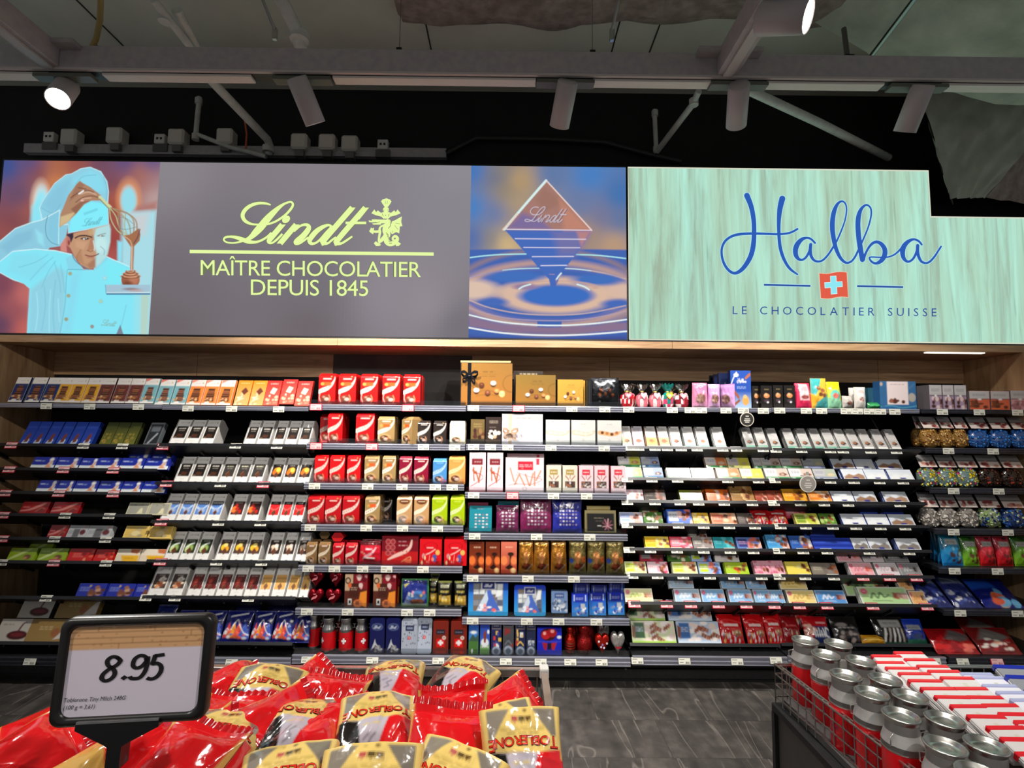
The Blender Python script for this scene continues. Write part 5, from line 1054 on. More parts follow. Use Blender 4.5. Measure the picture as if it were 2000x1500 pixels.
def rtin(t, w, h, d, look, bg, art, rad=.015, name='chocolate_tin', mat='gloss', rim=None):
    """tin with rounded front corners"""
    U, V = art_grid(w, h); r = Ras(U, V, bg, .004/h); art(r); mb = MB()
    X = (U-.5)*w; Z = V*h; # pull the corners in
    dx = np.clip(np.abs(X)-(w/2-rad), 0, None); dz = np.clip(np.abs(Z-h/2)-(h/2-rad), 0, None); q = np.hypot(dx, dz)
    k = np.where(q > rad, rad/np.maximum(q, 1e-6), 1); X2 = np.sign(X)*(np.minimum(np.abs(X), w/2-rad)+dx*k); Z2 = h/2+np.sign(Z-h/2)*(np.minimum(np.abs(Z-h/2), h/2-rad)+dz*k)
    picture(mb, np.stack([X2, np.zeros_like(X), Z2], -1), r.I, mat)
    ring = [(s*(w/2-rad)+rad*math.cos(a), h/2+sz*(h/2-rad)+rad*math.sin(a)) for s, sz, a0 in ((1, 1, 0), (-1, 1, math.pi/2), (-1, -1, math.pi), (1, -1, 1.5*math.pi)) for a in [a0+i*math.pi/10 for i in range(6)]]
    n = len(ring); VV = [(x, y, z) for y in (0, .002, d) for x, z in ring]
    mb.faces(VV, [(j*n+i, j*n+(i+1) % n, (j+1)*n+(i+1) % n, (j+1)*n+i) for j in range(2) for i in range(n)], rim or bg, mat, True); mb.face([(x, d, z) for x, z in ring], bg, mat)
    reg(t, mb.data(name), w, h, d, look, name, 'tin')
def a_(r): r.rect(.16, .66, .84, .84, '#28346a'); r.ring(.5, .75, .34, .09, .015, '#6a78a8', .02, .8); logo(r, .24, .71, .5, '#c0c8d8', .5); r.poly([(.1, .1), (.3, .32), (.36, .42), (.42, .3), (.5, .26), (.8, .08), (.6, .1), (.35, .2)], '#c8ccd4'); specks(r, .3, .05, .8, .22, 10, ['#a8a098', '#e0dcd8', '#6a6460', '#888'], .07, .03, 3)
rtin('tinblue', .092, .2, .06, 'tall dark blue tin with snowy peak', '#0c1454', a_)
def a_(r):
    for k in range(7): r.line([(.08+.14*k, .03), (.08+.14*k+.02, .97)], .012, '#7a88a0', None, .8, 1)
    specks(r, .08, .1, .92, .9, 26, ['#3a4258', '#58627a'], .035, .02, 6); r.rect(.26, .66, .78, .82, '#20284c'); r.rect(.34, .71, .7, .77, '#8a94b0'); r.ell(.5, .46, .1, .05, '#d83838'); r.rect(.46, .45, .54, .47, '#f4f4f4')
rtin('tincow', .1, .195, .05, 'tall pale wood print tin with cow spots', '#b4bccc', a_)
def a_(r): r.rect(.2, .6, .78, .75, '#28222c'); words(r, .28, .64, .7, .7, '#7a7488', 1); r.rect(.22, .22, .76, .47, '#e01414'); r.rect(.43, .27, .56, .43, '#f4f0f0'); r.rect(.32, .32, .67, .385, '#f4f0f0'); r.ell(.72, .5, .12, .055, '#e8d8cc'); r.ell(.72, .5, .05, .025, '#a83828'); r.rect(.15, .02, .85, .1, '#a83020')
rtin('tincross', .1, .185, .05, 'tall rust red tin with cross emblem', '#7c2216', a_, rad=.006)
# ---- bay D gift boxes
def prals(r, pts, s=.06, asp=1.3):
    for i, (u, v, k) in enumerate(pts):
        c = ('#5a3020', '#f4ece0', '#7a4630', '#8a5034', '#e0b878', '#d08850')[k]
        r.ell(u, v, s, s*asp, '#4a2a1c' if k != 4 else c, .02); r.ell(u, v+s*.4*asp, s*.95, s*.7*asp, c, .02); r.ell(u, v+s*.5*asp, s*.3, s*.2*asp, ('#8a5a40', '#7a3a30', '#b07a58', '#c89070', '#f0d8a8', '#e8a870')[k], .02)
def gold_art(bg, big=True):
    def a(r):
        r.vgrad(0, .9, _mixc(bg, '#c86820', .25), bg); r.line([(.28, .30), (.5, .36), (.72, .30)], .03, '#8a5c28', None, .8); r.line([(.3, .22), (.55, .26), (.78, .2)], .03, '#8a5c28', None, .8)
        prals(r, [(.40, .46, 0), (.63, .50, 1), (.30, .33, 1), (.52, .28, 2), (.70, .32, 5), (.80, .27, 4)], .055); r.ring(.98, .52, .16, .2, .02, _mixc(bg, '#3a2410', .4), .015, .7)
        words(r, .42, .76, .66, .83, _mixc(bg, '#3a2410', .45), 1); words(r, .40, .67, .70, .71, _mixc(bg, '#3a2410', .35), 1); r.rect(.35, .735, .7, .74, _mixc(bg, '#3a2410', .4))
    return a
flat_pack('goldbig', .325, .262, .05, 'large golden gift box tied with black bow', '#8e6630', gold_art('#8e6630'), side='#7a5a2c', mat='gloss', name='gift_box', cat='chocolate box')
flat_pack('goldmid', .255, .192, .045, 'medium golden gift box with praline picture', '#86682e', gold_art('#86682e'), side='#6e5a2c', mat='gloss', name='gift_box', cat='chocolate box')
flat_pack('goldsm', .165, .165, .045, 'small bright yellow gift box', '#c89c40', gold_art('#c89c40'), side='#c8a850', mat='gloss', name='gift_box', cat='chocolate box')
flat_pack('blackbox', .31, .285, .05, 'black gift box standing behind the large golden one', '#2a2424', lambda r: (words(r, .35, .88, .75, .92, '#7a6c58', 1), r.rect(0, .96, 1, 1, '#d8b880')), side='#1a1616', mat='gloss', name='gift_box', cat='chocolate box')
flat_pack('blackbox2', .18, .222, .04, 'dark slipcase behind the medium golden box', '#3a332e', lambda r: words(r, .2, .88, .8, .95, '#b8a888', 1), side='#2a2420', mat='gloss', name='gift_box', cat='chocolate box')
def a_(r): r.line([(.15, .85), (.4, .75), (.6, .88), (.8, .72)], .05, '#c8ccd0', .03, .9); r.line([(.2, .75), (.5, .85), (.85, .9)], .03, '#9aa0a4', .02, .9); prals(r, [(.35, .55, 0), (.65, .55, 0), (.3, .4, 3), (.5, .42, 2), (.75, .38, 3)], .06); r.rect(.0, .04, 1, .12, '#16161a'); r.ell(.3, .18, .03, .02, '#a8a8a0')
pouch('foilblk', .175, .18, .05, 'black foil pouch with crinkled top', '#26282c', a_, mat='foil', seal=.04)
flat_pack('slimblk', .05, .17, .03, 'slim black box seen edge on', '#1c1c1e', lambda r: r.rect(.4, .1, .5, .9, '#3a3a3e'), mat='gloss', name='praline_box', cat='chocolate box')
def a_(r): specks(r, .15, .25, .9, .55, 9, ['#4a241a', '#5e3222', '#3a1c14', '#8a6a40'], .13, .09, 3); words(r, .2, .66, .8, .85, '#9a8450', 2); r.rect(0, 0, 1, .2, '#3c3020')
flat_pack('brnsm', .09, .15, .04, 'olive brown box with nut photo', '#6a5630', a_, name='praline_box', cat='chocolate box')
def a_(r): words(r, .25, .76, .8, .88, '#a89a88', 2); words(r, .25, .6, .7, .64, '#8a7c70', 1); specks(r, .15, .22, .9, .5, 9, ['#f4ece0', '#e8dcc8', '#fff8ec'], .1, .055, 5); r.ell(.6, .27, .12, .06, '#d8a888'); r.rect(0, 0, 1, .16, '#4a3828')
flat_pack('drksm', .1, .165, .04, 'dark brown box with white nuts', '#2c1e1a', a_, name='praline_box', cat='chocolate box')
def a_(r): r.rect(0, .78, 1, 1, '#bdbbbd'); words(r, .35, .83, .7, .9, '#a09ea0', 1); r.rect(.22, .62, .5, .74, '#c4c0c4', .02); r.line([(.8, .68), (.88, .5), (.92, .2), (.93, .05)], .025, '#ffffff', .02, .9); r.ring(.5, .3, .03, .045, .012, '#8a8890'); words(r, .3, .2, .72, .23, '#b8b4b8', 1); words(r, .15, .1, .75, .13, '#c4c0c4', 1)
flat_pack('whbig', .252, .185, .05, 'large white gift box tied with beige ribbon', '#e2dce2', a_, side='#b8b4b8', mat='gloss', name='gift_box', cat='chocolate box')
def whsm(t, look, filled):
    def a(r):
        r.line([(.1, .5, .16), (.35, .47, .16), (.6, .43, .14), (.85, .48, .12), (.96, .55, .04)], .14, '#c8a878' if not filled else '#e0a060', .03); r.line([(.1, .5, .12), (.35, .47, .12), (.6, .43, .10), (.85, .48, .08), (.93, .53, .04)], .1, '#e4d4bc' if not filled else '#e8b078', .03)
        for k in range(4): r.ell(.2+.2*k, .50-.03*(k % 3), .07, .06, ('#e8dccc' if not filled else ('#6a3420', '#b87848', '#5a2c1c', '#b06a40')[k]), .02)
        words(r, .4, .80, .62, .86, '#a8a49c', 1); words(r, .3, .72, .7, .745, '#c4c0b8', 1); r.ring(.5, .2, .035, .04, .015, '#a8a4a0'); words(r, .65, .1, .95, .13, '#c8c4c0', 1); r.rect(.4, .0, .65, .03, '#f0f0ee')
    flat_pack(t, .158, .152, .04, look, '#d6d4d0', a, side='#b4b2b0', name='praline_box', cat='chocolate box')
whsm('whcut', 'white square box with empty looking window row', False); whsm('whfill', 'white square box with four filled brown pralines', True)
def rolls(r, big=False):
    q = [(.2, .5, .3, .75), (.42, .3, .58, .6), (.62, .5, .82, .78)] if not big else [(.12, .7, .22, .32), (.24, .22, .36, .52), (.36, .52, .5, .2), (.52, .52, .62, .2), (.64, .2, .72, .55), (.76, .2, .76, .6), (.8, .35, .92, .62)]
    for a, b_, c, d in q: r.line([(a, b_), (c, d)], .07 if not big else .035, '#b0663c'); r.line([(a, b_), (c, d)], .025 if not big else .012, '#e0a888')
    r.line([(.1, .2), (.4, .25), (.8, .4), (.6, .5), (.3, .65)] if not big else [(.08, .2), (.3, .24), (.7, .24), (.95, .38), (.6, .46), (.3, .58)], .02 if not big else .01, '#c03030')
    specks(r, .1, .15, .9, .8, 10, ['#8a6a60', '#a88878'], .02, .012 if not big else .012, 3)
def a_(r): r.rect(0, .82, 1, 1, '#c8c4c8'); [r.line([(.1+.15*k, .84), (.2+.15*k, 1)], .02, '#a8a0a4', None, .8, 1) for k in range(5)]; r.rect(.15, .68, .82, .84, '#7c1c28'); words(r, .3, .73, .7, .79, '#c8a0a0', 1); rolls(r) if False else None; [r.line(q_, .075, '#b0683e') for q_ in ([(.3, .3), (.25, .6)], [(.42, .5), (.6, .25)], [(.72, .55), (.62, .38)], [(.22, .55), (.38, .48)], [(.75, .62), (.6, .3)])]; r.line([(.1, .14), (.5, .24), (.85, .36), (.6, .46), (.25, .5), (.35, .62)], .02, '#b03030'); words(r, .3, .07, .9, .1, '#d8a8b0', 1); r.rect(0, 0, 1, .03, '#d86878')
flat_pack('rolltall', .104, .235, .05, 'tall white pink box with crossing wafer rolls', '#ecd4da', a_, side='#d8405c', name='wafer_roll_box', cat='chocolate box')
def a_(r): r.rect(0, .93, 1, 1, '#e8c0c8'); r.rect(.32, .64, .72, .9, '#dc1c34'); words(r, .36, .72, .68, .82, '#f4b8c0', 2); r.rect(.8, .8, .88, .98, '#d03048'); rolls(r, True); r.ring(.5, .1, .05, .05, .012, '#8a8088'); words(r, .1, .07, .9, .1, '#e0c4c8', 1)
flat_pack('rollbig', .245, .205, .06, 'large pink white box with zigzag wafer rolls', '#ead8dc', a_, side='#d84058', name='wafer_roll_box', cat='chocolate box')
def rollsm(t, look, bg, labc, side):
    def a(r):
        r.rect(.22, .66, .76, .86, labc); words(r, .3, .72, .68, .8, '#f4e0d8', 1); [r.line(q_, .05, '#a8624a') for q_ in ([(.2, .62), (.45, .45)], [(.5, .64), (.5, .46)], [(.82, .62), (.55, .45)])]; r.ell(.5, .46, .08, .04, '#f0e0dc')
        r.rect(.16, .18, .84, .42, '#3a302e'); specks(r, .2, .2, .8, .4, 12, ['#8a7870', '#d8ccc8', '#a06848', '#5a3a30'], .07, .035, len(t)+ord(t[-1])); words(r, .3, .08, .7, .1, '#b8a8a4', 1)
    flat_pack(t, .098, .16, .06, look, bg, a, side=side, name='wafer_roll_box', cat='chocolate box')
rollsm('rollcr', 'small cream box with gold label and wafer rolls', '#dcd4c4', '#a89048', '#b0a890'); rollsm('rollpk', 'small pink box with red label and wafer rolls', '#e8ccd2', '#d4203c', '#c02844')
def window_grid(nu, nv, u0, v0, u1, v1, wc):
    def a(r):
        q = random.Random(nu*nv)
        for i in range(nu):
            for j in range(nv):
                if q.random() < .12: continue
                cu, cv = u0+(u1-u0)*(i+.5)/nu, v0+(v1-v0)*(j+.5)/nv; r.ell(cu, cv, .36*(u1-u0)/nu, .34*(v1-v0)/nv, wc); r.ell(cu+.01, cv-.008, .26*(u1-u0)/nu, .2*(v1-v0)/nv, q.choice(['#f4f0f4', '#d8ccd8', '#8a7a90', '#ffffff', '#a898a8']))
        words(r, .35, .86, .65, .91, '#c0b8c8', 1, .6)
    return a
flat_pack('teal', .145, .15, .035, 'teal box with silver window dots', '#1a8090', window_grid(4, 5, .2, .12, .85, .72, '#3a6a78'), side='#126878', mat='gloss', name='praline_box', cat='chocolate box')
pouch('pmar', .15, .155, .04, 'maroon pouch with silver dots', '#6a1c48', window_grid(4, 5, .2, .15, .85, .78, '#4a1434'), seal=.02)
flat_pack('tealstrip', .14, .175, .03, 'teal box standing behind the maroon pouch', '#1c8494', lambda r: r.rect(0, .93, 1, 1, '#3aa0ac'), mat='gloss', name='praline_box', cat='chocolate box')
flat_pack('marstrip', .13, .168, .03, 'maroon box standing behind the teal box', '#6a2440', lambda r: r.rect(0, .93, 1, 1, '#9a4058'), mat='gloss', name='praline_box', cat='chocolate box')
pouch('pmarbig', .2, .2, .05, 'large maroon pouch with six rows of dots', '#741e4c', window_grid(6, 6, .2, .18, .85, .78, '#4a1434'), seal=.02)
pouch('pnavybig', .2, .2, .05, 'large royal blue pouch with rows of dots', '#242c90', window_grid(6, 6, .2, .18, .85, .78, '#141a60'), seal=.02)
def a_(r): r.rect(.06, .06, .94, .86, '#1c1a18'); [r.line([(.72, .3), (.72+.16*math.cos(k*.7), .36+.26*math.sin(k*.7))], .03, ('#b07080', '#8a4a58', '#c89aa0')[k % 3]) for k in range(9)]; words(r, .3, .62, .6, .68, '#8a8070', 1); words(r, .35, .5, .6, .54, '#6a6258', 1); words(r, .4, .28, .55, .34, '#e8e4dc', 1)
flat_pack('blkgold', .205, .13, .05, 'black box with gold edge and pink burst', '#7c7250', a_, side='#8a7a40', mat='gloss', name='praline_box', cat='chocolate box')
flat_pack('goldlid', .17, .15, .05, 'golden box standing behind the black one', '#a8904c', lambda r: r.rect(0, .9, 1, 1, '#e0cc88'), side='#8a7a40', mat='gloss', name='praline_box', cat='chocolate box')
def pour(bg, top, mid, fruit, seed):
    def a(r):
        r.vgrad(0, 1, bg, top); words(r, .3, .80, .75, .87, '#f0c8a8', 1, .7); r.ell(.62, .62, .2, .06, '#2c1814'); r.poly([(.52, .62), (.72, .62), (.64, .5), (.62, .28), (.54, .28), (.56, .5)], '#3a1e14'); r.ell(.2, .42, .22, .14, mid, .06); r.ell(.82, .42, .2, .12, mid, .06)
        r.poly([(.25, .2), (.5, .14), (.8, .22), (.55, .32)], '#2c1612'); r.line([(.25, .2), (.5, .14), (.8, .22)], .02, '#8a5a40'); r.ell(.78, .12, .17, .08, fruit); r.ell(.78, .12, .1, .045, '#f8d8a0'); r.rect(0, 0, 1, .04, _mixc(bg, '#3a0c08', .4))
    return a
flat_pack('pourbrn', .1, .185, .05, 'brown orange box with poured chocolate picture', '#8a3818', pour('#9c3a1c', '#6a2c18', '#f07838', '#f0b070', 1), side='#5a2010', mat='gloss', name='praline_box', cat='chocolate box')
flat_pack('pourred', .104, .188, .05, 'bright coral box with poured chocolate picture', '#c04830', pour('#a83820', '#e07860', '#f08850', '#f0b878', 1), side='#8a2818', mat='gloss', name='praline_box', cat='chocolate box')
def gbag(bg, hi, seed, dots):
    def a(r):
        q = random.Random(seed)
        for k in range(9): r.poly([(q.random(), q.random()), (q.random(), q.random()), (q.random(), q.random())], q.choice([hi, '#f8e8b0', _mixc(bg, '#5a3008', .4)]), .05, .55)
        r.ell(.5, .55, .2, .16, '#f0a060', .05, .8); r.poly([(.42, .3), (.58, .3), (.56, .65), (.46, .65)], '#e89860', .04, .9); r.poly([(.2, .2), (.55, .12), (.9, .26), (.6, .36)], '#7a3420'); r.poly([(.25, .26), (.5, .2), (.6, .3), (.4, .36)], '#a04c30'); r.line([(.5, .1), (.9, .3)], .04, '#f0d8c8', None, .7)
        if dots: r.ell(.12, .42, .12, .08, '#3a5ab8'); r.ell(.85, .45, .14, .1, '#f07838', .05)
        r.rect(0, 0, 1, .05, _mixc(bg, '#3a2008', .4)); r.rect(.05, .93, .95, .96, _mixc(bg, '#fff0c0', .5))
    return a
pouch('pgold', .1, .185, .05, 'orange gold foil bag with chocolate squares', '#cc8a34', gbag('#cc8a34', '#f0c060', 3, False), mat='foil', seal=.04)
pouch('polive', .115, .19, .05, 'olive gold foil bag with blue dot', '#8a7c44', gbag('#8a7c44', '#d8c878', 5, True), mat='foil', seal=.04)
def alp(r, win=True):
    r.vgrad(0, 1, '#38a8e0', '#2030c8')
    r.rect(.12, .12, .88, .88, '#6a7488'); 
    for i in range(5):
        for j in range(5): r.rect(.13+.15*i, .13+.15*j, .26+.15*i, .26+.15*j, _rn.choice(['#8a8c90', '#b8bcc0', '#5a6478', '#d8dcdc', '#7a6c60', '#485468']))
    r.poly([(.2, .12), (.48, .68), (.54, .7), (.8, .14)], '#4a6ac0'); r.poly([(.2, .12), (.46, .68), (.5, .45), (.42, .2)], '#c8d4e4'); specks(r, .3, .1, .75, .3, 12, ['#3a4ab0', '#e8ecf4', '#f0a0a0', '#8aa8d8'], .05, .04, 4)
    r.poly([(.68, .5), (.75, .85), (.86, .85), (.84, .55)], '#e4e8ea', .03); r.rect(.32, .7, .68, .94, '#e8ecf4'); r.rect(.34, .72, .66, .92, '#2a3478'); logo(r, .4, .78, .2, '#d8dce8', 1.2)
    r.ell(.64, .16, .05, .04, '#f06858')
rtin('alpbig', .25, .205, .05, 'largest blue mountain tin with silver squares', '#2848c8', alp, rad=.006)
rtin('alpmid', .2, .17, .05, 'medium blue mountain tin with rounded corners', '#2c5cd8', alp, rad=.012)
def a_(r): specks(r, .1, .1, .9, .6, 30, ['#c8ccd0', '#3a4454', '#8a94a4', '#eceef0', '#5a6880'], .09, .07, 8); r.rect(.2, .68, .78, .92, '#3a4a80'); words(r, .3, .76, .7, .84, '#e0e4ec', 1); r.vgrad(0, .1, '#58a0d0', '#6a8ab8', .2)
rtin('alpsm', .104, .122, .04, 'small silver blue box propped on clear stand', '#7088b0', a_, rad=.005)
def a_(r): r.vgrad(0, 1, '#3a90d8', '#1c28b8'); r.rect(.18, .62, .8, .92, '#2434a8'); words(r, .25, .72, .7, .84, '#a8b8e8', 2); r.rect(.12, .68, .18, .95, '#c8d8f0'); r.rect(.82, .68, .88, .95, '#c8d8f0'); specks(r, .15, .08, .85, .5, 22, ['#c8d4e4', '#1c2890', '#6a88c0', '#f0f0f0', '#8a9ab8', '#3848b8'], .08, .06, 6); r.rect(.55, .35, .8, .56, '#b8bcc0')
flat_pack('alpbox', .108, .125, .05, 'small blue box with silver wrapped squares', '#2038b8', a_, side='#1a28a0', mat='gloss', name='praline_box', cat='chocolate box')
flat_pack('alpbox2', .11, .06, .05, 'top of a blue box stacked behind', '#1c2ca0', lambda r: (words(r, .2, .3, .8, .6, '#6a80d0', 1), r.rect(0, .9, 1, 1, '#4860d8')), mat='gloss', name='praline_box', cat='chocolate box')
def a_(r): r.vgrad(0.3, 1, '#4898d8', '#1c3cb0'); r.rect(0, 0, 1, .42, '#4a7838'); r.poly([(0, .4), (.4, .6), (.7, .5), (1, .62), (1, .4)], '#3a5848'); r.ell(.5, .66, .3, .05, '#e8f0f4', .04); words(r, .2, .86, .8, .92, '#c8d4f0', 1); r.ell(.35, .12, .1, .05, '#f0f0ec'); r.rect(.3, .04, .4, .1, '#f0f0ec')
flat_pack('meadow', .066, .19, .05, 'narrow box with alpine meadow print', '#2848b0', a_, side='#1c2c80', name='praline_box', cat='chocolate box')
def a_(r): r.vgrad(.3, 1, '#3a68c8', '#1c2c98'); r.rect(0, 0, 1, .3, '#6a9a58'); r.ell(.5, .35, .4, .12, '#e8ecf0', .04); r.poly([(.4, .35), (.6, .35), (.66, .6), (.5, .72), (.36, .6)], '#8a3c30'); r.ell(.85, .66, .12, .06, '#e8f0f8'); words(r, .1, .2, .9, .26, '#f4f4f0', 1); words(r, .2, .88, .8, .94, '#a8b8e8', 1)
flat_pack('chalet', .072, .195, .05, 'narrow box with little figure on snow', '#2434a0', a_, side='#1a2470', name='praline_box', cat='chocolate box')
def scene_(seed, cols):
    def a(r):
        r.rect(.06, .78, .94, .96, '#8a8078'); r.rect(.1, .8, .9, .94, '#26284a'); words(r, .25, .85, .75, .9, '#9aa0c0', 1); q = random.Random(seed)
        for k in range(6): u, v = q.uniform(.05, .7), q.uniform(.2, .65); r.rect(u, v, u+q.uniform(.15, .35), v+q.uniform(.06, .16), q.choice(cols))
        r.ell(.5, .12, .4, .14, '#a8b4c8', .05); r.ell(.5, .12, .26, .09, '#5a6478', .04); r.line([(.2, .3), (.5, .4), (.8, .3)], .06, q.choice(cols))
    return a
flat_pack('parade', .07, .185, .05, 'narrow dark box with red and yellow flags', '#24285a', scene_(3, ['#d03838', '#e0b848', '#e8e8e8', '#3a4a98']), side='#1a1c40', name='praline_box', cat='chocolate box')
flat_pack('city', .07, .2, .05, 'narrow grey box with town scene', '#4a4a50', scene_(8, ['#8a3030', '#b09058', '#6a7078', '#3a4048']), side='#28282c', name='praline_box', cat='chocolate box')
flat_pack('tram', .07, .185, .05, 'narrow navy box with white and yellow windows', '#20264e', scene_(5, ['#e8e8ec', '#e0b860', '#30387a', '#c83838']), side='#1a1c40', name='praline_box', cat='chocolate box')
flat_pack('night', .065, .185, .05, 'narrow navy box with grey frame', '#262c48', scene_(9, ['#3a4468', '#8a94a8', '#c8ccd4', '#505878']), side='#1a1c38', name='praline_box', cat='chocolate box')
def a_(r): r.rect(0, .02, 1, .08, '#3a4ce0'); r.ell(.45, .78, .32, .24, '#3a1014', .03); r.ell(.35, .76, .18, .16, '#c01c24', .02); r.ell(.6, .84, .2, .16, '#a8141c', .02); r.ell(.62, .9, .08, .06, '#f0a0a0'); r.ell(.3, .82, .06, .06, '#f0b0a8'); r.poly([(.2, .48), (.42, .46), (.38, .2), (.3, .2)], '#a8202c'); r.poly([(.55, .46), (.8, .48), (.7, .2), (.6, .22)], '#b8242c'); r.rect(.42, .22, .58, .46, '#101030'); r.ell(.9, .68, .09, .06, '#e8ecf4'); words(r, .05, .5, .95, .53, '#5a6cf0', 1)
flat_pack('dispblue', .155, .15, .06, 'cobalt blue display box with hearts in cut outs', '#1c28c0', a_, side='#141c90', name='display_box', cat='chocolate box')
def orn(t, look, col, kind):
    mb = MB(); pr = [(0.001, 0), (.03, 0), (.042, .015), (.044, .06), (.04, .085), (.028, .1), (.02, .11), (.026, .12), (.028, .135), (.02, .15), (0.001, .152)] if kind else [(0.001, 0), (.035, .003), (.05, .02), (.052, .05), (.045, .085), (.03, .105), (.032, .115), (.042, .14), (.03, .165), (0.001, .17)]
    mb.lathe(pr, col, 'foil', 24, (0, .05, 0))
    for z in (.03, .045, .06): mb.lathe([(.0446, z), (.0452, z+.002), (.0446, z+.004)], _mixc(col, '#fff0d0', .4), 'metal', 24, (0, .05, 0))
    reg(t, mb.data('foil_figure'), .09, .16, .09, look, 'foil_figure', 'chocolate figure')
orn('ornA', 'shiny copper red foil figure with gold stripes', '#b82818', 1); orn('ornB', 'dark red foil figure in clear wrap', '#a02020', 0)
heart('hbig', 'red foil heart with snowy print standing in box', '#c8281c', .098, .12, .05, None, lambda mb, S: [mb.face([S(x+.007*math.cos(k), z+.007*math.sin(k)) for k in range(7)], c, 'gloss') for x, z, c in ((-.01, .05, '#c8c4dc'), (.01, .045, '#e8e4f0'), (0, .062, '#8a88b8'), (-.025, .08, '#f0e8e8'), (.03, .07, '#e8d8d8'))])
heart('hsilv', 'silver foil heart with small red mark', '#c8c4c0', .1, .13, .05, None, lambda mb, S: mb.ribbon([(-.02, .05, .008), (0, .045, .012), (.02, .05, .008)], S, '#a82030', 'gloss'))
# ---- bays E and F
def slimbar(t, look, low, mark='#5a2c1c', lowc='#f0ece6', hat='#d0cdca'):
    def a(r): r.rect(0, .46, 1, 1, hat); r.rect(0, 0, 1, .14, lowc); r.rect(0, .14, 1, .46, low); r.poly([(.2, .26), (.5, .2), (.85, .28), (.55, .4)], mark); r.ell(.45, .32, .18, .06, '#a06a4a', .03); words(r, .15, .8, .8, .92, '#6a6868', 2); words(r, .2, .6, .7, .66, '#a8a6a4', 1); r.rect(.0, .93, .2, 1, '#3a3838')
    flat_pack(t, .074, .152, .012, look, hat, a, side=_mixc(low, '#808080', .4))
slimbar('sgrn', 'grey bar with pale green nut panel', '#c8d4a0'); slimbar('spnk', 'grey bar with pink panel', '#e8b4c8', '#a06048', '#e8c8d4', '#d0cad4'); slimbar('sora', 'grey bar with orange yellow panel', '#f0b060', '#e08830', '#e8c878'); slimbar('sora2', 'grey bar with orange brown panel', '#e8a880', '#b06a40', '#e8c0a0')
slimbar('swht', 'silver bar with white panel and brown piece', '#f0f0ec', '#6a3424', '#d0e4d8', '#dcdad8'); slimbar('smint', 'silver bar with white panel and mint foot', '#eef2ee', '#c88a70', '#88c0a8', '#d4d2d0')
slimbar('sdark', 'slim silver grey bar with dark cocoa bean', '#b8b8b4', '#221410', '#6aa890', '#c4c2c0'); slimbar('smar', 'slim silver grey bar with maroon side', '#b4b0ac', '#2c1814', '#e8e8e4', '#c0bcba'); PR['smar']['look'] = 'slim silver grey bar with maroon edge'
def bio(t, look, right, pic='#a06848', left='#f0eef0', foot='#4a9a60', bg='#dcdcdc', tx='#8a8aa0'):
    def a(r):
        r.rect(.5, 0, 1, 1, right); r.rect(.05, .32, .5, .92, left); words(r, .1, .55, .44, .82, tx, 2); r.poly([(.6, .35), (.8, .3), (.95, .45), (.8, .62), (.62, .55)], pic); r.ell(.74, .45, .08, .1, '#e8c8b0', .05, .7); r.rect(0, 0, 1, .22, foot); r.rect(.07, .06, .2, .16, '#d8e8dc')
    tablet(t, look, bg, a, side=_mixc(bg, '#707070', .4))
bio('bilime', 'lime tablet with biscuit photo and green foot', '#d8d860', '#c88850'); bio('biblue', 'blue grey tablet with dark pyramid photo', '#9aa8d0', '#4a2c28', '#c0c4cc', '#4a78a0', '#a8b0c0'); bio('biwhite', 'white tablet with pale photo and green foot', '#e8dcdc', '#c8a090'); bio('biora', 'orange white tablet with biscuit and green foot', '#f08a50', '#f0d0b0', bg='#f0d8c8'); bio('biyel', 'pale cream tablet with yellow end', '#f4ec60', '#e8e068', '#f0e4e4', '#c8c860', '#f0e8c0'); bio('bibrn', 'white tablet with brown chocolate pieces photo', '#e0ccc0', '#7a4430', '#f2eeee', '#4a9a60', '#e4e0dc'); bio('bigrey', 'grey tablet with faint flower photo', '#b8c0b0', '#d8d0a8', '#c4c4c8', '#8a90b8', '#b4b8b4')
def alpt(t, look, sky, land, tint='#e8ecf2', bg='#dfe4ee', mark='#2c3494'):
    def a(r): r.rect(.03, .05, .97, .95, tint); r.poly([(.05, .3), (.3, .55), (.5, .4), (.75, .6), (.95, .42), (.95, .1), (.05, .1)], land, .06); r.rect(.1, .7, .9, .95, sky, .1, .7); r.rect(.42, .08, .66, .24, mark)
    tablet(t, look, bg, a, side='#5a6cb8', w=.156)
alpt('awhite', 'white blue tablet with snow and navy mark', '#d8e0ec', '#f4f6f8'); alpt('avill', 'white blue tablet with alpine village photo', '#dce4ec', '#b08a70'); alpt('aland', 'white blue tablet with brown meadow strip', '#e4ecf4', '#a07c60', '#dfe6ee'); alpt('aflag', 'white blue tablet with grey tower photo', '#eef0f4', '#8a8078')
tablet('ablue', 'plain blue tablet seen edge on', '#2840b0', lambda r: [r.rect(0, .1+.22*k, 1, .18+.22*k, ('#4a68d8', '#1c2c88')[k % 2]) for k in range(4)], side='#2038a8')
def full(t, look, cols, bg, lab=None, seed=1, n=14, labc=None, w=TW, h=TH, big=False):
    def a(r):
        specks(r, .0 if not lab else .45, .05, 1, .95, n, cols, .1, .17, seed); q = random.Random(seed)
        for k in range(3): u = q.uniform(.5, .85); v = q.uniform(.2, .7); r.poly([(u, v), (u+.14, v-.1), (u+.2, v+.14), (u+.05, v+.24)], q.choice(['#7a4028', '#a0603c', '#6a3420']))
        if lab: r.rect(.06, .2, .44, .85, lab); words(r, .1, .4, .4, .7, labc or '#f0f0f0', 2)
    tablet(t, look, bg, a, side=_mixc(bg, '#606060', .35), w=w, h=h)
full('fpink', 'white pink tablet with almond blossom print', ['#f4d8e0', '#f0e4d8', '#e8c0cc', '#f8ece8'], '#e8d4dc', None, 3)
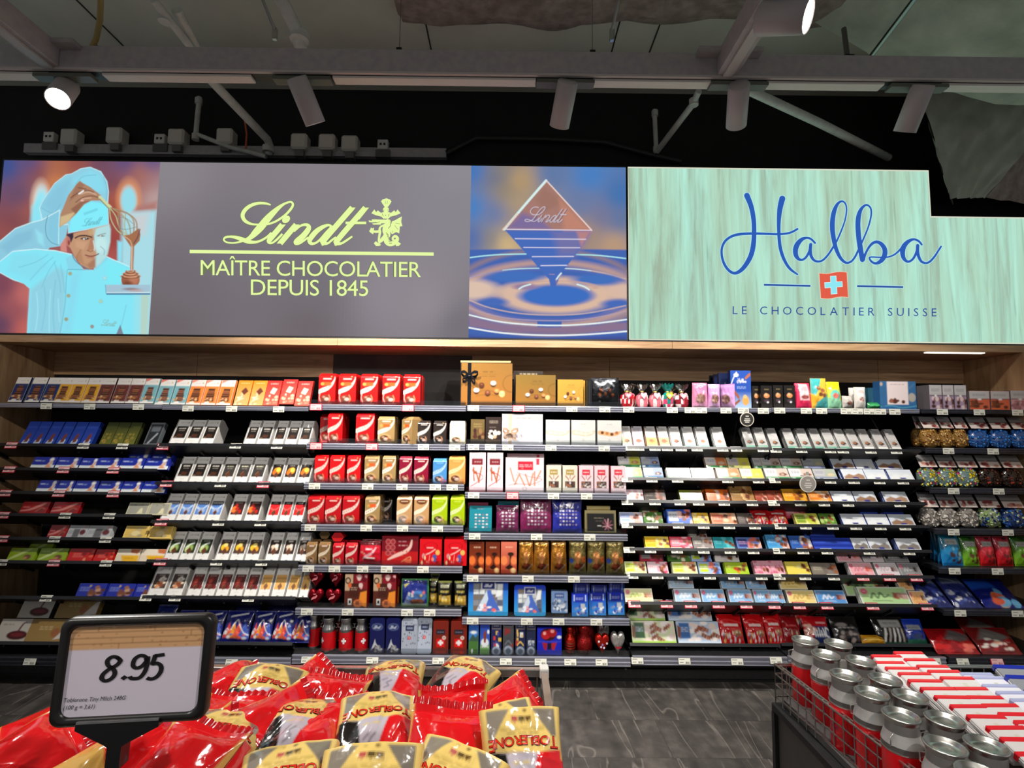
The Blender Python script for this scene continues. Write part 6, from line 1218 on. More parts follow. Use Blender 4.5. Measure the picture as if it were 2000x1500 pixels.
full('fdark', 'dark brown tablet with glossy pieces', ['#5a3830', '#3a2420', '#a08078', '#7a5a50'], '#4a3a38', '#2c2420', 4, labc='#8a7c74')
full('folive', 'olive tablet with brown pieces', ['#8a7a50', '#a89070', '#6a4a30'], '#7c8428', '#7a8420', 5, labc='#a0a850')
full('forange', 'orange tablet with white cream squares', ['#f07828', '#d8581c', '#e8c8b8', '#a84018'], '#e06a1c', '#d85c18', 6, labc='#f09050', h=.08)
full('fgoldb', 'golden brown tablet with biscuit photo', ['#b88a50', '#d8b078', '#8a6030'], '#a87c48', '#98703c', 7, labc='#c8a868', h=.105)
full('fredbr', 'red brown tablet with cut squares', ['#a04a34', '#c8785c', '#7a3424', '#e0b0a0'], '#9c4634', '#a84c38', 8, labc='#c07864')
full('fyelor', 'yellow orange tablet with chocolate pieces', ['#f0a830', '#f8c860', '#b0602c', '#8a4424'], '#f0b030', '#f09a28', 9, labc='#f8d080', h=.085)
full('forwh', 'orange white tablet with tilted pieces', ['#f09a40', '#f8e0c8', '#c8703c', '#f8f0e8'], '#f0b878', '#f08c30', 10, labc='#f8c890')
full('fblpink', 'white blue tablet with pink orange print', ['#f0b0a0', '#f8e0d8', '#e89888', '#a8b8e0'], '#c8d0ec', '#a0b4e8', 11, labc='#e8ecf8')
full('fgreen', 'deep green tablet with cream blossom', ['#4a7a30', '#e8e0c8', '#3a5c24', '#8a5a40'], '#4c7c30', None, 12, 16)
full('fblwhred', 'bright blue tablet with red white centre', ['#f0f0f0', '#e07868', '#3a6ad8', '#f4c8c0'], '#3868d8', '#e8ecf4', 13, labc='#2c3458', h=.095)
full('fyelsm', 'yellow tablet with pale fruit print', ['#f0c848', '#f8e090', '#e8a838'], '#f0c040', None, 14)
full('fcoral', 'coral orange tablet with red label', ['#f0a878', '#f8d0b0', '#e87858'], '#f0a078', '#f07858', 15, labc='#f8e0c8')
full('fgrbrn', 'dark grey tablet with glossy brown pieces', ['#4a3c3a', '#c8c0bc', '#6a4a40'], '#6a605c', '#7a706a', 16, labc='#8a827c')
full('flimey', 'lime yellow tablet with green label', ['#e8e050', '#c8d840', '#f0f0a0'], '#e0d878', '#88a830', 17, labc='#c8d880')
full('fgrsm', 'small green tablet with brown square', ['#6a9a38', '#b8d078', '#8a4a30'], '#5c8c34', None, 18)
full('fyellow', 'golden yellow tablet with orange label', ['#f0d060', '#f8e8a0', '#e8c040'], '#ecc838', '#f0b818', 19, labc='#f8d860')
full('frpink', 'pink red tablet with white lettering', ['#e86880', '#f8c0c8', '#d83050'], '#e04860', '#f08898', 20, labc='#fff0f0')
full('fgrbr2', 'grey brown tablet with swirled lettering', ['#8a807c', '#b8aca8', '#6a5c58'], '#948a88', '#8a8480', 21, labc='#e8e4d8')
full('fteal', 'teal tablet with tilted brown square', ['#2a9aa8', '#58c0c8'], '#2898a4', '#208894', 22, labc='#68b8c0')
full('fblred', 'blue red tablet with broken pieces', ['#e07060', '#f0b8a8', '#5878c0'], '#6888c8', '#3a3c80', 23, labc='#c8a0b0')
full('fltblue', 'light blue tablet with cream and brown pieces', ['#f0b8a0', '#e8e4e8', '#b0562c'], '#58a8dc', '#4898d4', 24, labc='#a8d4f0', h=.09)
full('fmblue', 'mid blue tablet with brown cream piece', ['#88a8d8', '#e8d8d0', '#a86048'], '#3c68b8', '#3460b0', 25, labc='#88a8e0', h=.085)
full('flime2', 'pale lime tablet with orange biscuits', ['#e8e4a0', '#e8a078', '#f0c8a8', '#f4f0d8'], '#e0e8b0', '#c8d838', 26, labc='#f0f4c8')
full('fpink2', 'pink white tablet with red berries', ['#f0a0b0', '#e04868', '#f8e0e4', '#6a3840'], '#f0c4d0', '#f4e0e4', 27, labc='#d88898')
full('fredbl', 'crimson tablet with dark print', ['#c82040', '#e05870', '#5a2830', '#7a3440'], '#b82844', '#a8a0a0', 28, labc='#d8d4d0')
full('fblue3', 'blue white tablet with red squares and lime label', ['#88a8e0', '#e87868', '#c8d8f0', '#4868b8'], '#a8c0e8', '#c8dc38', 29, labc='#e8f0f8')
full('fgrora', 'lime green tablet with orange tree print', ['#a8d030', '#e87828', '#c84820', '#d0e068'], '#b0d038', None, 30)
full('fwhlab', 'white tablet with wavy green line', ['#e8e8e0', '#d8e0b8', '#e0d0d0'], '#e8e4e0', '#f0e8e8', 31, labc='#d0a0a8')
full('fpinkb', 'pink tablet with dark flower print', ['#f0a8b8', '#d87890', '#7a3444'], '#f0b0c0', None, 32, h=.085)
full('fyelpl', 'plain pale yellow tablet', ['#f4e070', '#f0d858', '#f8ec98'], '#f0dc60', None, 33, 5, h=.08)
full('fbrgr', 'taupe tablet with dark chunks', ['#7a7068', '#5a3c30', '#8a8078'], '#847a70', '#8a8274', 34, labc='#c8c0a8')
def promo(t, look, bg, panel, pic, tx='#f8f8f8', w=.165, h=.078, badge_='#d85878'):
    def a(r):
        r.rect(.04, .06, .97, .94, panel); r.line([(.22, .35), (.3, .65), (.36, .35), (.44, .68), (.5, .4), (.6, .55)], .05, tx, None, .9, 2); r.line([(.25, .2), (.5, .22), (.62, .2)], .04, tx, None, .7, 1)
        for k in range(3): u = .68+.09*k; r.poly([(u, .35+.08*(k % 2)), (u+.12, .3), (u+.14, .62), (u+.02, .7)], _mixc(pic, '#ffffff', .12*k))
        r.ell(.12, .74, .075, .16, badge_); r.rect(.09, .71, .15, .77, '#f0a8b8')
    tablet(t, look, bg, a, side='#c8c8c8', w=w, h=h)
promo('msilv', 'silver blue tablet with pink badge and script', '#d0d8e0', '#a8c4dc', '#7a4434'); promo('mblue', 'pale blue tablet with badge and milk chocolate', '#c4d4e4', '#88b8e4', '#8a4a38', w=.16); promo('mcream', 'cream tablet with badge and golden script', '#f0ead8', '#f4dc90', '#d8b058', '#c8983c'); promo('mpink', 'pink tablet with badge and orange strawberries', '#f0d8dc', '#f4b4bc', '#e86048', '#d87080'); promo('mwhbr', 'white tablet with badge and dark pieces', '#ece4e6', '#e4d8dc', '#5a3028', '#b8a0a8'); promo('mgrey', 'grey tablet with badge and dark pieces', '#b0b0b0', '#8c8c8c', '#2c2220', '#c8c8c8'); promo('mdkbl', 'deep sky blue tablet with brown pieces', '#a8c8e8', '#5a98d8', '#8a4030', badge_='#68a0d8', w=.2); promo('mbiggr', 'long mint green tablet with large pink badge', '#d8e4d0', '#b4d898', '#9a5438', '#4a6a40', w=.29, h=.1); promo('mora', 'pale orange tablet with brown swirls', '#f0e0c8', '#f0b878', '#6a3c28', '#c87c40', w=.11); promo('myelg', 'white tablet with lime yellow square and nuts', '#f0ecd8', '#e8e8b0', '#b07850', '#a8c040')
def bigtab(t, look, bg, lab, top, w=.27, h=.12, seed=1):
    def a(r):
        specks(r, .3, .05, 1, .95, 26, ['#f0e4e0', '#e8d4cc', '#f4ece8', bg], .09, .13, seed); q = random.Random(seed)
        for k in range(6):
            u, v = q.uniform(.3, .85), q.uniform(.1, .7); d = q.choice([-1, 1]); 
            for j in range(3): r.poly([(u+.05*j*1.0, v+.06*j*d), (u+.05*j+.045, v+.06*j*d-.06), (u+.05*j+.085, v+.06*j*d+.12), (u+.05*j+.03, v+.06*j*d+.17)], ('#9c5a40', '#8a4c34', '#b06c50')[j])
        r.rect(.06, .22, .3, .92, lab); words(r, .1, .5, .26, .75, '#c8d4e8', 3); r.rect(0, 0, 1, .1, top); r.poly([(.0, .3), (.06, .2), (.1, .7), (.02, .85)], '#8a4c34')
    flat_pack(t, w, h, .018, look, bg, a, side=top, mat='gloss', name='chocolate_tablet', cat='chocolate bar')
bigtab('Xgreen', 'large green bordered tablet with milk chocolate ribs', '#d8e0b8', '#2c5c34', '#a0cc48', .28, seed=4); bigtab('Xblue', 'large blue white tablet with milk chocolate ribs', '#b8cce4', '#3a68a8', '#c8d8e8', .3, seed=9)
def bag(t, look, bg, art, w=.17, h=.155, mat='film', seal=.04, d=.05): pouch(t, w, h, d, look, bg, art, mat, seal=seal, seed=len(look))
def a_(r): r.rect(.2, .58, .8, .66, '#f0d8d4', .02); words(r, .3, .48, .7, .52, '#e88080', 1); specks(r, .1, .1, .85, .38, 18, ['#f0f0e8', '#e8c878', '#3a3c78', '#c8a060', '#e8e8f0'], .035, .075, 3); r.ell(.75, .3, .16, .05, '#a0603c'); r.line([(.1, .75), (.4, .8), (.9, .7)], .03, '#f05050', .03, .7)
bag('Gbranch', 'bright red bag with wrapped chocolate sticks', '#c40e14', a_, w=.17, h=.165)
def a_(r): r.rect(.2, .6, .8, .66, '#c85050', .02); specks(r, .3, .1, .9, .38, 8, ['#e8d8d0', '#c8b898', '#a04038'], .04, .07, 3)
bag('Gbranch2', 'darker red bag of chocolate sticks', '#8c0c14', a_, w=.16, h=.15)
def a_(r): r.rect(0, .66, 1, 1, '#b8101a'); r.rect(.3, .0, 1, .62, '#24346c'); specks(r, .0, .1, .35, .7, 10, ['#e8b8a8', '#c88878', '#f0d8c8'], .1, .07, 5); r.line([(.95, .5, .08), (.82, .55, .06), (.78, .3, .07), (.9, .22, .05)], .06, '#f4f4f4'); [r.line([(.72-.09*k, .25), (.70-.09*k, .45 if k % 2 else .55)], .045, '#f4f4f4', None, 1, 1) for k in range(5)]; r.line([(.35, .3), (.75, .32)], .03, '#f4f4f4'); r.rect(.5, .72, .9, .78, '#e0a8a8', .02)
bag('Gcail', 'blue and red bag lying upside down with white script', '#b8101a', a_, w=.17, h=.15)
def a_(r): r.ell(.35, .68, .2, .08, '#8a8480', .03); words(r, .2, .54, .8, .6, '#e0dcd8', 1); specks(r, .15, .08, .9, .4, 14, ['#6a5c58', '#3a302e', '#a89a94', '#54443e'], .07, .07, 3); r.ell(.75, .34, .1, .04, '#b8a8a0')
bag('Gblack', 'black bag with silver emblem and dark sticks', '#1c1818', a_, w=.17, h=.15)
def a_(r): r.rect(.2, .6, .85, .88, '#a8a8a8'); words(r, .3, .72, .75, .8, '#4a4a4a', 2); [r.line([(.3+.13*k, .55), (.2+.16*k, .1)], .06, ('#f0ece8', '#c8bcb4', '#fff8f4')[k % 3]) for k in range(5)]; r.rect(0, 0, 1, .08, '#2c5a44')
bag('Gbio', 'black bag with grey label and white sticks', '#14120f', a_, w=.19, h=.15)
def a_(r): r.rect(.15, .55, .8, .75, '#9aa0a8'); r.ell(.5, .3, .3, .1, '#28407a', .05); r.rect(0, 0, 1, .2, '#2c6a54'); words(r, .2, .62, .7, .68, '#4a4a50', 1)
bag('Gbluep', 'royal blue bag with grey label and green foot', '#1c3cb0', a_, w=.17, h=.14)
bag('Gyel', 'flat golden yellow bag lying down', '#d89820', lambda r: (r.rect(0, .5, 1, .6, '#8a6014', .05), r.ell(.4, .5, .3, .2, '#f0c050', .1)), w=.15, h=.05)
# gift bags with gathered cellophane tops
def giftbag(t, look, c1, c2, tag_, top, seed):
    q = random.Random(seed); mb = MB(); V = []; F = []; n = 20; rows = [(.0, .036), (.02, .046), (.05, .046), (.075, .04), (.092, .016), (.1, .012), (.12, .03), (.145, .045)]
    for j, (z, r_) in enumerate(rows):
        for k in range(n):
            a = 2*math.pi*k/n; rr = r_*(1+(.14 if j < 4 else .35)*math.sin(k*2.2+j)*q.uniform(.5, 1)); V.append((rr*math.cos(a), .045+rr*.85*math.sin(a), z*(1+(.06*math.sin(3*k) if j == 7 else 0))))
    F1 = [(j*n+k, j*n+(k+1) % n, (j+1)*n+(k+1) % n, (j+1)*n+k) for j in range(3) for k in range(n)]; cols = [H(q.choice([c1, c1, c2, '#f4e4e4'])) for _ in F1]
    mb.faces(V, F1, cols, 'film', True)
    F2 = [(j*n+k, j*n+(k+1) % n, (j+1)*n+(k+1) % n, (j+1)*n+k) for j in range(3, 7) for k in range(n)]
    m0 = 'cello' if top is None else 'film'; mb.faces(V, F2, top or '#dddddd', m0, True); mb.face([V[k] for k in range(n)][::-1], c1, 'film')
    mb.lathe([(.014, .093), (.017, .096), (.014, .1)], '#e0c860', 'foil', 12, (0, .045, 0))
    cz = .068; P = heart_pts(.05, .042, 16); mb.face([(x, -.004, cz-.02+z) for x, z in P], tag_, 'gloss'); mb.face([(x*.6, -.0045, cz-.012+z*.6) for x, z in P], _mixc(tag_, '#ffffff', .45), 'gloss')
    reg(t, mb.data('gift_bag'), .096, .15, .09, look, 'gift_bag', 'chocolate bag')
giftbag('gbred', 'cellophane gift bag with red sweets and pink heart', '#d01828', '#a01018', '#f08090', None, 1); giftbag('gbpink', 'cellophane gift bag with pink heart sweets', '#e87888', '#f0b0b8', '#f4c0cc', None, 2); giftbag('gbteal', 'gift bag with teal wrap and yellow tag', '#1c8a80', '#e04070', '#f0e030', '#189088', 3); giftbag('gbmar', 'cellophane gift bag with crimson sweets', '#98182c', '#c83848', '#e8a8b0', None, 4)
def winp(c, c2):
    def a(r): r.vgrad(0, 1, c2, c); r.rect(.03, .9, .97, .93, _mixc(c, '#ffffff', .3)); r.ell(.5, .36, .3, .2, '#8a6458', .03); specks(r, .28, .22, .72, .52, 20, ['#a07a68', '#7a5448', '#b89080', '#c8a898'], .07, .045, 4); [r.rect(.1+.1*k, .02, .15+.1*k, .1, '#f4d8e8', .02, .7) for k in range(8)]
    return a
pouch('ppink', .105, .155, .05, 'pink stand up pouch with round window', '#f0789c', winp('#f07098', '#e8a0c8'), seal=.03); pouch('plilac', .1, .148, .05, 'lilac stand up pouch with round window', '#d89ae0', winp('#d898e0', '#e8b4e0'), seal=.03)
def a_(r): r.vgrad(0, .5, '#a8c8e8', '#2448a8'); r.rect(0, .3, 1, 1, '#2448a8'); r.ell(.7, .18, .5, .16, '#d8e4f0', .1); logo(r, .3, .68, .45, '#f0f0f4', .8) if False else None; 
def halba_small(r, u, v, w, h, c):
    for s in HBP: r.line([(u+(x-1408)/432*w, v+h*(1-(y-378)/165), max(q/432*w*1.3, .02)) for x, y, q in s], .02, c, None, 1, 1)
def a_(r): r.vgrad(0, .45, '#b0cce8', '#2c54b0'); r.poly([(.05, .75), (.3, .62), (.12, .6)], '#2444a0'); halba_small(r, .32, .66, .46, .13, '#eef0f6'); words(r, .3, .5, .75, .58, '#a8bce8', 2); r.line([(.05, .55, .08), (.2, .42, .09), (.38, .28, .09)], .09, '#a85c38'); r.line([(.75, .8, .08), (.95, .9, .08)], .08, '#b06a44'); r.ell(.72, .2, .16, .13, '#e8a858', .02); r.ell(.7, .3, .09, .05, '#f0c080', .02); r.line([(.2, .1), (.42, .2)], .07, '#9c5430'); r.line([(.02, .62), (.15, .8), (.3, .95)], .04, '#e8ecf0', .02); r.ell(.28, .88, .12, .05, '#f0f0f0', .02)
flat_pack('halbox', .132, .232, .04, 'blue box with white script and white bow print', '#2a50b0', a_, side='#1c2c60', mat='gloss', name='praline_box', cat='chocolate box')
flat_pack('navybox', .1, .2, .02, 'navy box receding behind the blue script box', '#1c2448', lambda r: (r.line([(.1, .1), (.4, .5), (.6, .7)], .05, '#8a94b8', .03, .8), words(r, .2, .6, .7, .7, '#6a749a', 1)), side='#161c38', mat='gloss', name='praline_box', cat='chocolate box')
def a_(r): words(r, .3, .8, .72, .86, '#a08c58', 1); r.ell(.5, .55, .26, .1, '#e09058', .02); r.ell(.45, .6, .14, .06, '#f0b888', .02); r.ell(.5, .32, .24, .08, '#4a3a44', .03); r.ell(.6, .26, .1, .04, '#e8e4e4', .02); r.rect(0, 0, 1, .16, '#2a2624')
flat_pack('blkpral', .085, .14, .05, 'black box with orange praline picture', '#1c1918', a_, side='#100e0e', name='praline_box', cat='chocolate box')
def a_(r): r.rect(.2, .3, .8, .98, '#f0c8cc'); words(r, .3, .66, .7, .84, '#d07080', 3); r.ell(.5, .42, .24, .08, '#9a4a48', .02); r.rect(0, 0, 1, .2, '#e02858', .05); r.rect(.25, .95, .8, 1, '#e84048')
pouch('predp', .115, .16, .05, 'raspberry red bag with pink label', '#e0345c', a_, seal=.02)
def a_(r): r.poly([(0, 1), (.7, 1), (.2, .4), (0, .5)], '#48b8b8'); r.poly([(.3, .2), (1, .5), (1, 0), (.2, 0)], '#48a8a8'); r.ell(.15, .3, .2, .14, '#f0b030'); [r.ell(u, v, .13, .07, c) for u, v, c in ((.4, .66, '#8a5030'), (.62, .58, '#a0603c'), (.5, .45, '#7a4428'), (.72, .42, '#94583a'))]; r.ell(.42, .68, .08, .03, '#c89068')
pouch('paqua', .115, .19, .05, 'aqua and yellow bag with brown discs', '#f0c040', a_, seal=.03)
def a_(r): r.rect(0, .72, 1, 1, '#e8e820'); r.ell(.5, .48, .34, .2, '#68c8b8', .04); r.ell(.5, .46, .2, .1, '#e07868', .03); r.poly([(0, .0), (1, .0), (1, .3), (0, .4)], '#90d0a8')
pouch('pyelg', .105, .17, .05, 'lemon yellow bag with mint oval', '#c8d84c', a_, seal=.03)
def a_(r): r.ell(.5, .42, .3, .14, '#6a3a2c', .03); r.rect(.1, .7, .9, .98, '#dcd4cc'); specks(r, .2, .3, .8, .5, 6, ['#8a5844', '#4a2820'], .1, .08, 2)
bag('plie', 'small brown bag tipped over on the shelf', '#c8c0b8', a_, w=.085, h=.08)
def a_(r): r.rect(.2, .35, .85, .96, '#ece6e0'); words(r, .3, .7, .75, .86, '#a87c78', 2); r.ell(.42, .42, .09, .05, '#a83830'); r.ell(.62, .38, .09, .05, '#b84838'); r.ell(.52, .5, .08, .04, '#8a3028')
pouch('pwht', .082, .135, .045, 'white paper bag with red fruit picture', '#dcd6ce', a_, mat='matte', seal=.02)
flat_pack('teallf', .075, .135, .03, 'dark teal box with leaf print', '#28586c', lambda r: (r.ell(.7, .5, .2, .2, '#8a8474', .05, .8), r.line([(.2, .2), (.8, .8)], .03, '#4a7a88')), name='praline_box', cat='chocolate box')
bag('gpack', 'flat green pack lying in front of blue box', '#2c8c4c', lambda r: r.ell(.4, .55, .3, .2, '#48b068', .1), w=.09, h=.04, seal=.1)
def a_(r):
    r.rect(0, 0, 1, .16, '#28629a'); r.line([(.0, .08), (.3, .12), (.6, .05), (1, .12)], .03, '#58a8b8', .03); specks(r, .0, .1, .2, .9, 6, ['#5a88a8', '#c8b0a0', '#3a6890'], .04, .06, 3); r.rect(.2, .16, .78, .99, '#efdedc'); words(r, .3, .87, .68, .91, '#9a8a8c', 1); r.ell(.26, .3, .02, .02, '#c08080'); specks(r, .3, .24, .72, .34, 9, ['#7a4434', '#9a6048', '#5a2e22', '#8a4c3a'], .06, .06, 4); r.ell(.88, .42, .1, .16, '#b4aca0', .03); r.line([(.82, .75), (.95, .9)], .06, '#4878a0', .03)
flat_pack('honduras', .23, .172, .06, 'large blue box with pale label and praline row', '#356a9c', a_, side='#2a5a8c', name='gift_box', cat='chocolate box')
# ---- bay G
def gcard(t, look, band, pics, seed, w=.08, h=.15):
    def a(r): r.rect(0, .58, 1, 1, '#c4c0c0'); words(r, .15, .72, .8, .86, '#8a8488', 2); r.rect(0, .54, 1, .58, '#4a3a40'); r.rect(0, 0, 1, .54, band); specks(r, .1, .06, .95, .46, 12, pics, .14, .08, seed); r.ell(.5, .55, .1, .05, '#e8e4e4')
    flat_pack(t, w, h, .05, look, band, a, side='#6a6468', name='praline_box', cat='chocolate box')
gcard('gvio', 'grey carton with violet panel and dark pralines', '#a890a8', ['#4a2424', '#6a3a38', '#e0c8c8', '#8a5c60'], 3); gcard('gora', 'grey carton with orange fruit picture', '#d86848', ['#f08030', '#7a4028', '#5a3020', '#e8a868'], 4, .125, .115); gcard('gpnk', 'grey carton with pink powder picture', '#d0a0a8', ['#b07478', '#8a5a60', '#c8b0b0'], 5, .125, .12)
def nugbag(t, look, cols, head='#8a8888', pic=('#e8d8d0', '#8a3a38', '#c89080'), seed=1, w=.115, h=.195, big=1.0, clear=True):
    """clear bag of loose sweets under a folded card header"""
    q = random.Random(seed); mb = MB(); w2 = w/2
    def Rr(): return Ras(*art_grid(w*.95, h*.42), head, .03)
    U, V = art_grid(w*.95, h*.42); r = Ras(U, V, head, .03); r.rect(0, 0, 1, .5, pic[0]); r.rect(0, .5, 1, .56, '#2c2626'); specks(r, .2, .08, .95, .46, 6, pic[1:], .14, .12, seed); words(r, .15, .72, .8, .86, '#6a6464', 1)
    P = np.stack([(U-.5)*w*.95, .012+.03*(V-.2)+0*U, h*.6+V*h*.4], -1); picture(mb, P, r.I, 'card')
    n = 16; rows = [(0, .3), (.015, .85), (.05, 1.0), (.09, .95), (.115, .7), (.13, .3)]
    V_ = [(w2*rr*math.cos(2*math.pi*k/n)*1.02, .042+.04*rr*math.sin(2*math.pi*k/n), z*h/.195*.95) for z, rr in rows for k in range(n)]
    mb.faces(V_, [(j*n+k, j*n+(k+1) % n, (j+1)*n+(k+1) % n, (j+1)*n+k) for j in range(5) for k in range(n)], cols[0] if not clear else _mixc(cols[0], '#302820', .55), 'film', True)
    for _ in range(64):
        a = q.uniform(math.pi, 2*math.pi); z = q.uniform(.01, .118); rr = np.interp(z, [p[0] for p in rows], [p[1] for p in rows])
        c = (w2*rr*math.cos(a)*.97, .042+.04*rr*math.sin(a)*.97, z*h/.195*.95); s = q.uniform(.008, .0125)*big; col = q.choice(cols); u0 = q.uniform(0, 3)
        pts = [(c[0]+s*math.cos(u0)*dx+s*math.sin(u0)*dz*.7, c[1]+s*dy*.7, c[2]+s*math.sin(u0)*-dx+s*math.cos(u0)*dz*.7) for dx, dy, dz in ((1, 0, 0), (-1, 0, 0), (0, 1, 0), (0, -1, 0), (0, 0, 1), (0, 0, -1), (.6, -.6, .6), (-.6, -.6, .6), (.6, -.6, -.6), (-.6, -.6, -.6))]
        mb.faces(pts, [(0, 6, 3, 8), (1, 7, 3, 9), (4, 6, 3, 7), (5, 8, 3, 9), (0, 4, 6), (1, 4, 7), (0, 5, 8), (1, 5, 9), (0, 2, 4), (1, 2, 4), (0, 2, 5), (1, 2, 5)], col, 'gloss', True)
    reg(t, mb.data('sweets_bag'), w, h, .085, look, 'sweets_bag', 'bag of sweets')
nugbag('ngold', 'clear bag of golden brown nut clusters', ['#c89448', '#a8702c', '#dcb068', '#8a5420', '#e0b878'], seed=1); nugbag('nblue', 'clear bag of bright blue sweets', ['#2c70c8', '#3c88e0', '#2058a8', '#4898e8'], seed=2, w=.14); nugbag('nmix', 'clear bag of pink, yellow and pale blue sweets', ['#98b8b8', '#e8308c', '#f0d018', '#98c8d0', '#a0c8b8', '#f0e060'], seed=6, w=.13, big=1.15); nugbag('ndark', 'clear bag of dark brown nuggets', ['#2c1a14', '#3c241c', '#1c100c', '#54342a', '#a04030'], seed=4, w=.14); nugbag('nwht', 'clear bag of white almond shaped sweets', ['#c8c0b8', '#b0a8a0', '#dcd4cc', '#a09890'], seed=5, w=.125, big=1.2); nugbag('nfish', 'clear bag of blue, green and white sweets', ['#c8e0a0', '#3c68a8', '#d8dcd8', '#28386a', '#a8d080'], seed=8, w=.14, big=1.2); nugbag('nblue2', 'clear bag of deep blue sweets', ['#2c58a8', '#3c78c8', '#c8d8a8', '#204080'], seed=9, w=.14, big=1.2)
def zip_(c, c2, pic):
    def a(r): r.vgrad(0, 1, c2, c); r.rect(.2, .66, .8, .82, '#b8bcb8', .03); words(r, .28, .7, .72, .77, '#6a706c', 1); r.rect(.52, .88, .78, .95, '#2c2c2c', .03); specks(r, .35, .12, .85, .55, 10, pic, .09, .06, 4); r.poly([(.55, .08), (.85, .05), (.9, .22)], pic[0])
    return a
pouch('zcyan', .125, .185, .06, 'cyan pouch with white label', '#1c98c0', zip_('#18889c', '#1c88d8', ['#4a2c30', '#88c8e0', '#a8d8e0']), seal=.03); pouch('zgreen', .11, .17, .06, 'leaf green pouch with white label', '#58a81c', zip_('#1c5c1c', '#88c828', ['#6a3828', '#c8e0b0', '#3a2018']), seal=.03); pouch('zred', .115, .17, .06, 'raspberry red pouch with white label', '#d01834', zip_('#c8384c', '#d80c14', ['#7a1418', '#e85058', '#4a0c10']), seal=.03)
def a_(r): specks(r, .05, .05, .95, .7, 26, ['#3a4890', '#c8ccd8', '#1c2464', '#6878b0', '#e8e8ec'], .09, .06, 4); r.rect(.1, .7, .9, .92, '#6a7490', .05); r.line([(.2, .9), (.6, .8)], .03, '#e8ecf0', .03)
bag('znavy', 'navy and white wrapped bag lying at a slant', '#28306e', a_, w=.2, h=.22)
def a_(r): specks(r, .4, .05, .95, .5, 8, ['#e0a040', '#d85838', '#6ab0d8', '#a83828'], .14, .12, 4); r.rect(.0, .6, .6, .95, '#1c4cb0', .1)
bag('zbluor', 'deep blue bag with orange and red print', '#141c70', a_, w=.26, h=.2)
def a_(r): r.poly([(.3, .5), (.6, .95), (1, .7), (.8, .4)], '#6a6060', .1); specks(r, .1, .05, .9, .45, 10, ['#d02828', '#8a1014', '#f07060'], .14, .08, 4)
bag('zred2', 'crumpled red bag on the base deck', '#9c1218', a_, w=.27, h=.15)
def a_(r): r.poly([(.1, .5), (.4, .98), (.9, .6), (.6, .4)], '#7a7470', .1); specks(r, .1, .05, .95, .5, 22, ['#e8c8c0', '#c02028', '#8a1418', '#e8e0d8', '#f0a070'], .07, .05, 6)
bag('zredwh', 'crumpled bag with red and white sweets', '#7c1c1c', a_, w=.26, h=.16)
# ================================================================== stocking the shelves
REC = []
SHORT = {'A': 'blue tablet bay', 'B': 'white bar bay', 'C': 'red truffle bay', 'D': 'gift box bay', 'E': 'mixed tablet bay', 'F': 'alpine tablet bay', 'G': 'bagged sweets bay'}
def rowname(row): return 'top shelf' if row == 0 else 'base deck' if row == 99 else ORD[row]+' shelf'
def solve_x(px, Y, z):
    x = (px-1000)/1000*Y
    for _ in range(4):
        q = to_px(x, Y, z); x += (px-q[0])*Y/1000
    return x
_jr = random.Random(5)
def stock(bay, row, items, k=1, lean=None, yoff=None, gap=0.0007):
    Yf, z, L = SHELF[bay, row]
    if lean is not None: L = lean
    base_off = 0.022 if SHELF[bay, row][2] == 0 else 0.0
    for it in items.split(';'):
        it = it.split()
        if not it: continue
        t = it[0]; x0, x1 = map(float, it[1].rsplit('-', 1)); opt = {m[0]: m[1:] for m in it[2:]}
        p = PR[t]; n = int(opt.get('k', k)); up = float(opt.get('u', 0)); bo = float(opt.get('b', 0)); rz = math.radians(float(opt.get('r', 0)))
        y = Yf+base_off+bo if yoff is None else Yf+yoff+bo
        zz = z+0.0008; xa, xb = solve_x(x0, y, zz), solve_x(x1, y, zz); cx = (xa+xb)/2
        sx = min(1.5, max(.6, (xb-xa)/p['w'])) if rz == 0 else 1.0
        sz = float(opt.get('h', 1)); lo = math.radians(float(opt['l'])) if 'l' in opt else L
        for i in range(n):
            o = bpy.data.objects.new(p['name'], p['mesh']); COL.objects.link(o)
            dy = i*(p['h']*0+p['t']+gap); dz = up*p['h']+(0.002 if L else 0)
            jx = cx+(_jr.uniform(-.002, .002) if i else 0)
            if SHELF[bay, row][2] == 0 and lo: o.location = (jx, y+dy/math.cos(lo)+dz*math.sin(lo), zz+min(p['t'], .02)*math.sin(lo)+dz*math.cos(lo))
            else: o.location = (jx, y+dy*math.cos(lo)+dz*math.sin(lo), zz-dy*math.sin(lo)+dz*math.cos(lo))
            o.rotation_euler = (-lo, 0, rz+(_jr.uniform(-.012, .012))); o.scale = (sx, 1, sz)
            o['category'] = p['cat']; REC.append(dict(o=o, t=t, bay=bay, row=row, x=cx, i=i, n=n, up=up > 0, bo=bo, look=p['look']))
    return
def finish_labels():
    by = {}
    for r in REC: by.setdefault((r['t'], r['bay'], r['row'], r['i'] > 0, r['up'], r['bo'] > .03), []).append(r)
    for (t, bay, row, beh, up, bo), L in by.items():
        loc = '%s of %s' % (rowname(row), SHORT[bay]); look = L[0]['look']
        xs = sorted({round(r['x'], 4) for r in L if r['i'] == 0 or beh}); L0 = sorted(L, key=lambda r: r['x'])
        pre = 'stacked behind, ' if beh else 'set farther back, ' if bo else 'upper, ' if up else ''
        if beh:
            for r in L: r['o']['label'] = fit(look, pre, '', loc); r['o']['group'] = 'packs behind the front ones, %s, %s' % (look, loc)
        else:
            for j, r in enumerate(L0):
                od = '' if len(L0) == 1 else ('first' if j == 0 else 'last' if j == len(L0)-1 else ORD[j])+' from left, '
                r['o']['label'] = fit(look, pre, od, loc)
                if len(L0) > 1: r['o']['group'] = '%s on %s' % (look, loc)
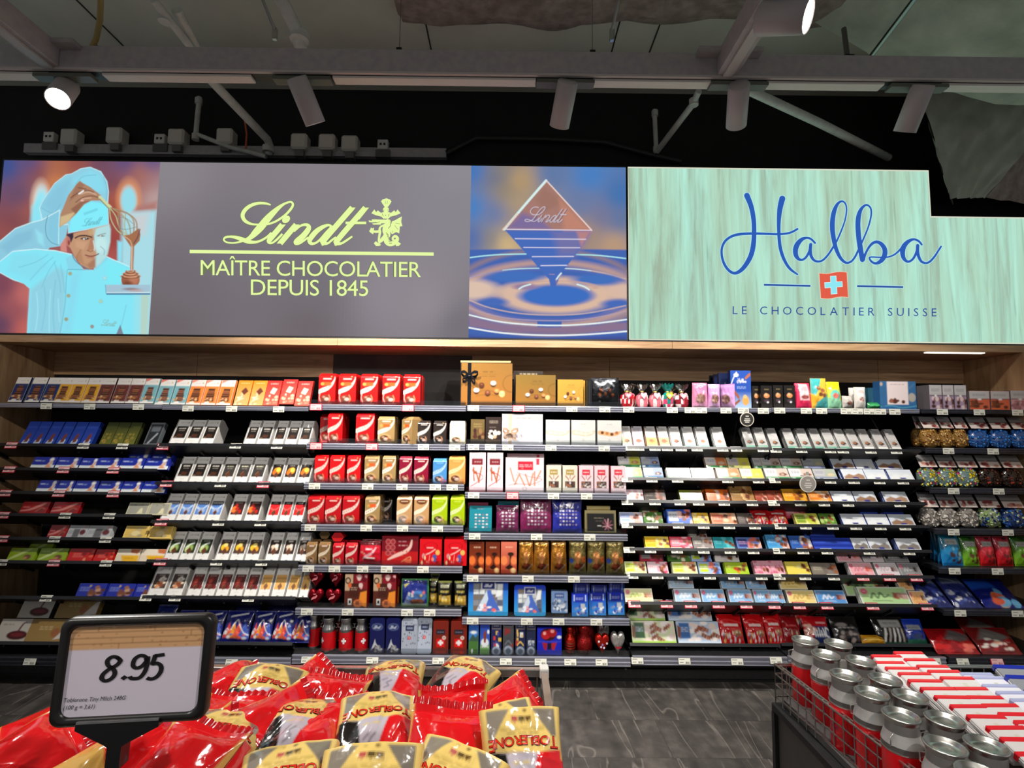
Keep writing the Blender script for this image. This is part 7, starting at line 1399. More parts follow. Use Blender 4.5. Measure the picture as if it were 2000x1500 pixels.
def fit(look, pre, od, loc):
    s = '%s, %s%s%s' % (look, pre, od, loc)
    for a, b_ in ((' from left', ''), (' with ', ' '), (' and ', ' '), (' of ', ' '), ('set farther back', 'behind'), ('stacked behind', 'behind'), (' shelf ', ' '), (' printed', ''), ('receding ', ''), ('standing ', ''), (' in box', '')):
        if len(s.replace(',', ' ').split()) <= 16: break
        s = s.replace(a, b_)
    return s
LT = math.radians(20)
stock('A', 0, 'bnavy 14-41;bnavy 47-75;bnavy 77-104;byel 101-128;byel 128-156;byel 157-184;bbrn 184-212;bbrn 215-242;bbrn 243-270;bteal 271-298', k=2, lean=LT)
stock('A', 0, 'bteal 288-288', k=0)
stock('B', 0, 'bteal 301-329;bteal 332-360;bora 362-390;bora 392-419;bora 422-449;boplain 455-483;boplain 485-512;bred 513-541;bred 574-603', k=2, lean=LT)
stock('B', 0, 'bred 544-572 u.06', k=1, lean=LT)
stock('A', 1, 'bbluefig 35-57;bbluefig 58-80;bbluefig 82-104;bbluefig 106-128;bbluefig 130-152;bbluefig 154-177;bolive 192-214;bolive 215-237;bolive 238-260;bgrey 278-306', k=2)
stock('A', 2, 'tchef 57-103;tchef 105-150;tchef 152-187 h.95;tchef 187-229;tchef 231-276;tchef 279-326', k=2); stock('A', 2, 'tchef 241-284 b.06 k3 u.35;tchef 287-330 b.06 k3 u.35')
stock('A', 3, 'tchef 68-106;tchef 107-138;tchef 140-185;tchef 188-232;tchef 234-272;tchef 274-320', k=2)
stock('A', 4, 'tredsw 35-88;tredsw 96-150;tcream 244-285;tcream 287-326', k=2)
stock('A', 5, 'tredsw 90-125;tsilver 127-164;tsilver 165-212;tyellow 238-284;tyellow 287-331', k=3)
stock('A', 6, 'tgreen 11-63;tgreen 70-124;tred 128-177;tred 180-217 h.95;tyelwhite 222-267;tyelwhite 270-324', k=2); stock('A', 6, 'tgreen 46-92 b.06 k2 u.3')
stock('A', 7, 'thazel 146-200;thazel 205-257;thazel 259-300', k=2)
stock('A', 8, 'xsplash -15-52;xgoldflat 45-128', k=2); stock('A', 8, 'xsplash 10-74 u1.05 k2;xgoldflat 84-165 u1.05 k2')
def carton_trays(bay, row, spans):
    Yf, z, L = SHELF[bay, row]; rec = []
    for j, (x0, x1) in enumerate(spans):
        xa, xb = solve_x(x0-.6, Yf, z), solve_x(x1+.6, Yf, z); root = empty('display_tray', ((xa+xb)/2, Yf, z+.001), (-L, 0, 0)); w = (xb-xa)/2; d = .095
        tag(root, 'pale card tray of white bars, %s from left, %s of %s' % (ORD[j], rowname(row), SHORT[bay]), 'display tray', 'card trays of the %s' % SHORT[bay])
        for s in (-1, 1):
            mb = MB(); a_ = s*w; mb.faces([(a_, -.001, 0), (a_, d, 0), (a_, d, .165), (a_, .03, .182), (a_, -.001, .178), (a_-s*.0012, -.001, 0), (a_-s*.0012, d, 0), (a_-s*.0012, d, .165), (a_-s*.0012, .03, .182), (a_-s*.0012, -.001, .178)], [(0, 1, 2, 3, 4), (9, 8, 7, 6, 5), (0, 4, 9, 5), (4, 3, 8, 9), (3, 2, 7, 8), (2, 1, 6, 7)], '#c4c0bc', 'card'); mb.build('side_wall', root)
        mb = MB(); mb.box(-w+.002, d-.0015, 0, w-.002, d, .16, '#8c8884', 'card'); mb.build('back_wall', root)
BR = {1: [('exdark', [(329, 357), (358, 386), (388, 415), (474, 497), (499, 525), (530, 552), (554, 578), (580, 603)])],
 2: [('exdark', [(338, 365), (367, 394), (396, 423)]), ('exgrey', [(425, 452), (454, 481), (483, 511)]), ('exora', [(521, 547), (549, 575), (577, 603)])],
 3: [('exblue', [(311, 340), (342, 369), (371, 398), (400, 427)]), ('exredor', [(442, 470), (475, 503)]), ('exred', [(517, 541), (543, 564), (566, 590)])],
 4: [('exlime', [(318, 346), (348, 375), (377, 405)]), ('exyel', [(418, 445), (447, 474), (476, 504)]), ('exvan', [(516, 543), (546, 571), (574, 597)])],
 5: [('exnut', [(286, 318), (322, 354)]), ('exberry', [(362, 389), (391, 417), (419, 444), (446, 472), (474, 499)]), ('exgold', [(501, 525), (528, 554), (556, 580), (582, 600)])]}
for row, g in BR.items():
    for t, sp in g: stock('B', row, ';'.join('%s %g-%g' % (t, a+1, b_-1) for a, b_ in sp), k=3)
    carton_trays('B', row, [s for _, sp in g for s in sp])
stock('B', 6, 'pnavyw 282-322;pflame 330-378;pflame 382-425;pflame 426-480;pflame 482-524;pflame 525-566;pflame 562-600', lean=math.radians(26)); stock('B', 6, 'pnavyw 440-490 b.09;pnavyw 505-560 b.09')
# --- red truffle bay
stock('C', 0, 'Lred 621-654;Lred 660-694;Lred 703-737;Lred 746-780;Lred 787-820', k=2)
stock('C', 1, 'Lred2 639-668 h1.12;Lred2 694-730 h1.12;Lgold 737-770;Lgold 779-809 r-40;Ldark 815-840;Ldark 846-871;Lwhite 878-908', k=2)
stock('C', 1, 'Lred2 624-650 b.09 h1.08')
stock('C', 2, 'Lred2 613-640;Lred2 643-672;Lred2 677-703;Lgold 711-740;Lgold 746-772;Lmar 779-804;Lmar 808-836;Lblue 845-872;Lora 876-908', k=2)
stock('C', 3, 'Lredflat 600-632;Lredflat 634-665;Lredflat 668-701;Lgold 712-741;Lcar 774-804;Lcar 808-837;Lgrn 843-873;Lgrn 879-907', k=2); stock('C', 3, 'Ldark 744-765 b.12')
stock('C', 4, 'Lbrn 597-618;Lbrn 621-644;Lsred 649-671;Lsred 674-697', k=2); stock('C', 4, 'pcrim 700-742;gmaroon 745-816;gballs 819-862;gballs 867-911', k=2, gap=.004)
zC4 = SHELF['C', 4]
stock('C', 4, 'hexgold 621-643 u2.15 b.07;hexred 645-670 u2.1 b.012')
stock('C', 5, 'hred 599-629;hred 633-664;gbrown 672-716;gbrown 728-772;pblugrn 782-835;pblack 836-854 b.04;pblack 853-882;pblack 885-912', k=1); stock('C', 5, 'hred 599-629 u1.03 b.01;hred 639-667 u1.03 b.01')
stock('C', 5, 'pblack 838-858 b.1 h1.1;gbrown 680-720 b.08;gbrown 735-780 b.08')
stock('C', 99, 'can0 596-620 b.05;can1 622-650;can2 656-684;can3 688-715;tinblue 721-750;tinblue 753-781;tincow 783-814;tincow 813-842 l6;tincross 845-875;tincross 880-911', k=1)
stock('C', 99, 'can2 614-640 b.15;can1 650-676 b.15;tinblue 731-757 b.1;tinblue 761-785 b.1;tincross 851-880 b.07;tincross 884-912 b.07')
# --- gift box bay
stock('D', 0, 'goldbig 900-1000;goldmid 1007-1085;goldsm 1089-1139;foilblk 1156-1210', k=1); stock('D', 0, 'goldsm 1092-1143 b.05;blackbox 898-997 b.06;blackbox2 1003-1060 b.06;slimblk 1147-1156;slimblk 1152-1160 b.04;foilblk 1158-1206 b.07')
stock('D', 1, 'brnsm 919-946;drksm 948-978;whbig 980-1060;whcut 1066-1113;whcut 1116-1163;whfill 1167-1214', k=1); stock('D', 1, 'whbig 984-1058 b.07')
stock('D', 2, 'rolltall 916-948;rolltall 951-982;rollbig 987-1062;rollcr 1067-1096;rollcr 1099-1128;rollpk 1131-1159;rollpk 1161-1189;rollpk 1194-1223 l4', k=1); stock('D', 2, 'rollcr 1070-1098 b.08;rollpk 1135-1162 b.08;rollpk 1163-1190 b.08;rollbig 990-1062 b.08 h1.1')
stock('D', 3, 'teal 916-960;pmar 968-1013;pmarbig 1017-1077;pnavybig 1079-1138;blkgold 1143-1204', lean=math.radians(8)); stock('D', 3, 'marstrip 913-953 b.06;tealstrip 972-1013 b.07;goldlid 1146-1192 b.07')
stock('D', 4, 'pourbrn 916-945;pourbrn 948-976;pourred 978-1009;pgold 1013-1042;pgold 1043-1073;pgold 1077-1107;polive 1112-1146;polive 1148-1183;polive 1185-1220', k=2, gap=.006)
stock('D', 5, 'alpbig 914-992;alpmid 1004-1066;alpsm 1077-1109 u.14;alpbox 1117-1149;alpbox 1151-1184 b.02;alpbox 1188-1220 b.03', lean=math.radians(5)); stock('D', 5, 'alpbox 1120-1152 b.08 h1.35;alpbox 1155-1186 b.09 h1.25;alpbox 1189-1220 b.09 h1.5')
stock('D', 99, 'meadow 915-934;chalet 937-956;parade 959-979;city 982-1003;tram 1006-1026;night 1028-1046;dispblue 1049-1097;ornA 1103-1127;ornB 1130-1158;hbig 1163-1191;hsilv 1194-1222', k=1); stock('D', 99, 'parade 962-980 b.07;city 986-1006 b.08;tram 1010-1028 b.08;ornA 1110-1134 b.1 h1.2;ornB 1140-1165 b.11 h1.1;hsilv 1167-1192 b.1 h1.15')
# --- mixed tablets and alpine tablets
stock('E', 0, 'gbred 1213-1242;gbpink 1245-1270;gbpink 1271-1296;gbteal 1295-1321;gbmar 1321-1350;ppink 1355-1385;plilac 1386-1410;plilac 1409-1425 r-55;halbox 1428-1468;blkpral 1470-1486 b.03;blkpral 1487-1509', k=1)
stock('E', 0, 'navybox 1405-1426 b.08 k1 h1.12;navybox 1396-1420 b.16 h1.12;navybox 1388-1412 b.24 h1.12;gbred 1220-1246 b.1;gbmar 1300-1330 b.1 h1.05')
stock('F', 0, 'blkpral 1511-1530;blkpral 1532-1554;predp 1560-1590 l6;paqua 1590-1622 l4;pyelg 1622-1649 l6;plie 1650-1674 r20;pwht 1673-1696;teallf 1697-1718 b.06;gpack 1700-1727;honduras 1720-1791', k=1); stock('F', 0, 'pwht 1663-1684 b.05;predp 1556-1586 b.06;teallf 1690-1708 b.1')
stock('E', 1, 'sgrn 1217-1236;spnk 1239-1260;sora 1265-1286;sora2 1290-1310;swht 1314-1334;smint 1340-1361;smint 1366-1387;smint 1399-1420;sdark 1459-1477;sdark 1483-1502', k=3)
stock('F', 1, 'sdark 1509-1528;sdark 1541-1560;sdark 1568-1587;sdark 1594-1613;sdark 1619-1638;sdark 1643-1662;smar 1667-1686;smar 1691-1710;smar 1718-1737;smar 1745-1763', k=3)
stock('E', 2, 'bilime 1216-1256;biblue 1259-1297;biwhite 1305-1351;biwhite 1353-1398;biora 1403-1447;biyel 1450-1494', k=3); stock('E', 2, 'bilime 1212-1256 u1.04;biblue 1258-1294 u1.04;biora 1386-1428 u1.04;biyel 1430-1474 u1.04;bibrn 1487-1506 u1.04', k=2)
stock('F', 2, 'bibrn 1498-1544;bibrn 1546-1592;bigrey 1594-1638;avill 1650-1694;awhite 1695-1736;awhite 1741-1788', k=3); stock('F', 2, 'bibrn 1498-1535 u1.04;bibrn 1537-1578 u1.04;bigrey 1580-1622 u1.04;avill 1638-1682 u1.04;awhite 1684-1722 u1.04;avill 1728-1776 u1.04', k=2)
stock('E', 3, 'fpink 1224-1258;fdark 1260-1302;folive 1330-1375;forange 1383-1427;fgoldb 1431-1476;fredbr 1478-1506', k=3); stock('E', 3, 'fdark 1258-1300 b.07 u.3;forange 1376-1420 b.06 u.35', k=3)
stock('F', 3, 'fredbr 1506-1526;fyelor 1534-1580;forwh 1583-1627;awhite 1629-1671;aland 1673-1716;avill 1731-1778', k=3); stock('F', 3, 'fyelor 1540-1578 b.06 u.3', k=2)
stock('E', 4, 'fblpink 1212-1257;fgreen 1259-1296;fblwhred 1306-1354;fyelsm 1356-1387;fcoral 1392-1441;fgrbrn 1444-1476;Gbranch 1480-1506 h.7', k=3); stock('E', 4, 'fgreen 1252-1290 b.05 u.45', k=5); stock('E', 4, 'fblwhred 1300-1346 b.05 u.3', k=3)
stock('F', 4, 'Gbranch 1508-1546 h.72;flimey 1557-1603;fgrsm 1606-1637;awhite 1649-1694;awhite 1697-1740;aland 1743-1790', k=2); stock('F', 4, 'frpink 1540-1584 b.05 u.45;ablue 1690-1734 b.05 u.45;ablue 1736-1776 b.05 u.5', k=2)
stock('E', 5, 'fyellow 1262-1309;frpink 1311-1354;fgrbr2 1356-1395;fteal 1397-1437;fblred 1442-1490', k=3); stock('E', 5, 'fgrbr2 1350-1386 b.05 u.4', k=2)
stock('F', 5, 'fltblue 1502-1544;fmblue 1548-1590;ablue 1592-1636;ablue 1630-1668;aflag 1672-1698;aflag 1702-1744;aflag 1757-1802', k=3); stock('F', 5, 'ablue 1580-1640 b.05 u.5', k=2)
stock('E', 6, 'flime2 1222-1264;fpink2 1267-1307;flime2 1316-1364;fblue3 1367-1411;fgrora 1420-1465;fpinkb 1478-1506', k=3); stock('E', 6, 'fredbl 1255-1301 u1.04;fgreen 1310-1355 u1.04;fblue3 1357-1397 u1.04;fwhlab 1404-1452 u1.04', k=2)
stock('F', 6, 'fpinkb 1508-1534;fyelpl 1540-1586;fbrgr 1589-1640;mpink 1664-1711;mwhbr 1716-1760;mgrey 1763-1804', k=3); stock('F', 6, 'mpink 1648-1696 u1.04;mwhbr 1699-1740 u1.04;mgrey 1743-1790 u1.04', k=2)
stock('E', 7, 'myelg 1222-1277;msilv 1320-1370;mblue 1373-1419;mblue 1427-1472;mblue 1479-1506', k=3); stock('E', 7, 'msilv 1313-1362 u1.04;mblue 1417-1464 u1.04;mblue 1467-1506 u1.04', k=2)
stock('F', 7, 'mblue 1508-1531;mcream 1542-1597;mdkbl 1599-1657;mbiggr 1686-1782;mora 1785-1815', k=3); stock('F', 7, 'mcream 1534-1588 u1.04;mora 1772-1800 u1.04', k=2); stock('F', 7, 'mbiggr 1660-1750 b.04 u.35', k=2)
stock('E', 8, 'Xgreen 1236-1322;Xblue 1326-1410;Gbranch 1412-1460;Gbranch 1464-1504', k=1); stock('E', 8, 'Xgreen 1228-1306 u1.02;Xblue 1313-1400 u1.02;Gbranch 1470-1506 u.25 b.07')
stock('F', 8, 'Gbranch 1508-1534;Gbranch2 1538-1572;Gcail 1580-1632;Gblack 1638-1690;Gyel 1690-1735;Gbio 1722-1784;Gbluep 1780-1820', k=1); stock('F', 8, 'Gbranch 1556-1600 u.3 b.07;Gbranch2 1520-1560 u.2 b.08;Gblack 1600-1640 u.3 b.08')
# --- bagged sweets bay
LG = math.radians(10)
stock('G', 0, 'gvio 1817-1841;gvio 1843-1864;gvio 1866-1889;gora 1895-1934;gora 1937-1973;gpnk 1976-2012', k=2, lean=0.0)
stock('G', 1, 'ngold 1812-1846;ngold 1848-1874;ngold 1876-1902;nblue 1906-1944;nblue 1948-1986;nblue 1990-2024', lean=LG); stock('G', 1, 'ngold 1792-1815 b.08;nblue 1915-1950 b.09;ngold 1835-1865 b.09')
stock('G', 2, 'nmix 1806-1842;nmix 1844-1880;nmix 1882-1922;ndark 1925-1968;ndark 1971-2012', lean=LG); stock('G', 2, 'ndark 1930-1966 b.09;nmix 1860-1896 b.09')
stock('G', 3, 'nwht 1812-1844;nwht 1846-1884;nwht 1886-1922;nfish 1926-1968;nblue2 1972-2014', lean=LG); stock('G', 3, 'nwht 1800-1826 b.1')
stock('G', 4, 'zcyan 1850-1890;zgreen 1891-1923;zred 1924-1956;zred 1958-1990;zgreen 1992-2026', lean=LG); stock('G', 4, 'zcyan 1841-1878 b.05;zcyan 1833-1868 b.1;zcyan 1826-1858 b.15')
stock('G', 5, 'znavy 1812-1868;znavy 1872-1926;zbluor 1930-2010', lean=math.radians(52))
stock('G', 99, 'zred2 1838-1920;zredwh 1924-2006', lean=math.radians(48)); stock('G', 99, 'zredwh 1900-1970 b.14', lean=math.radians(40))
finish_labels()
# bows on two gift boxes
def bow_on(t, u, v, col, ribc, s):
    r = next(q for q in REC if q['t'] == t and q['bo'] == 0); o = r['o']; p = PR[t]; x = (u-.5)*p['w']; z = v*p['h']
    mb = MB(); mb.box(x-.011*s, -.0015, 0, x+.011*s, 0.0, p['h'], ribc, 'gloss'); q = mb.build('ribbon', o)
    mb = MB()
    for a0, ln, sag in ((2.75, .055, .02), (.35, .06, .018), (3.7, .05, -.02), (-.75, .055, -.02)):
        c, s_ = math.cos(a0)*ln*s, math.sin(a0)*ln*s
        pts = [(x, -.008, z), (x+c*.5, -.03, z+s_*.5+.014*s), (x+c, -.02, z+s_), (x+c*.6, -.006, z+s_*.6-.016*s), (x, -.006, z)]
        P = smooth_stroke([(a[0], a[1], a[2]) for a in pts], 4)
        V = [(a[0], a[1]-.002, a[2]+.009*s) for a in P]+[(a[0], a[1], a[2]-.009*s) for a in P]; n = len(P)
        mb.faces(V, [(i, i+1, n+i+1, n+i) for i in range(n-1)], col, 'gloss', True)
    mb.lathe([(.001, -.01*s), (.01*s, -.006*s), (.012*s, 0), (.01*s, .006*s), (.001, .01*s)], col, 'gloss', 10, (x, -.012, z)); mb.build('bow', o)
bow_on('goldbig', .16, .68, '#16161c', '#101016', 1.0); bow_on('whbig', .2, .38, '#c8a890', '#d4b8a0', .9)
# clear stand under the small silver blue box
Yd, zd, _ = SHELF['D', 5]; xx = solve_x(1093, Yd+.03, zd)
mb = MB(); mb.box(xx-.03, Yd+.025, zd+.0005, xx+.03, Yd+.06, zd+.016, '#fff', 'clear', cham=.003); tag(mb.build('clear_stand'), 'small clear stand under the silver blue box', 'stand')

# ================================================================== price tags
def tag_mesh(red):
    mb = MB(); w, h = .066, .034
    if red: mb.box(-w/2-.004, 0, -h/2-.004, w/2+.004, .003, h/2+.004, '#c81c38', 'plastic', cham=.0012)
    else: mb.box(-w/2-.001, 0, -h/2-.001, w/2+.001, .003, h/2+.001, '#d8d6c8', 'plastic', cham=.001)
    mb.face([(-w/2, -.0005, -h/2), (w/2, -.0005, -h/2), (w/2, -.0005, h/2), (-w/2, -.0005, h/2)], '#f0c4c4' if red else '#e6e5d8', 'card')
    for u0, u1, v, t in ((-.42, .0, .25, .1), (-.42, -.1, -.2, .1), (.08, .2, -.25, .32), (.23, .3, -.25, .32), (.33, .4, -.25, .32)):
        mb.face([(u0*w, -.0009, v*h-t*h/2), (u1*w, -.0009, v*h-t*h/2), (u1*w, -.0009, v*h+t*h/2), (u0*w, -.0009, v*h+t*h/2)], '#c07078' if red else '#85857c', 'card')
    return mb.data('price_tag')
TM = {False: tag_mesh(False), True: tag_mesh(True)}
TAGS = '''A0 90 175 270|B0 367 452 544|A1 r22 163 239 r318|B1 460 541|A2 r18 r124 r221|A3 r10 r115 r221|A4 r6 127 213|A5 r4 106 206|A6 3 r105 207|A7 90|A99 58|B2 r325 431 r514|B3 r315 427 509|B4 r313 423 511|B5 285 342 485|B99 452
C0 r617 r797|C1 r617 r726 827 888|C2 614 718 785 850 883|C3 606 715 786 854|C4 602 653 708 755 826|C5 599 679 795 839|C99 600 727 856|D0 925 r1013 1117 1181|D1 925 958 992 1076 1180|D2 925 r1001 1081 1146|D3 927 1048 1152|D4 923 1031 1121|D5 923 1029 1091 1165|D99 925 988 1056 1114 1175
E0 1228 1313 1348 1370 1418 1452 1491|F0 1523 1575 1605 1653 1675 1698 1720 1748|E1 1225 1247 1279 1303 1330 1361 1411 1438 1490|F1 1515 1565 1621 1646 1700 1750|E2 1225 1273 1323 1421 1481|F2 1513 1621 1667 1717 1763|E3 1225 1279 1328 1364 1414 1469|F3 1511 1563 1609 1656 1757|E4 1225 1274 1325 1374 1424 1474|F4 1524 1573 1626 1671 1719 1767|E5 1229 1270 1322 1374 1426 1471|F5 1521 1568 1615 1697 1775|E6 1235 1284 1334 1386 1433 1487|F6 1522 1572 1628 r1685 r1737 r1789|E7 r1239 r1302 r1349 r1403 r1457|F7 r1512 r1561 r1615 r1704 r1810|E99 1245 1337 1440|F99 1516|G0 1841 1913 1988|G1 1853 1940|G2 1863 1951|G3 1863 1969|G4 1865 1949|G5 1876 1988|G99 1826 1881 r1948'''
for seg in TAGS.replace('\n', '|').split('|'):
    q = seg.split(); bay, row = q[0][0], int(q[0][1:]); Yf, z, L = SHELF[bay, row]; cnt = {False: 0, True: 0}; tot = {True: sum(a[0] == 'r' for a in q[1:]), False: sum(a[0] != 'r' for a in q[1:])}
    for a in q[1:]:
        red = a[0] == 'r'; px = float(a.lstrip('r')); wide = row == 99
        if L: loc = (Yf-.0125, z-.004); rot = -L*.9
        else: loc = (Yf-.0045, z-(.022 if wide else .017)); rot = -.05 if not wide else -.3
        x = solve_x(px, loc[0], loc[1]); o = bpy.data.objects.new('price_tag', TM[red]); COL.objects.link(o); o.location = (x, loc[0], loc[1]); o.rotation_euler = (rot, 0, 0)
        o['category'] = 'price tag'; o['group'] = 'price tags along the shelf edges'
        od = '' if tot[red] == 1 else (' '+('last' if cnt[red] == tot[red]-1 else ORD[cnt[red]])+' from left')
        o['label'] = '%s price tag%s, edge of %s, %s' % ('red framed' if red else 'plain white', od, rowname(row), SHORT[bay]); cnt[red] += 1
# two round paper signs hanging from shelf edges
for (px, py, Y, r_, c0, c1, lab) in ((1459, 819, 3.10, .043, '#3c3834', '#e8e0d0', 'round dark sign with pale rim hanging from the top shelf'), (1578, 945, 3.06, .050, '#a49c94', '#ece8e0', 'round grey sign with white rim hanging before the alpine tablets')):
    c = at(px, py, Y); root = empty('round_sign', c, (0.0, 0, 0)); tag(root, lab, 'sign')
    circ = lambda r, y: [(r*math.cos(k*math.pi/16), y, r*math.sin(k*math.pi/16)) for k in range(32)]
    mb = MB(); mb.faces(circ(r_, 0)+circ(r_, .0015), [tuple(range(32)), tuple(range(63, 31, -1))]+[(k, (k+1) % 32, 32+(k+1) % 32, 32+k) for k in range(32)], c1, 'card'); mb.build('rim', root)
    mb = MB(); mb.face(circ(r_*.88, -.001), c0, 'card')
    for u0, u1, v in ((-.2, .25, .42), (-.35, .4, .05), (-.45, .45, -.2), (-.3, .3, -.42)): mb.face([(u0*r_, -.0015, v*r_-.003), (u1*r_, -.0015, v*r_-.003), (u1*r_, -.0015, v*r_+.004), (u0*r_, -.0015, v*r_+.004)], '#d8d4cc', 'card')
    mb.build('face', root)
    mb = MB(); mb.box(-.008, .001, r_*.8, .008, .0025, r_+.02, '#b8b4ac', 'plastic'); mb.box(-.008, .0026, r_*.8, .008, SHELF['F', 2][0]-Y-.011 if r_ > .045 else .03, r_*.8+.004, '#b8b4ac', 'plastic'); mb.build('hanger_clip', root)
# ================================================================== bin of chocolate bags in front
ZR = 0.85
bl, br_, fr_ = atz(380, 1306, ZR), atz(1058, 1304, ZR), atz(1086, 1402, ZR)
XB0, XB1, YBK, YFR = -0.98, br_[0], br_[1], 0.42
bn = empty('wire_bin', ((XB0+XB1)/2, (YBK+YFR)/2, 0)); tag(bn, 'wire promotion bin heaped with red and cream chocolate bags', 'bin')
mb = MB(); mb.box(XB0, YBK-.012, ZR-.02, XB1+.012, YBK+.006, ZR, '#c8c6c2', 'chrome', cham=.002); pbuild(mb, 'back_rim', bn)
for s, xx in ((0, XB0), (1, XB1)):
    mb = MB(); mb.box(xx-.004, YFR, ZR-.004, xx+.014, YBK-.013, ZR, '#c8c6c2', 'chrome'); mb.box(xx-.004, YFR, ZR-.03, xx+.014, YBK-.013, ZR-.026, '#c8c6c2', 'chrome')
    for k in range(40): y = YFR+.02+k*(YBK-YFR-.05)/40; mb.box(xx+.001, y, ZR-.026, xx+.009, y+.004, ZR-.004, '#c8c6c2', 'chrome')
    pbuild(mb, 'side_rim', bn)
mb = MB(); mb.box(XB1-.006, YBK-.02, ZR-.02, XB1+.018, YBK+.008, ZR+.006, '#e4e0dc', 'paint', cham=.002); pbuild(mb, 'corner_cap', bn)
mb = MB()
for k in range(45):
    x = XB1-.012-k*.031
    if x > XB0: mb.tube([(x, YBK-.004, ZR-.018), (x, YBK-.004, .42)], .0022, '#c8b8a8', 'metal', 6)
for z in (.72, .60, .48): mb.tube([(XB0, YBK-.004, z), (XB1, YBK-.004, z)], .003, '#d0ccc8', 'metal', 6)
pbuild(mb, 'back_grid', bn)
mb = MB()
for k in range(30):
    y = YFR+.02+k*.031
    if y < YBK-.02: mb.tube([(XB1+.004, y, ZR-.028), (XB1+.004, y, .42)], .0022, '#c8b8a8', 'metal', 6)
for z in (.72, .60, .48): mb.tube([(XB1+.004, YFR, z), (XB1+.004, YBK, z)], .003, '#d0ccc8', 'metal', 6)
pbuild(mb, 'side_grid', bn)
mb = MB(); mb.box(XB0, YFR, .40, XB1+.01, YBK, .42, '#8a8884', 'chrome'); pbuild(mb, 'tray', bn)
for xx in (XB0, XB1):
    for yy in (YFR, YBK-.02): mb = MB(); mb.box(xx-.004, yy, 0, xx+.016, yy+.02, .40 if yy == YFR else ZR-.02, '#a8a6a4', 'chrome'); pbuild(mb, 'leg', bn)
# the bag: cream, red, black and grey front; red and cream back
def bag_front(r):
    C = '#f0d07c'
    r.poly([(.08, .02), (.36, .02), (.14, .25), (.08, .25)], '#7d7468'); r.poly([(.92, .02), (.64, .02), (.86, .25), (.92, .25)], '#8a8072')
    for k, (a, c) in enumerate(((.42, '#5a3c1c'), (.5, '#3c2814'), (.585, '#b8404c'))):
        r.poly([(a-.04, .08), (a+.035, .08), (a+.035, .135), (a+.018, .105), (a, .14), (a-.018, .105), (a-.035, .135)], c)
    r.ell(.45, .03, .025, .015, '#8a7040'); r.rect(.555, .02, .585, .04, '#c8a858'); words(r, .22, .165, .78, .195, '#a8883c', 2, .9); words(r, .3, .21, .7, .225, '#6a4c1c', 1)
    r.poly([(0, .345), (.30, .37), (.62, .36), (1, .335), (1, 1), (0, 1)], '#b9aeb8'); r.poly([(0, .345), (.34, .37), (.58, .98), (.55, 1), (0, 1)], '#e0141c'); r.poly([(1, .335), (.72, .36), (.58, .98), (.6, 1), (1, 1)], '#1a1614'); r.poly([(.34, .37), (.72, .36), (.58, .98)], '#c4bac6')
    r.line([(.49, .54), (.56, .60), (.52, .64), (.59, .68)], .02, '#6a626c', .02, .8); r.line([(.56, .52), (.63, .58)], .02, '#7a727c', .02, .8); words(r, .44, .41, .66, .46, '#d8c48c', 1, .9)
    r.rect(0, .955, 1, .975, '#3a1012', .01, .25)
def bag_back(r):
    r.rect(0, 0, 1, .34, '#e2b058'); r.poly([(0, .34), (.2, .36), (.55, .30), (1, .33), (1, 1), (0, 1)], '#dc1018'); r.rect(.0, .0, .08, 1, '#dca850', .02, .0); words(r, .3, .12, .7, .2, '#a8883c', 2, .6); r.rect(.52, .34, .53, .97, '#b80c14', .01, .5)
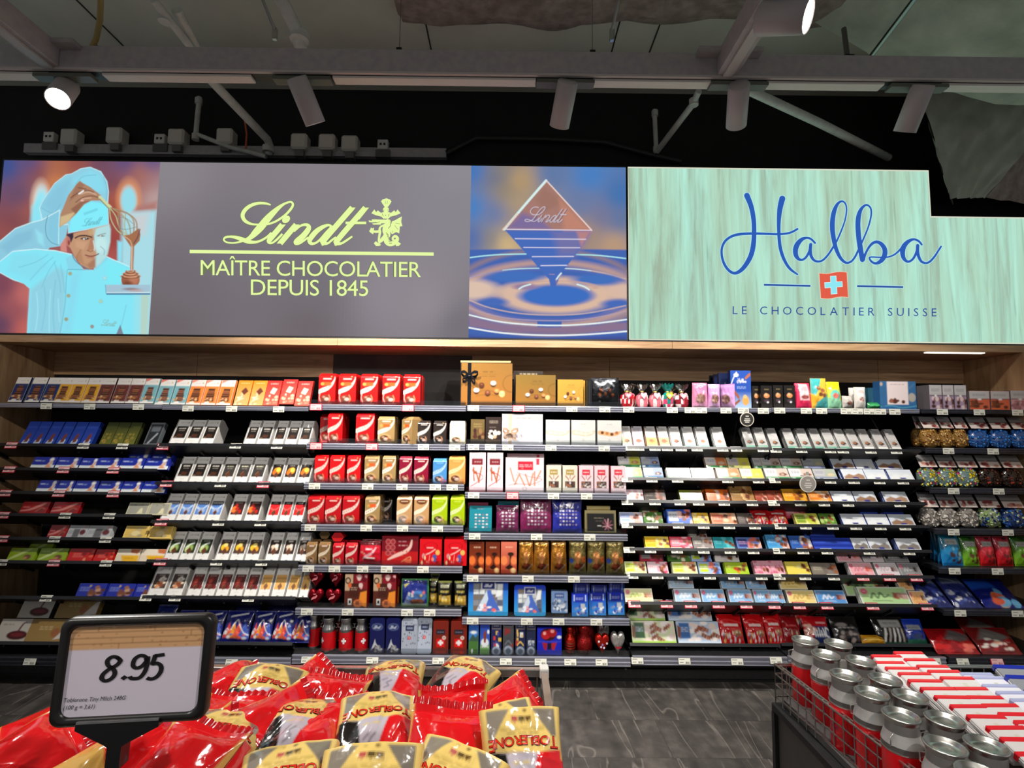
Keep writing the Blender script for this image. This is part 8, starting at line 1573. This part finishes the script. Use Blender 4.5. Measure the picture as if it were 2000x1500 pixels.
def toble(seed, w=.155, h=.205, d=.075, fold=0.0, flap=0.0):
    rn = random.Random(seed); nx, ny = 70, 84; U, V = np.meshgrid(np.linspace(0, 1, nx+1), np.linspace(1, 0, ny+1)); ph = [rn.uniform(0, 6.3) for _ in range(14)]
    body = np.clip(np.sin(np.pi*np.clip((V+.10)/1.04, 0, 1)), 0, 1)**.5*np.clip(np.sin(np.pi*U), 0, 1)**.42*np.clip((1-V)/.16, 0, 1)**.6
    wr = sum(a*np.sin(fx*U+fy*V+p) for a, fx, fy, p in ((.09, 7, 4, ph[0]), (.07, -6, 11, ph[1]), (.05, 13, 9, ph[2]), (.045, 19, -12, ph[3])))
    cre = np.zeros_like(U)
    for k in range(7):
        a = rn.uniform(0, 3.14); c = rn.uniform(.2, .8)*math.cos(a)+rn.uniform(.2, .8)*math.sin(a); q = U*math.cos(a)+V*math.sin(a)-c; cre += rn.uniform(.4, 1)*np.exp(-(q/.022)**2)*(np.sin(5*U+7*V+ph[4+k]) > -.2)
    Xb = (U-.5)*w*(1-.06*np.sin(np.pi*V)-.05*(1-V)*0+.02*np.sin(5*V+ph[11])); Zb = (V-.5)*h
    bend = fold*np.clip(V-.72, 0, 1)**2*6
    def surf(sg):
        b = body*(1+wr)+.05*cre*body; y = sg*(d/2*b+.0006)
        y = y+.012*np.sin(3*V+ph[12])*(U-.5)+.008*np.sin(6*U+ph[13])*np.clip(V-.8, 0, 1)*5
        y2 = y-bend*.1; z2 = Zb-np.abs(bend)*.05
        return np.stack([Xb, y2, z2], -1)
    mb = MB(); F, B = surf(-1), surf(1)
    rf = Ras(U, V, '#eccb74', .012); bag_front(rf); rb = Ras(1-U, V, '#dc1018', .012); bag_back(rb)
    side = np.clip((np.abs(U-.5)-.455)/.02, 0, 1)[..., None]; rf.I = rf.I*(1-side*(V < .42)[..., None])+np.array(H('#e0b868'))*side*(V < .42)[..., None]; rb.I = rb.I*(1-side)+np.array(H('#dcae58'))*side
    picture(mb, F, rf.I, 'bagfilm'); picture(mb, B, rb.I, 'bagfilm')
    body_me = mb.data('bag_body')
    def S(u, v, off):
        fx = min(max(u, 0), 1)*nx; fy = (1-min(max(v, 0), 1))*ny; i, j = min(int(fx), nx-1), min(int(fy), ny-1); a, b_ = fx-i, fy-j
        p = F[j, i]*(1-a)*(1-b_)+F[j, i+1]*a*(1-b_)+F[j+1, i]*(1-a)*b_+F[j+1, i+1]*a*b_; return (p[0], p[1]-off, p[2])
    mb = MB(); x = .07; ws = [text_faces(c, res=1)[2] for c in 'TOBLERONE']; tot = sum(min(q, 1.1) for q in ws)
    for k, c in enumerate('TOBLERONE'):
        hh = .085-(.017 if 1 <= k <= 7 else 0); cw = .86*min(ws[k], 1.1)/tot; y0 = .255-.001*k*(8-k)
        put_text(mb, c, (x-.006, y0-.006, x+cw*.9+.006, y0+hh+.006), lambda u, v: S(u, v, .0010), '#5a1010', 'gloss', res=3, bold=.03); put_text(mb, c, (x, y0, x+cw*.9, y0+hh), lambda u, v: S(u, v, .0018), '#e0301c', 'gloss', res=3, bold=.012); x += cw
    let_me = mb.data('bag_lettering')
    # crimped seal strip across the mouth
    mb = MB(); n = nx; top = [tuple(F[0, i]) for i in range(n+1)]
    mb.faces([(p[0], p[1]-.001, p[2]) for p in top]+[(p[0]*1.0, p[1]-.001+.003*math.sin(i*.9+seed), p[2]+.014) for i, p in enumerate(top)], [(i, i+1, n+2+i, n+1+i) for i in range(n)], '#c01018', 'bagfilm', True)
    return body_me, let_me, mb.data('bag_seal')
TB = [toble(s, fold=f) for s, f in ((1, 0), (2, .0), (3, .5), (4, -.4), (5, 0.2), (6, 0))]
def put_bag(px, py, Z, lean, spin, yaw, back, v, label, s=1.0):
    loc = atz(px, py, Z); o = bpy.data.objects.new('chocolate_pouch', TB[v][0]); COL.objects.link(o)
    M = Matrix.Rotation(math.radians(yaw), 4, 'Z') @ Matrix.Rotation(math.radians(-lean), 4, 'X') @ Matrix.Rotation(math.radians(spin), 4, 'Y') @ Matrix.Rotation(math.pi*back, 4, 'Z')
    o.matrix_world = Matrix.Translation(loc) @ M @ Matrix.Diagonal((s, s, s, 1)); tag(o, label, 'chocolate bag', 'heaped red and cream chocolate bags')
    put('lettering', TB[v][1], o); put('seal_strip', TB[v][2], o); return o
BAGS = [
 (1024, 1516, .880, 42, 178, 4, 0, 0, 'bag with cream face and upside down red lettering at bin corner'),
 (864, 1508, .865, 50, 2, -3, 1, 1, 'red backed bag with cream foot beside the cream lettered corner bag', 1.06),
 (882, 1440, .845, 58, -2, 2, 1, 3, 'red backed bag behind the red bag with cream foot'),
 (732, 1456, .868, 72, 178, 8, 0, 5, 'bag with grey triangle and red lettering in middle of heap', 1.05),
 (578, 1456, .868, 84, 186, 14, 0, 2, 'bag with black corner lying below the grey triangle bags', 1.08),
 (712, 1622, .892, 52, 180, 6, 0, 4, 'cream faced bag cut by the lower edge, lettering upside down', 1.05),
 (862, 1600, .888, 60, 190, -10, 0, 0, 'cream faced bag tilted below the red bag with cream foot'),
 (764, 1350, .838, 84, 178, 4, 0, 1, 'bag with grey triangle at the back rim, cream top'),
 (893, 1346, .842, 82, 192, -10, 0, 5, 'bag with black corner at the back rim of bin'),
 (985, 1398, .815, 56, 60, 6, 1, 4, 'red bag slumped against the wire back near the corner', .95),
 (638, 1394, .845, 50, 6, 6, 1, 2, 'red backed bag with mouth folded upward at the back rim'),
 (622, 1446, .862, 74, 8, -4, 1, 3, 'red backed bag lying flat above the black cornered bag'),
 (498, 1392, .858, 66, 194, 16, 0, 4, 'bag with cream top and red lettering beside the price sign', 1.05),
 (505, 1440, .870, 62, 70, 22, 1, 1, 'bulging red backed bag between price sign and black cornered bag', 1.05),
 (430, 1450, .860, 66, 10, 10, 1, 0, 'red backed bag half hidden by price sign frame'),
 (392, 1496, .872, 82, 200, 16, 0, 5, 'large red bag with grey triangle below the price sign', 1.12),
 (335, 1480, .868, 60, 80, 10, 1, 3, 'red bag with cream end seen right under the sign holder'),
 (262, 1490, .892, 60, 60, 20, 1, 2, 'red bag with yellow foot beside the sign pole'),
 (66, 1476, .878, 52, 62, 14, 1, 1, 'big red backed bag at the end of heap under the sign', 1.15),
 (165, 1470, .862, 66, 100, 16, 1, 4, 'cream sided bag wedged behind the sign pole'),
 (545, 1596, .892, 66, 178, 10, 0, 3, 'cream footed bag at the lower edge under black cornered bag'),
 (10, 1520, .885, 60, 50, 16, 1, 0, 'red bag cut off by the picture edge under the sign'),
 (430, 1362, .840, 66, 60, 12, 1, 2, 'red bag with cream end peeping out above the price sign corner'),
 (330, 1530, .895, 66, 20, 10, 1, 1, 'red bag at the very lower edge next to the pole'),
 (992, 1486, .842, 58, 172, 10, 0, 3, 'cream bag behind the corner bag, clear foot'),
 (580, 1372, .835, 66, 40, 4, 1, 5, 'red bag sunk between the cream top bag and the folded red one')]
for b_ in BAGS: put_bag(*b_)
k = 0
for yy in (1.25, 1.08, .92, .76):
    for xx in (-.88, -.72, -.56, -.4, -.23, -.07):
        o = bpy.data.objects.new('chocolate_pouch', TB[k % 6][0]); COL.objects.link(o); o.location = (xx+.03*math.sin(k*2), yy, .665+.02*math.sin(k*1.7)); o.rotation_euler = (-1.4+.15*math.sin(k), .2*math.sin(3*k), math.pi*2+.5*math.sin(k*1.3))
        tag(o, 'red backed chocolate bag in the lower layer of the heap', 'chocolate bag', 'lower layer of heaped bags'); put('lettering', TB[k % 6][1], o); k += 1
# ================================================================== price sign on a pole
SG = (-0.5909, 0.8521, 1.1084); ps = empty('price_sign', SG, (-0.0694, -0.0134, 0.1400)); tag(ps, 'black framed price sign on a pole reading 8.95', 'sign')
M_ = Matrix.Rotation(.14, 4, 'Z') @ Matrix.Rotation(-.0694, 4, 'X') @ Matrix.Rotation(.0134, 4, 'Y'); ps.rotation_euler = M_.to_euler()
def rrect(w, h, r, y, n=7): return [(s*(w/2-r)+r*math.cos(a0+i*math.pi/2/(n-1)), y, t*(h/2-r)+r*math.sin(a0+i*math.pi/2/(n-1))) for s, t, a0 in ((1, 1, 0), (-1, 1, math.pi/2), (-1, -1, math.pi), (1, -1, 1.5*math.pi)) for i in range(n)]
FW, FH = .225, .1594
mb = MB(); L_ = [rrect(FW, FH, .016, .008), rrect(FW, FH, .016, -.006), rrect(FW-.006, FH-.006, .014, -.010), rrect(FW-.024, FH-.022, .014, -.010), rrect(FW-.030, FH-.028, .014, -.005), rrect(FW-.030, FH-.028, .014, .006)]
nn = len(L_[0]); mb.faces([p for q in L_ for p in q], [(j*nn+i, j*nn+(i+1) % nn, (j+1)*nn+(i+1) % nn, (j+1)*nn+i) for j in range(5) for i in range(nn)], '#15110f', 'plastic', True); mb.face(L_[0], '#15110f', 'plastic'); mb.build('frame', ps)
CW, CH = FW-.029, FH-.027
U, V = np.meshgrid(np.linspace(0, 1, 150), np.linspace(1, 0, 110)); r = Ras(U, V, '#dcd2e0', .01)
r.rect(0, .735, 1, 1, '#d9a878')
for v in (.80, .865, .93, .985): r.rect(0, v-.004, 1, v+.004, '#8a5c38', .008)
for u, v in ((.46, .80), (.36, .735), (.9, .865), (.62, .93), (.2, .93)): r.rect(u-.002, v, u+.003, v+.065, '#8a5c38', .006)
specks(r, 0, .75, 1, .99, 40, ['#b07c50', '#c08c60', '#a87448', '#e0b488'], .008, .008, 3); r.rect(0, .735, 1, .742, '#c8b0a8', .01, .6)
mb = MB(); picture(mb, np.stack([(U-.5)*CW, np.full_like(U, -.0052), (V-.5)*CH], -1), r.I, 'card'); mb.build('card', ps)
SS = lambda u, v: ((u-.5)*CW, -.0060, (v-.5)*CH)
mb = MB()
def brush(pts, wd=.036): mb.ribbon([(a, b_, wd) for a, b_ in pts], SS, '#161214', 'matte', sub=6)
brush([(.385, .615), (.36, .645), (.325, .65), (.295, .61), (.305, .555), (.345, .515), (.36, .46), (.34, .41), (.30, .385), (.27, .41), (.275, .46), (.315, .515), (.365, .555), (.388, .595), (.385, .615), (.36, .645)])
brush([(.418, .425), (.446, .40)], .042)
brush([(.585, .59), (.575, .635), (.535, .655), (.495, .615), (.488, .545), (.515, .515), (.555, .535), (.59, .60)]); brush([(.592, .64), (.592, .56), (.580, .47), (.545, .405), (.49, .40), (.472, .425)])
brush([(.715, .655), (.640, .645)], .038); brush([(.645, .655), (.640, .60), (.632, .555), (.665, .56), (.695, .53), (.70, .47), (.675, .41), (.635, .385), (.60, .40)])
mb.build('price_figures', ps)
mb = MB(); put_text(mb, 'Toblerone Tiny Milch 248G', (.018, .155, .462, .215), SS, '#2a262c', 'matte', res=2, shear=.18); put_text(mb, '(100 g = 3.61)', (.022, .075, .245, .135), SS, '#2a262c', 'matte', res=2, shear=.18); mb.build('small_print', ps)
mb = MB(); a_ = [(-.058, -.072), (.060, -.072), (.060, -.082), (.016, -.104), (.010, -.108), (.010, -.140), (-.010, -.140), (-.010, -.108), (-.016, -.104), (-.058, -.082)]; n = len(a_)
mb.faces([(x-.012, -.014, z) for x, z in a_]+[(x-.012, .012, z) for x, z in a_], [tuple(range(n)), tuple(range(2*n-1, n-1, -1))]+[(i, n+i, n+(i+1) % n, (i+1) % n) for i in range(n)], '#0f0d0d', 'plastic'); mb.build('holder', ps)
mb = MB(); mb.box(-.069, -.0145, -.073, .047, -.004, -.070, '#b8bcbc', 'chrome'); mb.build('holder_edge', ps)
mb = MB(); mb.tube([(-.012, 0, -.138), (-.012, -.03, -.66)], .0055, '#b8a8a4', 'metal', 14); mb.build('pole', ps)
# ================================================================== bin of milk can tins
ZR2 = .59; c0 = atz(1513, 1297, ZR2); XW, YW = c0[0], c0[1]; dirx = (atz(1775, 1500, ZR2)[0]-c0[0])/(atz(1775, 1500, ZR2)[1]-c0[1]); YE = .75
def wx(y): return XW+dirx*(y-YW)
b2 = empty('wire_bin', (XW+.5, YW-.5, 0)); tag(b2, 'wire bin on dark base filled with milk can tins and flat tins', 'bin')
for dz, nm in ((0, 'top_rim'), (-.0, 'inner_rim')):
    o_ = 0 if nm == 'top_rim' else .014
    mb = MB(); mb.tube([(wx(YE)+o_, YE, ZR2), (XW+o_, YW-o_, ZR2), (2.6, YW-o_, ZR2)], .0042, '#d8d6d2', 'metal', 8); pbuild(mb, nm, b2)
mb = MB()
for k in range(50): y = YW-.02-k*.024; mb.box(wx(y)+.003, y, ZR2-.002, wx(y)+.011, y+.006, ZR2+.001, '#d8d6d2', 'metal')
pbuild(mb, 'rim_ties', b2)
mb = MB()
for z in (.555, .515, .472): mb.tube([(wx(YE), YE, z), (XW, YW, z), (2.6, YW, z)], .003, '#cfcdca', 'metal', 6)
for k in range(26): y = YW-k*.045; mb.tube([(wx(y), y, ZR2), (wx(y), y, .45)], .0022, '#bdbbb8', 'metal', 6)
for k in range(30): mb.tube([(XW+k*.045, YW, ZR2), (XW+k*.045, YW, .45)], .0022, '#bdbbb8', 'metal', 6)
pbuild(mb, 'wire_grid', b2)
mb = MB(); mb.box(XW-.012, YE, .415, 2.6, YW+.012, .445, '#0c0b0b', 'black_metal', cham=.003); pbuild(mb, 'black_frame', b2)
mb = MB(); mb.box(XW+.004, YE, .03, 2.58, YW, .412, '#4a4542', 'dark_panel'); pbuild(mb, 'base_panel', b2)
mb = MB(); mb.box(XW-.012, YW-.008, 0, XW+.006, YW+.012, .414, '#0c0b0b', 'black_metal'); pbuild(mb, 'corner_post', b2)
CH_, CW_ = .235, .100
cm = {}
def big_can(i):
    r = CW_/2; P = {}
    mb = MB(); mb.lathe([(r*.9, 0), (r, .006), (r, CH_*.62), (r*.99, CH_*.63)], '#cc0f18', 'gloss', 36); can_cross(mb, CW_, CH_, (.7, -2.4)[i], size=.42)
    def Sc(u, v): a = (-.35, .2)[i]+u/r; return (r*1.003*math.sin(a), -r*1.003*math.cos(a), v)
    put_text(mb, 'Lindt', (-.018, CH_*.30, .018, CH_*.36), Sc, '#3a2c5c', 'gloss', res=1, shear=.3); put_text(mb, 'SWISS', (.03, CH_*.5, .052, CH_*.525), Sc, '#e05058', 'gloss', res=1); P['body'] = mb.data('can_body')
    mb = MB(); mb.lathe([(r*1.0, CH_*.615), (r*1.03, CH_*.62), (r*1.03, CH_*.635)], '#d8d6d4', 'metal', 36); mb.lathe([(r*1.01, CH_*.635), (r*1.01, CH_*.695)], '#75726f', 'steel', 36)
    mb.lathe([(r*1.01, CH_*.695), (r*.98, CH_*.725), (r*.84, CH_*.815), (r*.83, CH_*.825)], '#c9c7c4', 'steel', 36); mb.lathe([(r*.83, CH_*.825), (r*.83, CH_*.945)], '#8d8a88', 'steel', 36); P['neck'] = mb.data('can_neck')
    mb = MB(); mb.lathe([(r*.84, CH_*.935), (r*.87, CH_*.95), (r*.93, CH_*.98), (r*.94, CH_*.99), (r*.91, CH_*1.0), (r*.83, CH_*.995), (r*.74, CH_*.96), (r*.5, CH_*.945), (r*.46, CH_*.952), (r*.2, CH_*.948), (0.0005, CH_*.948)], '#c4c2be', 'metal', 36); P['lid'] = mb.data('can_lid')
    for s, nm in ((-1, 'handle'), (1, 'handle ')):
        mb = MB(); mb.tube([(s*r*1.0, 0, CH_*.69), (s*r*1.16, 0, CH_*.70), (s*r*1.16, 0, CH_*.80), (s*r*.76, 0, CH_*.83)], .0018, '#d0cecc', 'metal', 6); P[nm] = mb.data('can_handle')
    return P
BC = [big_can(0), big_can(1)]
LIDS = [[(1573, 1253.5), (1613, 1281.5), (1652, 1322), (1702.5, 1357), (1760, 1400.5), (1846, 1461), (1912, 1515)], [(1637, 1260), (1681, 1294), (1729, 1330), (1777, 1364), (1845, 1409), (1926, 1459)]]
zt = .695
for ri, row in enumerate(LIDS):
    for j, (px, py) in enumerate(row):
        x, y, _ = atz(px, py, zt-.008); root = empty('milk_can_tin', (x, y, zt-CH_), (0, 0, -.3+.9*math.sin(j*2.1+ri)))
        tag(root, 'red milk can tin with steel neck, %s from the shelves in the %s row' % (ORD[j], ('outer', 'inner')[ri]), 'tin', 'milk can tins in the wire bin')
        for nm, me in BC[j % 2].items(): put(nm.strip(), me, root)
def flat_tin(bw, bl_, col, band):
    P = {}; t = .022
    mb = MB(); mb.box(0, -bl_, -t, bw, -bl_*.10, 0, col, 'gloss', cham=.003); mb.box(-.0006, -bl_*.985, -t*.45, bw+.0006, -bl_*.11, -t*.33, '#ffffff', 'gloss', side='#f4f2f4'); mb.box(-.0006, -bl_*.985, -t*.8, bw+.0006, -bl_*.11, -t*.62, '#9a9698', 'gloss'); P['body'] = mb.data('tin_body')
    mb = MB(); mb.box(-.001, -bl_*.115, -t-.001, bw+.001, 0, .0012, band, 'gloss', cham=.004); P['end_band'] = mb.data('tin_band')
    mb = MB(); S = lambda u, v: (bw*u, -bl_*(1-v), .0008); mb.face([S(.44, .66), S(.56, .66), S(.57, .78), S(.45, .78)], '#c8c4b8', 'gloss'); P['print_mark'] = mb.data('tin_mark')
    return P
FT = {'r': flat_tin(.108, .15, '#d0cccc', '#d4202c'), 'l': flat_tin(.108, .15, '#dcdae4', '#a4a8cc')}
COLS = [('r', 'first', [(0, 262), (20, 332), (150, 392), (290, 452), (395, 527), (530, 612), (680, 700), (850, 800), (1030, 908), (1240, 1030), (1390, 1150), (1550, 1310)]), ('r', 'second', [(240, 228), (355, 302), (490, 372), (610, 427), (745, 497), (885, 612), (1030, 702), (1190, 792), (1370, 882), (1540, 970)]), ('l', 'third', [(960, 455), (1080, 495), (1200, 580), (1350, 655), (1500, 735)])]
for kind, cn_, L_ in COLS:
    for j, (zx, zy) in enumerate(L_):
        x, y, _ = atz(1700+zx/5.557, 1230+zy/5.557, .675); root = empty('chocolate_tin', (x, y, .675), (math.radians(14.5), 0, .02*math.sin(j*3)))
        tag(root, 'flat %s banded tin, %s from the shelves in the %s shingled column' % ('red' if kind == 'r' else 'lavender', ORD[j], cn_), 'tin', 'shingled flat tins in the wire bin')
        for nm, me in FT[kind].items(): put(nm, me, root)
bt = flat_tin(.17, .16, '#8a8c92', '#1c2c9c')
for j, (px, py) in enumerate(((1938, 1296), (1962, 1316), (2000, 1340))):
    x, y, _ = atz(px, py, .69); root = empty('chocolate_tin', (x, y, .69), (math.radians(24), 0, -.08)); tag(root, 'grey tin with royal blue band, %s from the shelves at the bin end' % ORD[j], 'tin', 'blue banded tins in the wire bin')
    for nm, me in bt.items(): put(nm, me, root)
mb = MB(); mb.box(XW+.02, .78, .448, 2.5, YW-.02, .47, '#4a4848', 'matte'); pbuild(mb, 'tray', b2)
for ii, (x0_, w_) in enumerate(((1.40, .38), (1.80, .7))):
    YK_ = (1.80, 1.62)[ii]; mb = MB(); mb.faces([(x0_, YK_, .471), (x0_+w_, YK_, .471), (x0_+w_, .8, .471), (x0_, .8, .471), (x0_, YK_, .60), (x0_+w_, YK_, .60), (x0_+w_, .8, .56), (x0_, .8, .56)], [(0, 1, 2, 3), (4, 5, 6, 7), (0, 1, 5, 4), (1, 2, 6, 5), (2, 3, 7, 6), (3, 0, 4, 7)], '#6a6664', 'card')
    tag(mb.build('card_riser'), 'grey card riser under the %s tins of the bin' % ('red banded', 'lavender and blue banded')[ii], 'riser')
# ================================================================== pipes, cables and boxes above the signs
def pipe(name, label, pts, r, mat='pipe_grey', rings=()):
    mb = MB(); P = [at(*p) for p in pts]; mb.tube(P, r, '#999999', mat, 12)
    root = empty(name, P[0]); tag(root, label, 'pipe' if 'pipe' in name else 'cable'); pbuild(mb, 'tube', root)
    for p in rings:
        c = at(*p[:3]); m2 = MB(); m2.tube([(c[0]-.006, c[1], c[2]), (c[0]+.006, c[1], c[2])] if len(p) > 3 else [(c[0], c[1], c[2]-.02), (c[0], c[1], c[2]+.02)], r*1.45, '#777770', mat, 12); pbuild(m2, 'coupling', root)
YW_ = 3.38
pipe('sprinkler_pipe', 'long pale pipe slanting down behind the trunking above the grey panel', [(345, 20, 2.4), (415, 160, 2.75), (522, 272, 3.3), (527, 285, 3.33), (525, 300, 3.36)], .026, rings=((524, 292, 3.34),))
pipe('sprinkler_pipe', 'thin grey pipe running beside the long pale pipe over the trunking', [(300, 0, 2.3), (395, 120, 2.6)], .02, rings=((322, 36, 2.38),))
pipe('sprinkler_pipe', 'short upright sprinkler pipe before the black wall, above grey panel', [(390, 190, YW_), (386, 225, YW_), (382, 272, YW_)], .016, rings=((382, 268, YW_), (388, 198, YW_)))
pipe('sprinkler_pipe', 'grey branch pipe running down to the long pale pipe', [(384, 262, YW_), (450, 288, YW_), (520, 306, YW_)], .015)
pipe('sprinkler_pipe', 'thick pipe dropping behind the trunking near upright spotlight', [(545, -10, 2.5), (575, 50, 2.6), (590, 100, 2.7)], .035, rings=((585, 72, 2.64),))
pipe('sprinkler_pipe', 'pale pipe slanting toward the top of chocolate photo', [(1365, 178, 2.9), (1352, 205, 3.0), (1284, 295, 3.38)], .019, rings=((1355, 200, 2.98),))
pipe('sprinkler_pipe', 'short upright sprinkler pipe above the chocolate photo', [(1278, 215, 3.4), (1282, 300, 3.4)], .016, rings=((1282, 292, 3.4), (1279, 222, 3.4)))
pipe('sprinkler_pipe', 'long pale pipe descending into the dark above green sign', [(1460, 175, 2.7), (1600, 240, 3.0), (1735, 308, 3.42)], .025)
pipe('hanging_cable', 'yellow cable hanging down at the trunking', [(197, -10, 2.0), (195, 40, 2.1), (188, 75, 2.15), (178, 95, 2.18)], .011, 'sprayed')
pipe('hanging_cable', 'orange cable beside the long pale pipe', [(478, 235, 3.35), (482, 262, 3.36), (480, 290, 3.37)], .006, 'pipe_grey')
bpy.data.objects['tube.009'].data.materials[0] = printed('cable_orange', .5); 
for nm_, c_ in (('tube.009', '#c05a28'), ('tube.008', '#a08c50')):
    d = bpy.data.objects[nm_].data; d.materials[0] = MATS['cable_orange']; ca = d.color_attributes['Col']; ca.data.foreach_set('color', np.tile(np.array([*H(c_), 1], np.float32), len(ca.data)))
pipe('hanging_cable', 'black cable bundle sagging along the wall above the chocolate photo', [(872, 300, 3.42), (930, 270, 3.42), (1060, 272, 3.42), (1180, 278, 3.42), (1260, 300, 3.42), (1330, 316, 3.42)], .02, 'black_metal')
mb = MB(); a0, a1 = at(52, 288, 3.43), at(872, 302, 3.43); mb.box(a0[0], 3.41, a1[2]-.03, a1[0], 3.45, a1[2]+.035, '#55524e', 'grey_metal'); tag(mb.build('cable_tray'), 'grey cable tray along the wall behind the top of grey panel', 'cable tray')
BX = [(141, 275), (229, 272), (349, 275), (443, 274), (587, 284), (641, 285), (685, 288)]
for j, (px, py) in enumerate(BX):
    c = at(px, py-4, 3.40); mb = MB(); mb.box(-.056, -.04, -.056, .056, .045, .056, '#cfc9be', 'plastic', cham=.012); root = empty('junction_box', c); tag(root, 'beige junction box above the cable tray, %s along it' % ORD[j], 'junction box', 'junction boxes on the cable tray'); mb.build('cover', root)
    mb = MB(); mb.box(-.03, -.02, -.10, .03, .03, -.0565, '#6a6763', 'plastic'); mb.build('bracket', root)
for j, (px, py) in enumerate(((97, 268), (313, 272), (748, 283))):
    c = at(px, py, 3.40); root = empty('power_socket', c); tag(root, 'white double socket on the cable tray, %s along it' % ORD[j], 'socket', 'sockets on the cable tray')
    mb = MB(); mb.box(-.036, -.012, -.034, .036, .03, .034, '#d8d4cc', 'plastic', cham=.004); mb.build('face_plate', root)
    for s in (-1, 1): mb = MB(); mb.box(s*.013-.007, -.0135, -.008, s*.013+.007, -.0118, .008, '#1a1816', 'plastic', cham=.0005); mb.build('socket_hole', root)
    mb = MB(); mb.box(-.05, .0, -.085, .05, .03, -.0345, '#5a5854', 'plastic'); mb.build('bracket', root)
# suspension rods and clamps over the trunking
for j, (px, py, pu, lab) in enumerate(((537, 60, (505, 0), 'steel hanger rod with clamp left of the thick pipe'), (1195, 62, (1212, 0), 'steel hanger rod with clamp above the chocolate photo spotlight'))):
    a = at(px, py, 2.5); b_ = at(pu[0], pu[1]-20, 2.35); root = empty('hanger_rod', a); tag(root, lab, 'hanger')
    mb = MB(); mb.tube([a, b_], .008, '#a8a8a4', 'metal', 8); pbuild(mb, 'rod', root); mb = MB(); mb.box(a[0]-.012, a[1]-.012, a[2]-.05, a[0]+.012, a[1]+.012, a[2]+.012, '#b8bab8', 'metal', cham=.003); pbuild(mb, 'clamp', root)
for px, lab in ((184, 'wire hanger on the trunking by the yellow cable'), (780, 'wire hanger on the trunking above the grey panel'), (1157, 'wire hanger on the trunking above the chocolate photo')):
    a = at(px, 105, YT); z0 = ZTR+.116; root = empty('wire_hanger', (a[0], YT, z0)); tag(root, lab, 'hanger')
    mb = MB(); mb.box(-.012, -.012, 0, .012, .012, .03, '#3a3836', 'metal'); mb.build('clamp', root); mb = MB(); mb.tube([(0, 0, .03), (0, 0, ZCEIL-z0)], .0015, '#7a7874', 'metal', 6); mb.build('wire', root)
a = at(1695, 118, 2.5); b_ = at(1800, -20, 2.0); root = empty('threaded_rail', a); tag(root, 'perforated steel rail slanting up beside the concrete beam', 'rail'); mb = MB(); mb.tube([a, b_], .014, '#8a8a86', 'metal', 4); pbuild(mb, 'rail', root); mb = MB(); mb.box(a[0]-.03, a[1]-.02, a[2]-.015, a[0]+.03, a[1]+.02, a[2]+.015, '#c8d0c8', 'metal', cham=.004); pbuild(mb, 'clamp', root)
a = at(1655, 112, 2.5); b_ = at(1648, 55, 2.5); root = empty('hanger_strap', a); tag(root, 'dark hanger strap above the leaning spotlight', 'hanger'); mb = MB(); mb.tube([a, b_], .012, '#55524e', 'matte', 6); pbuild(mb, 'strap', root); mb = MB(); mb.box(a[0]-.02, a[1]-.015, a[2]-.02, a[0]+.03, a[1]+.015, a[2]+.01, '#4a4a48', 'metal', cham=.003); pbuild(mb, 'foot', root)
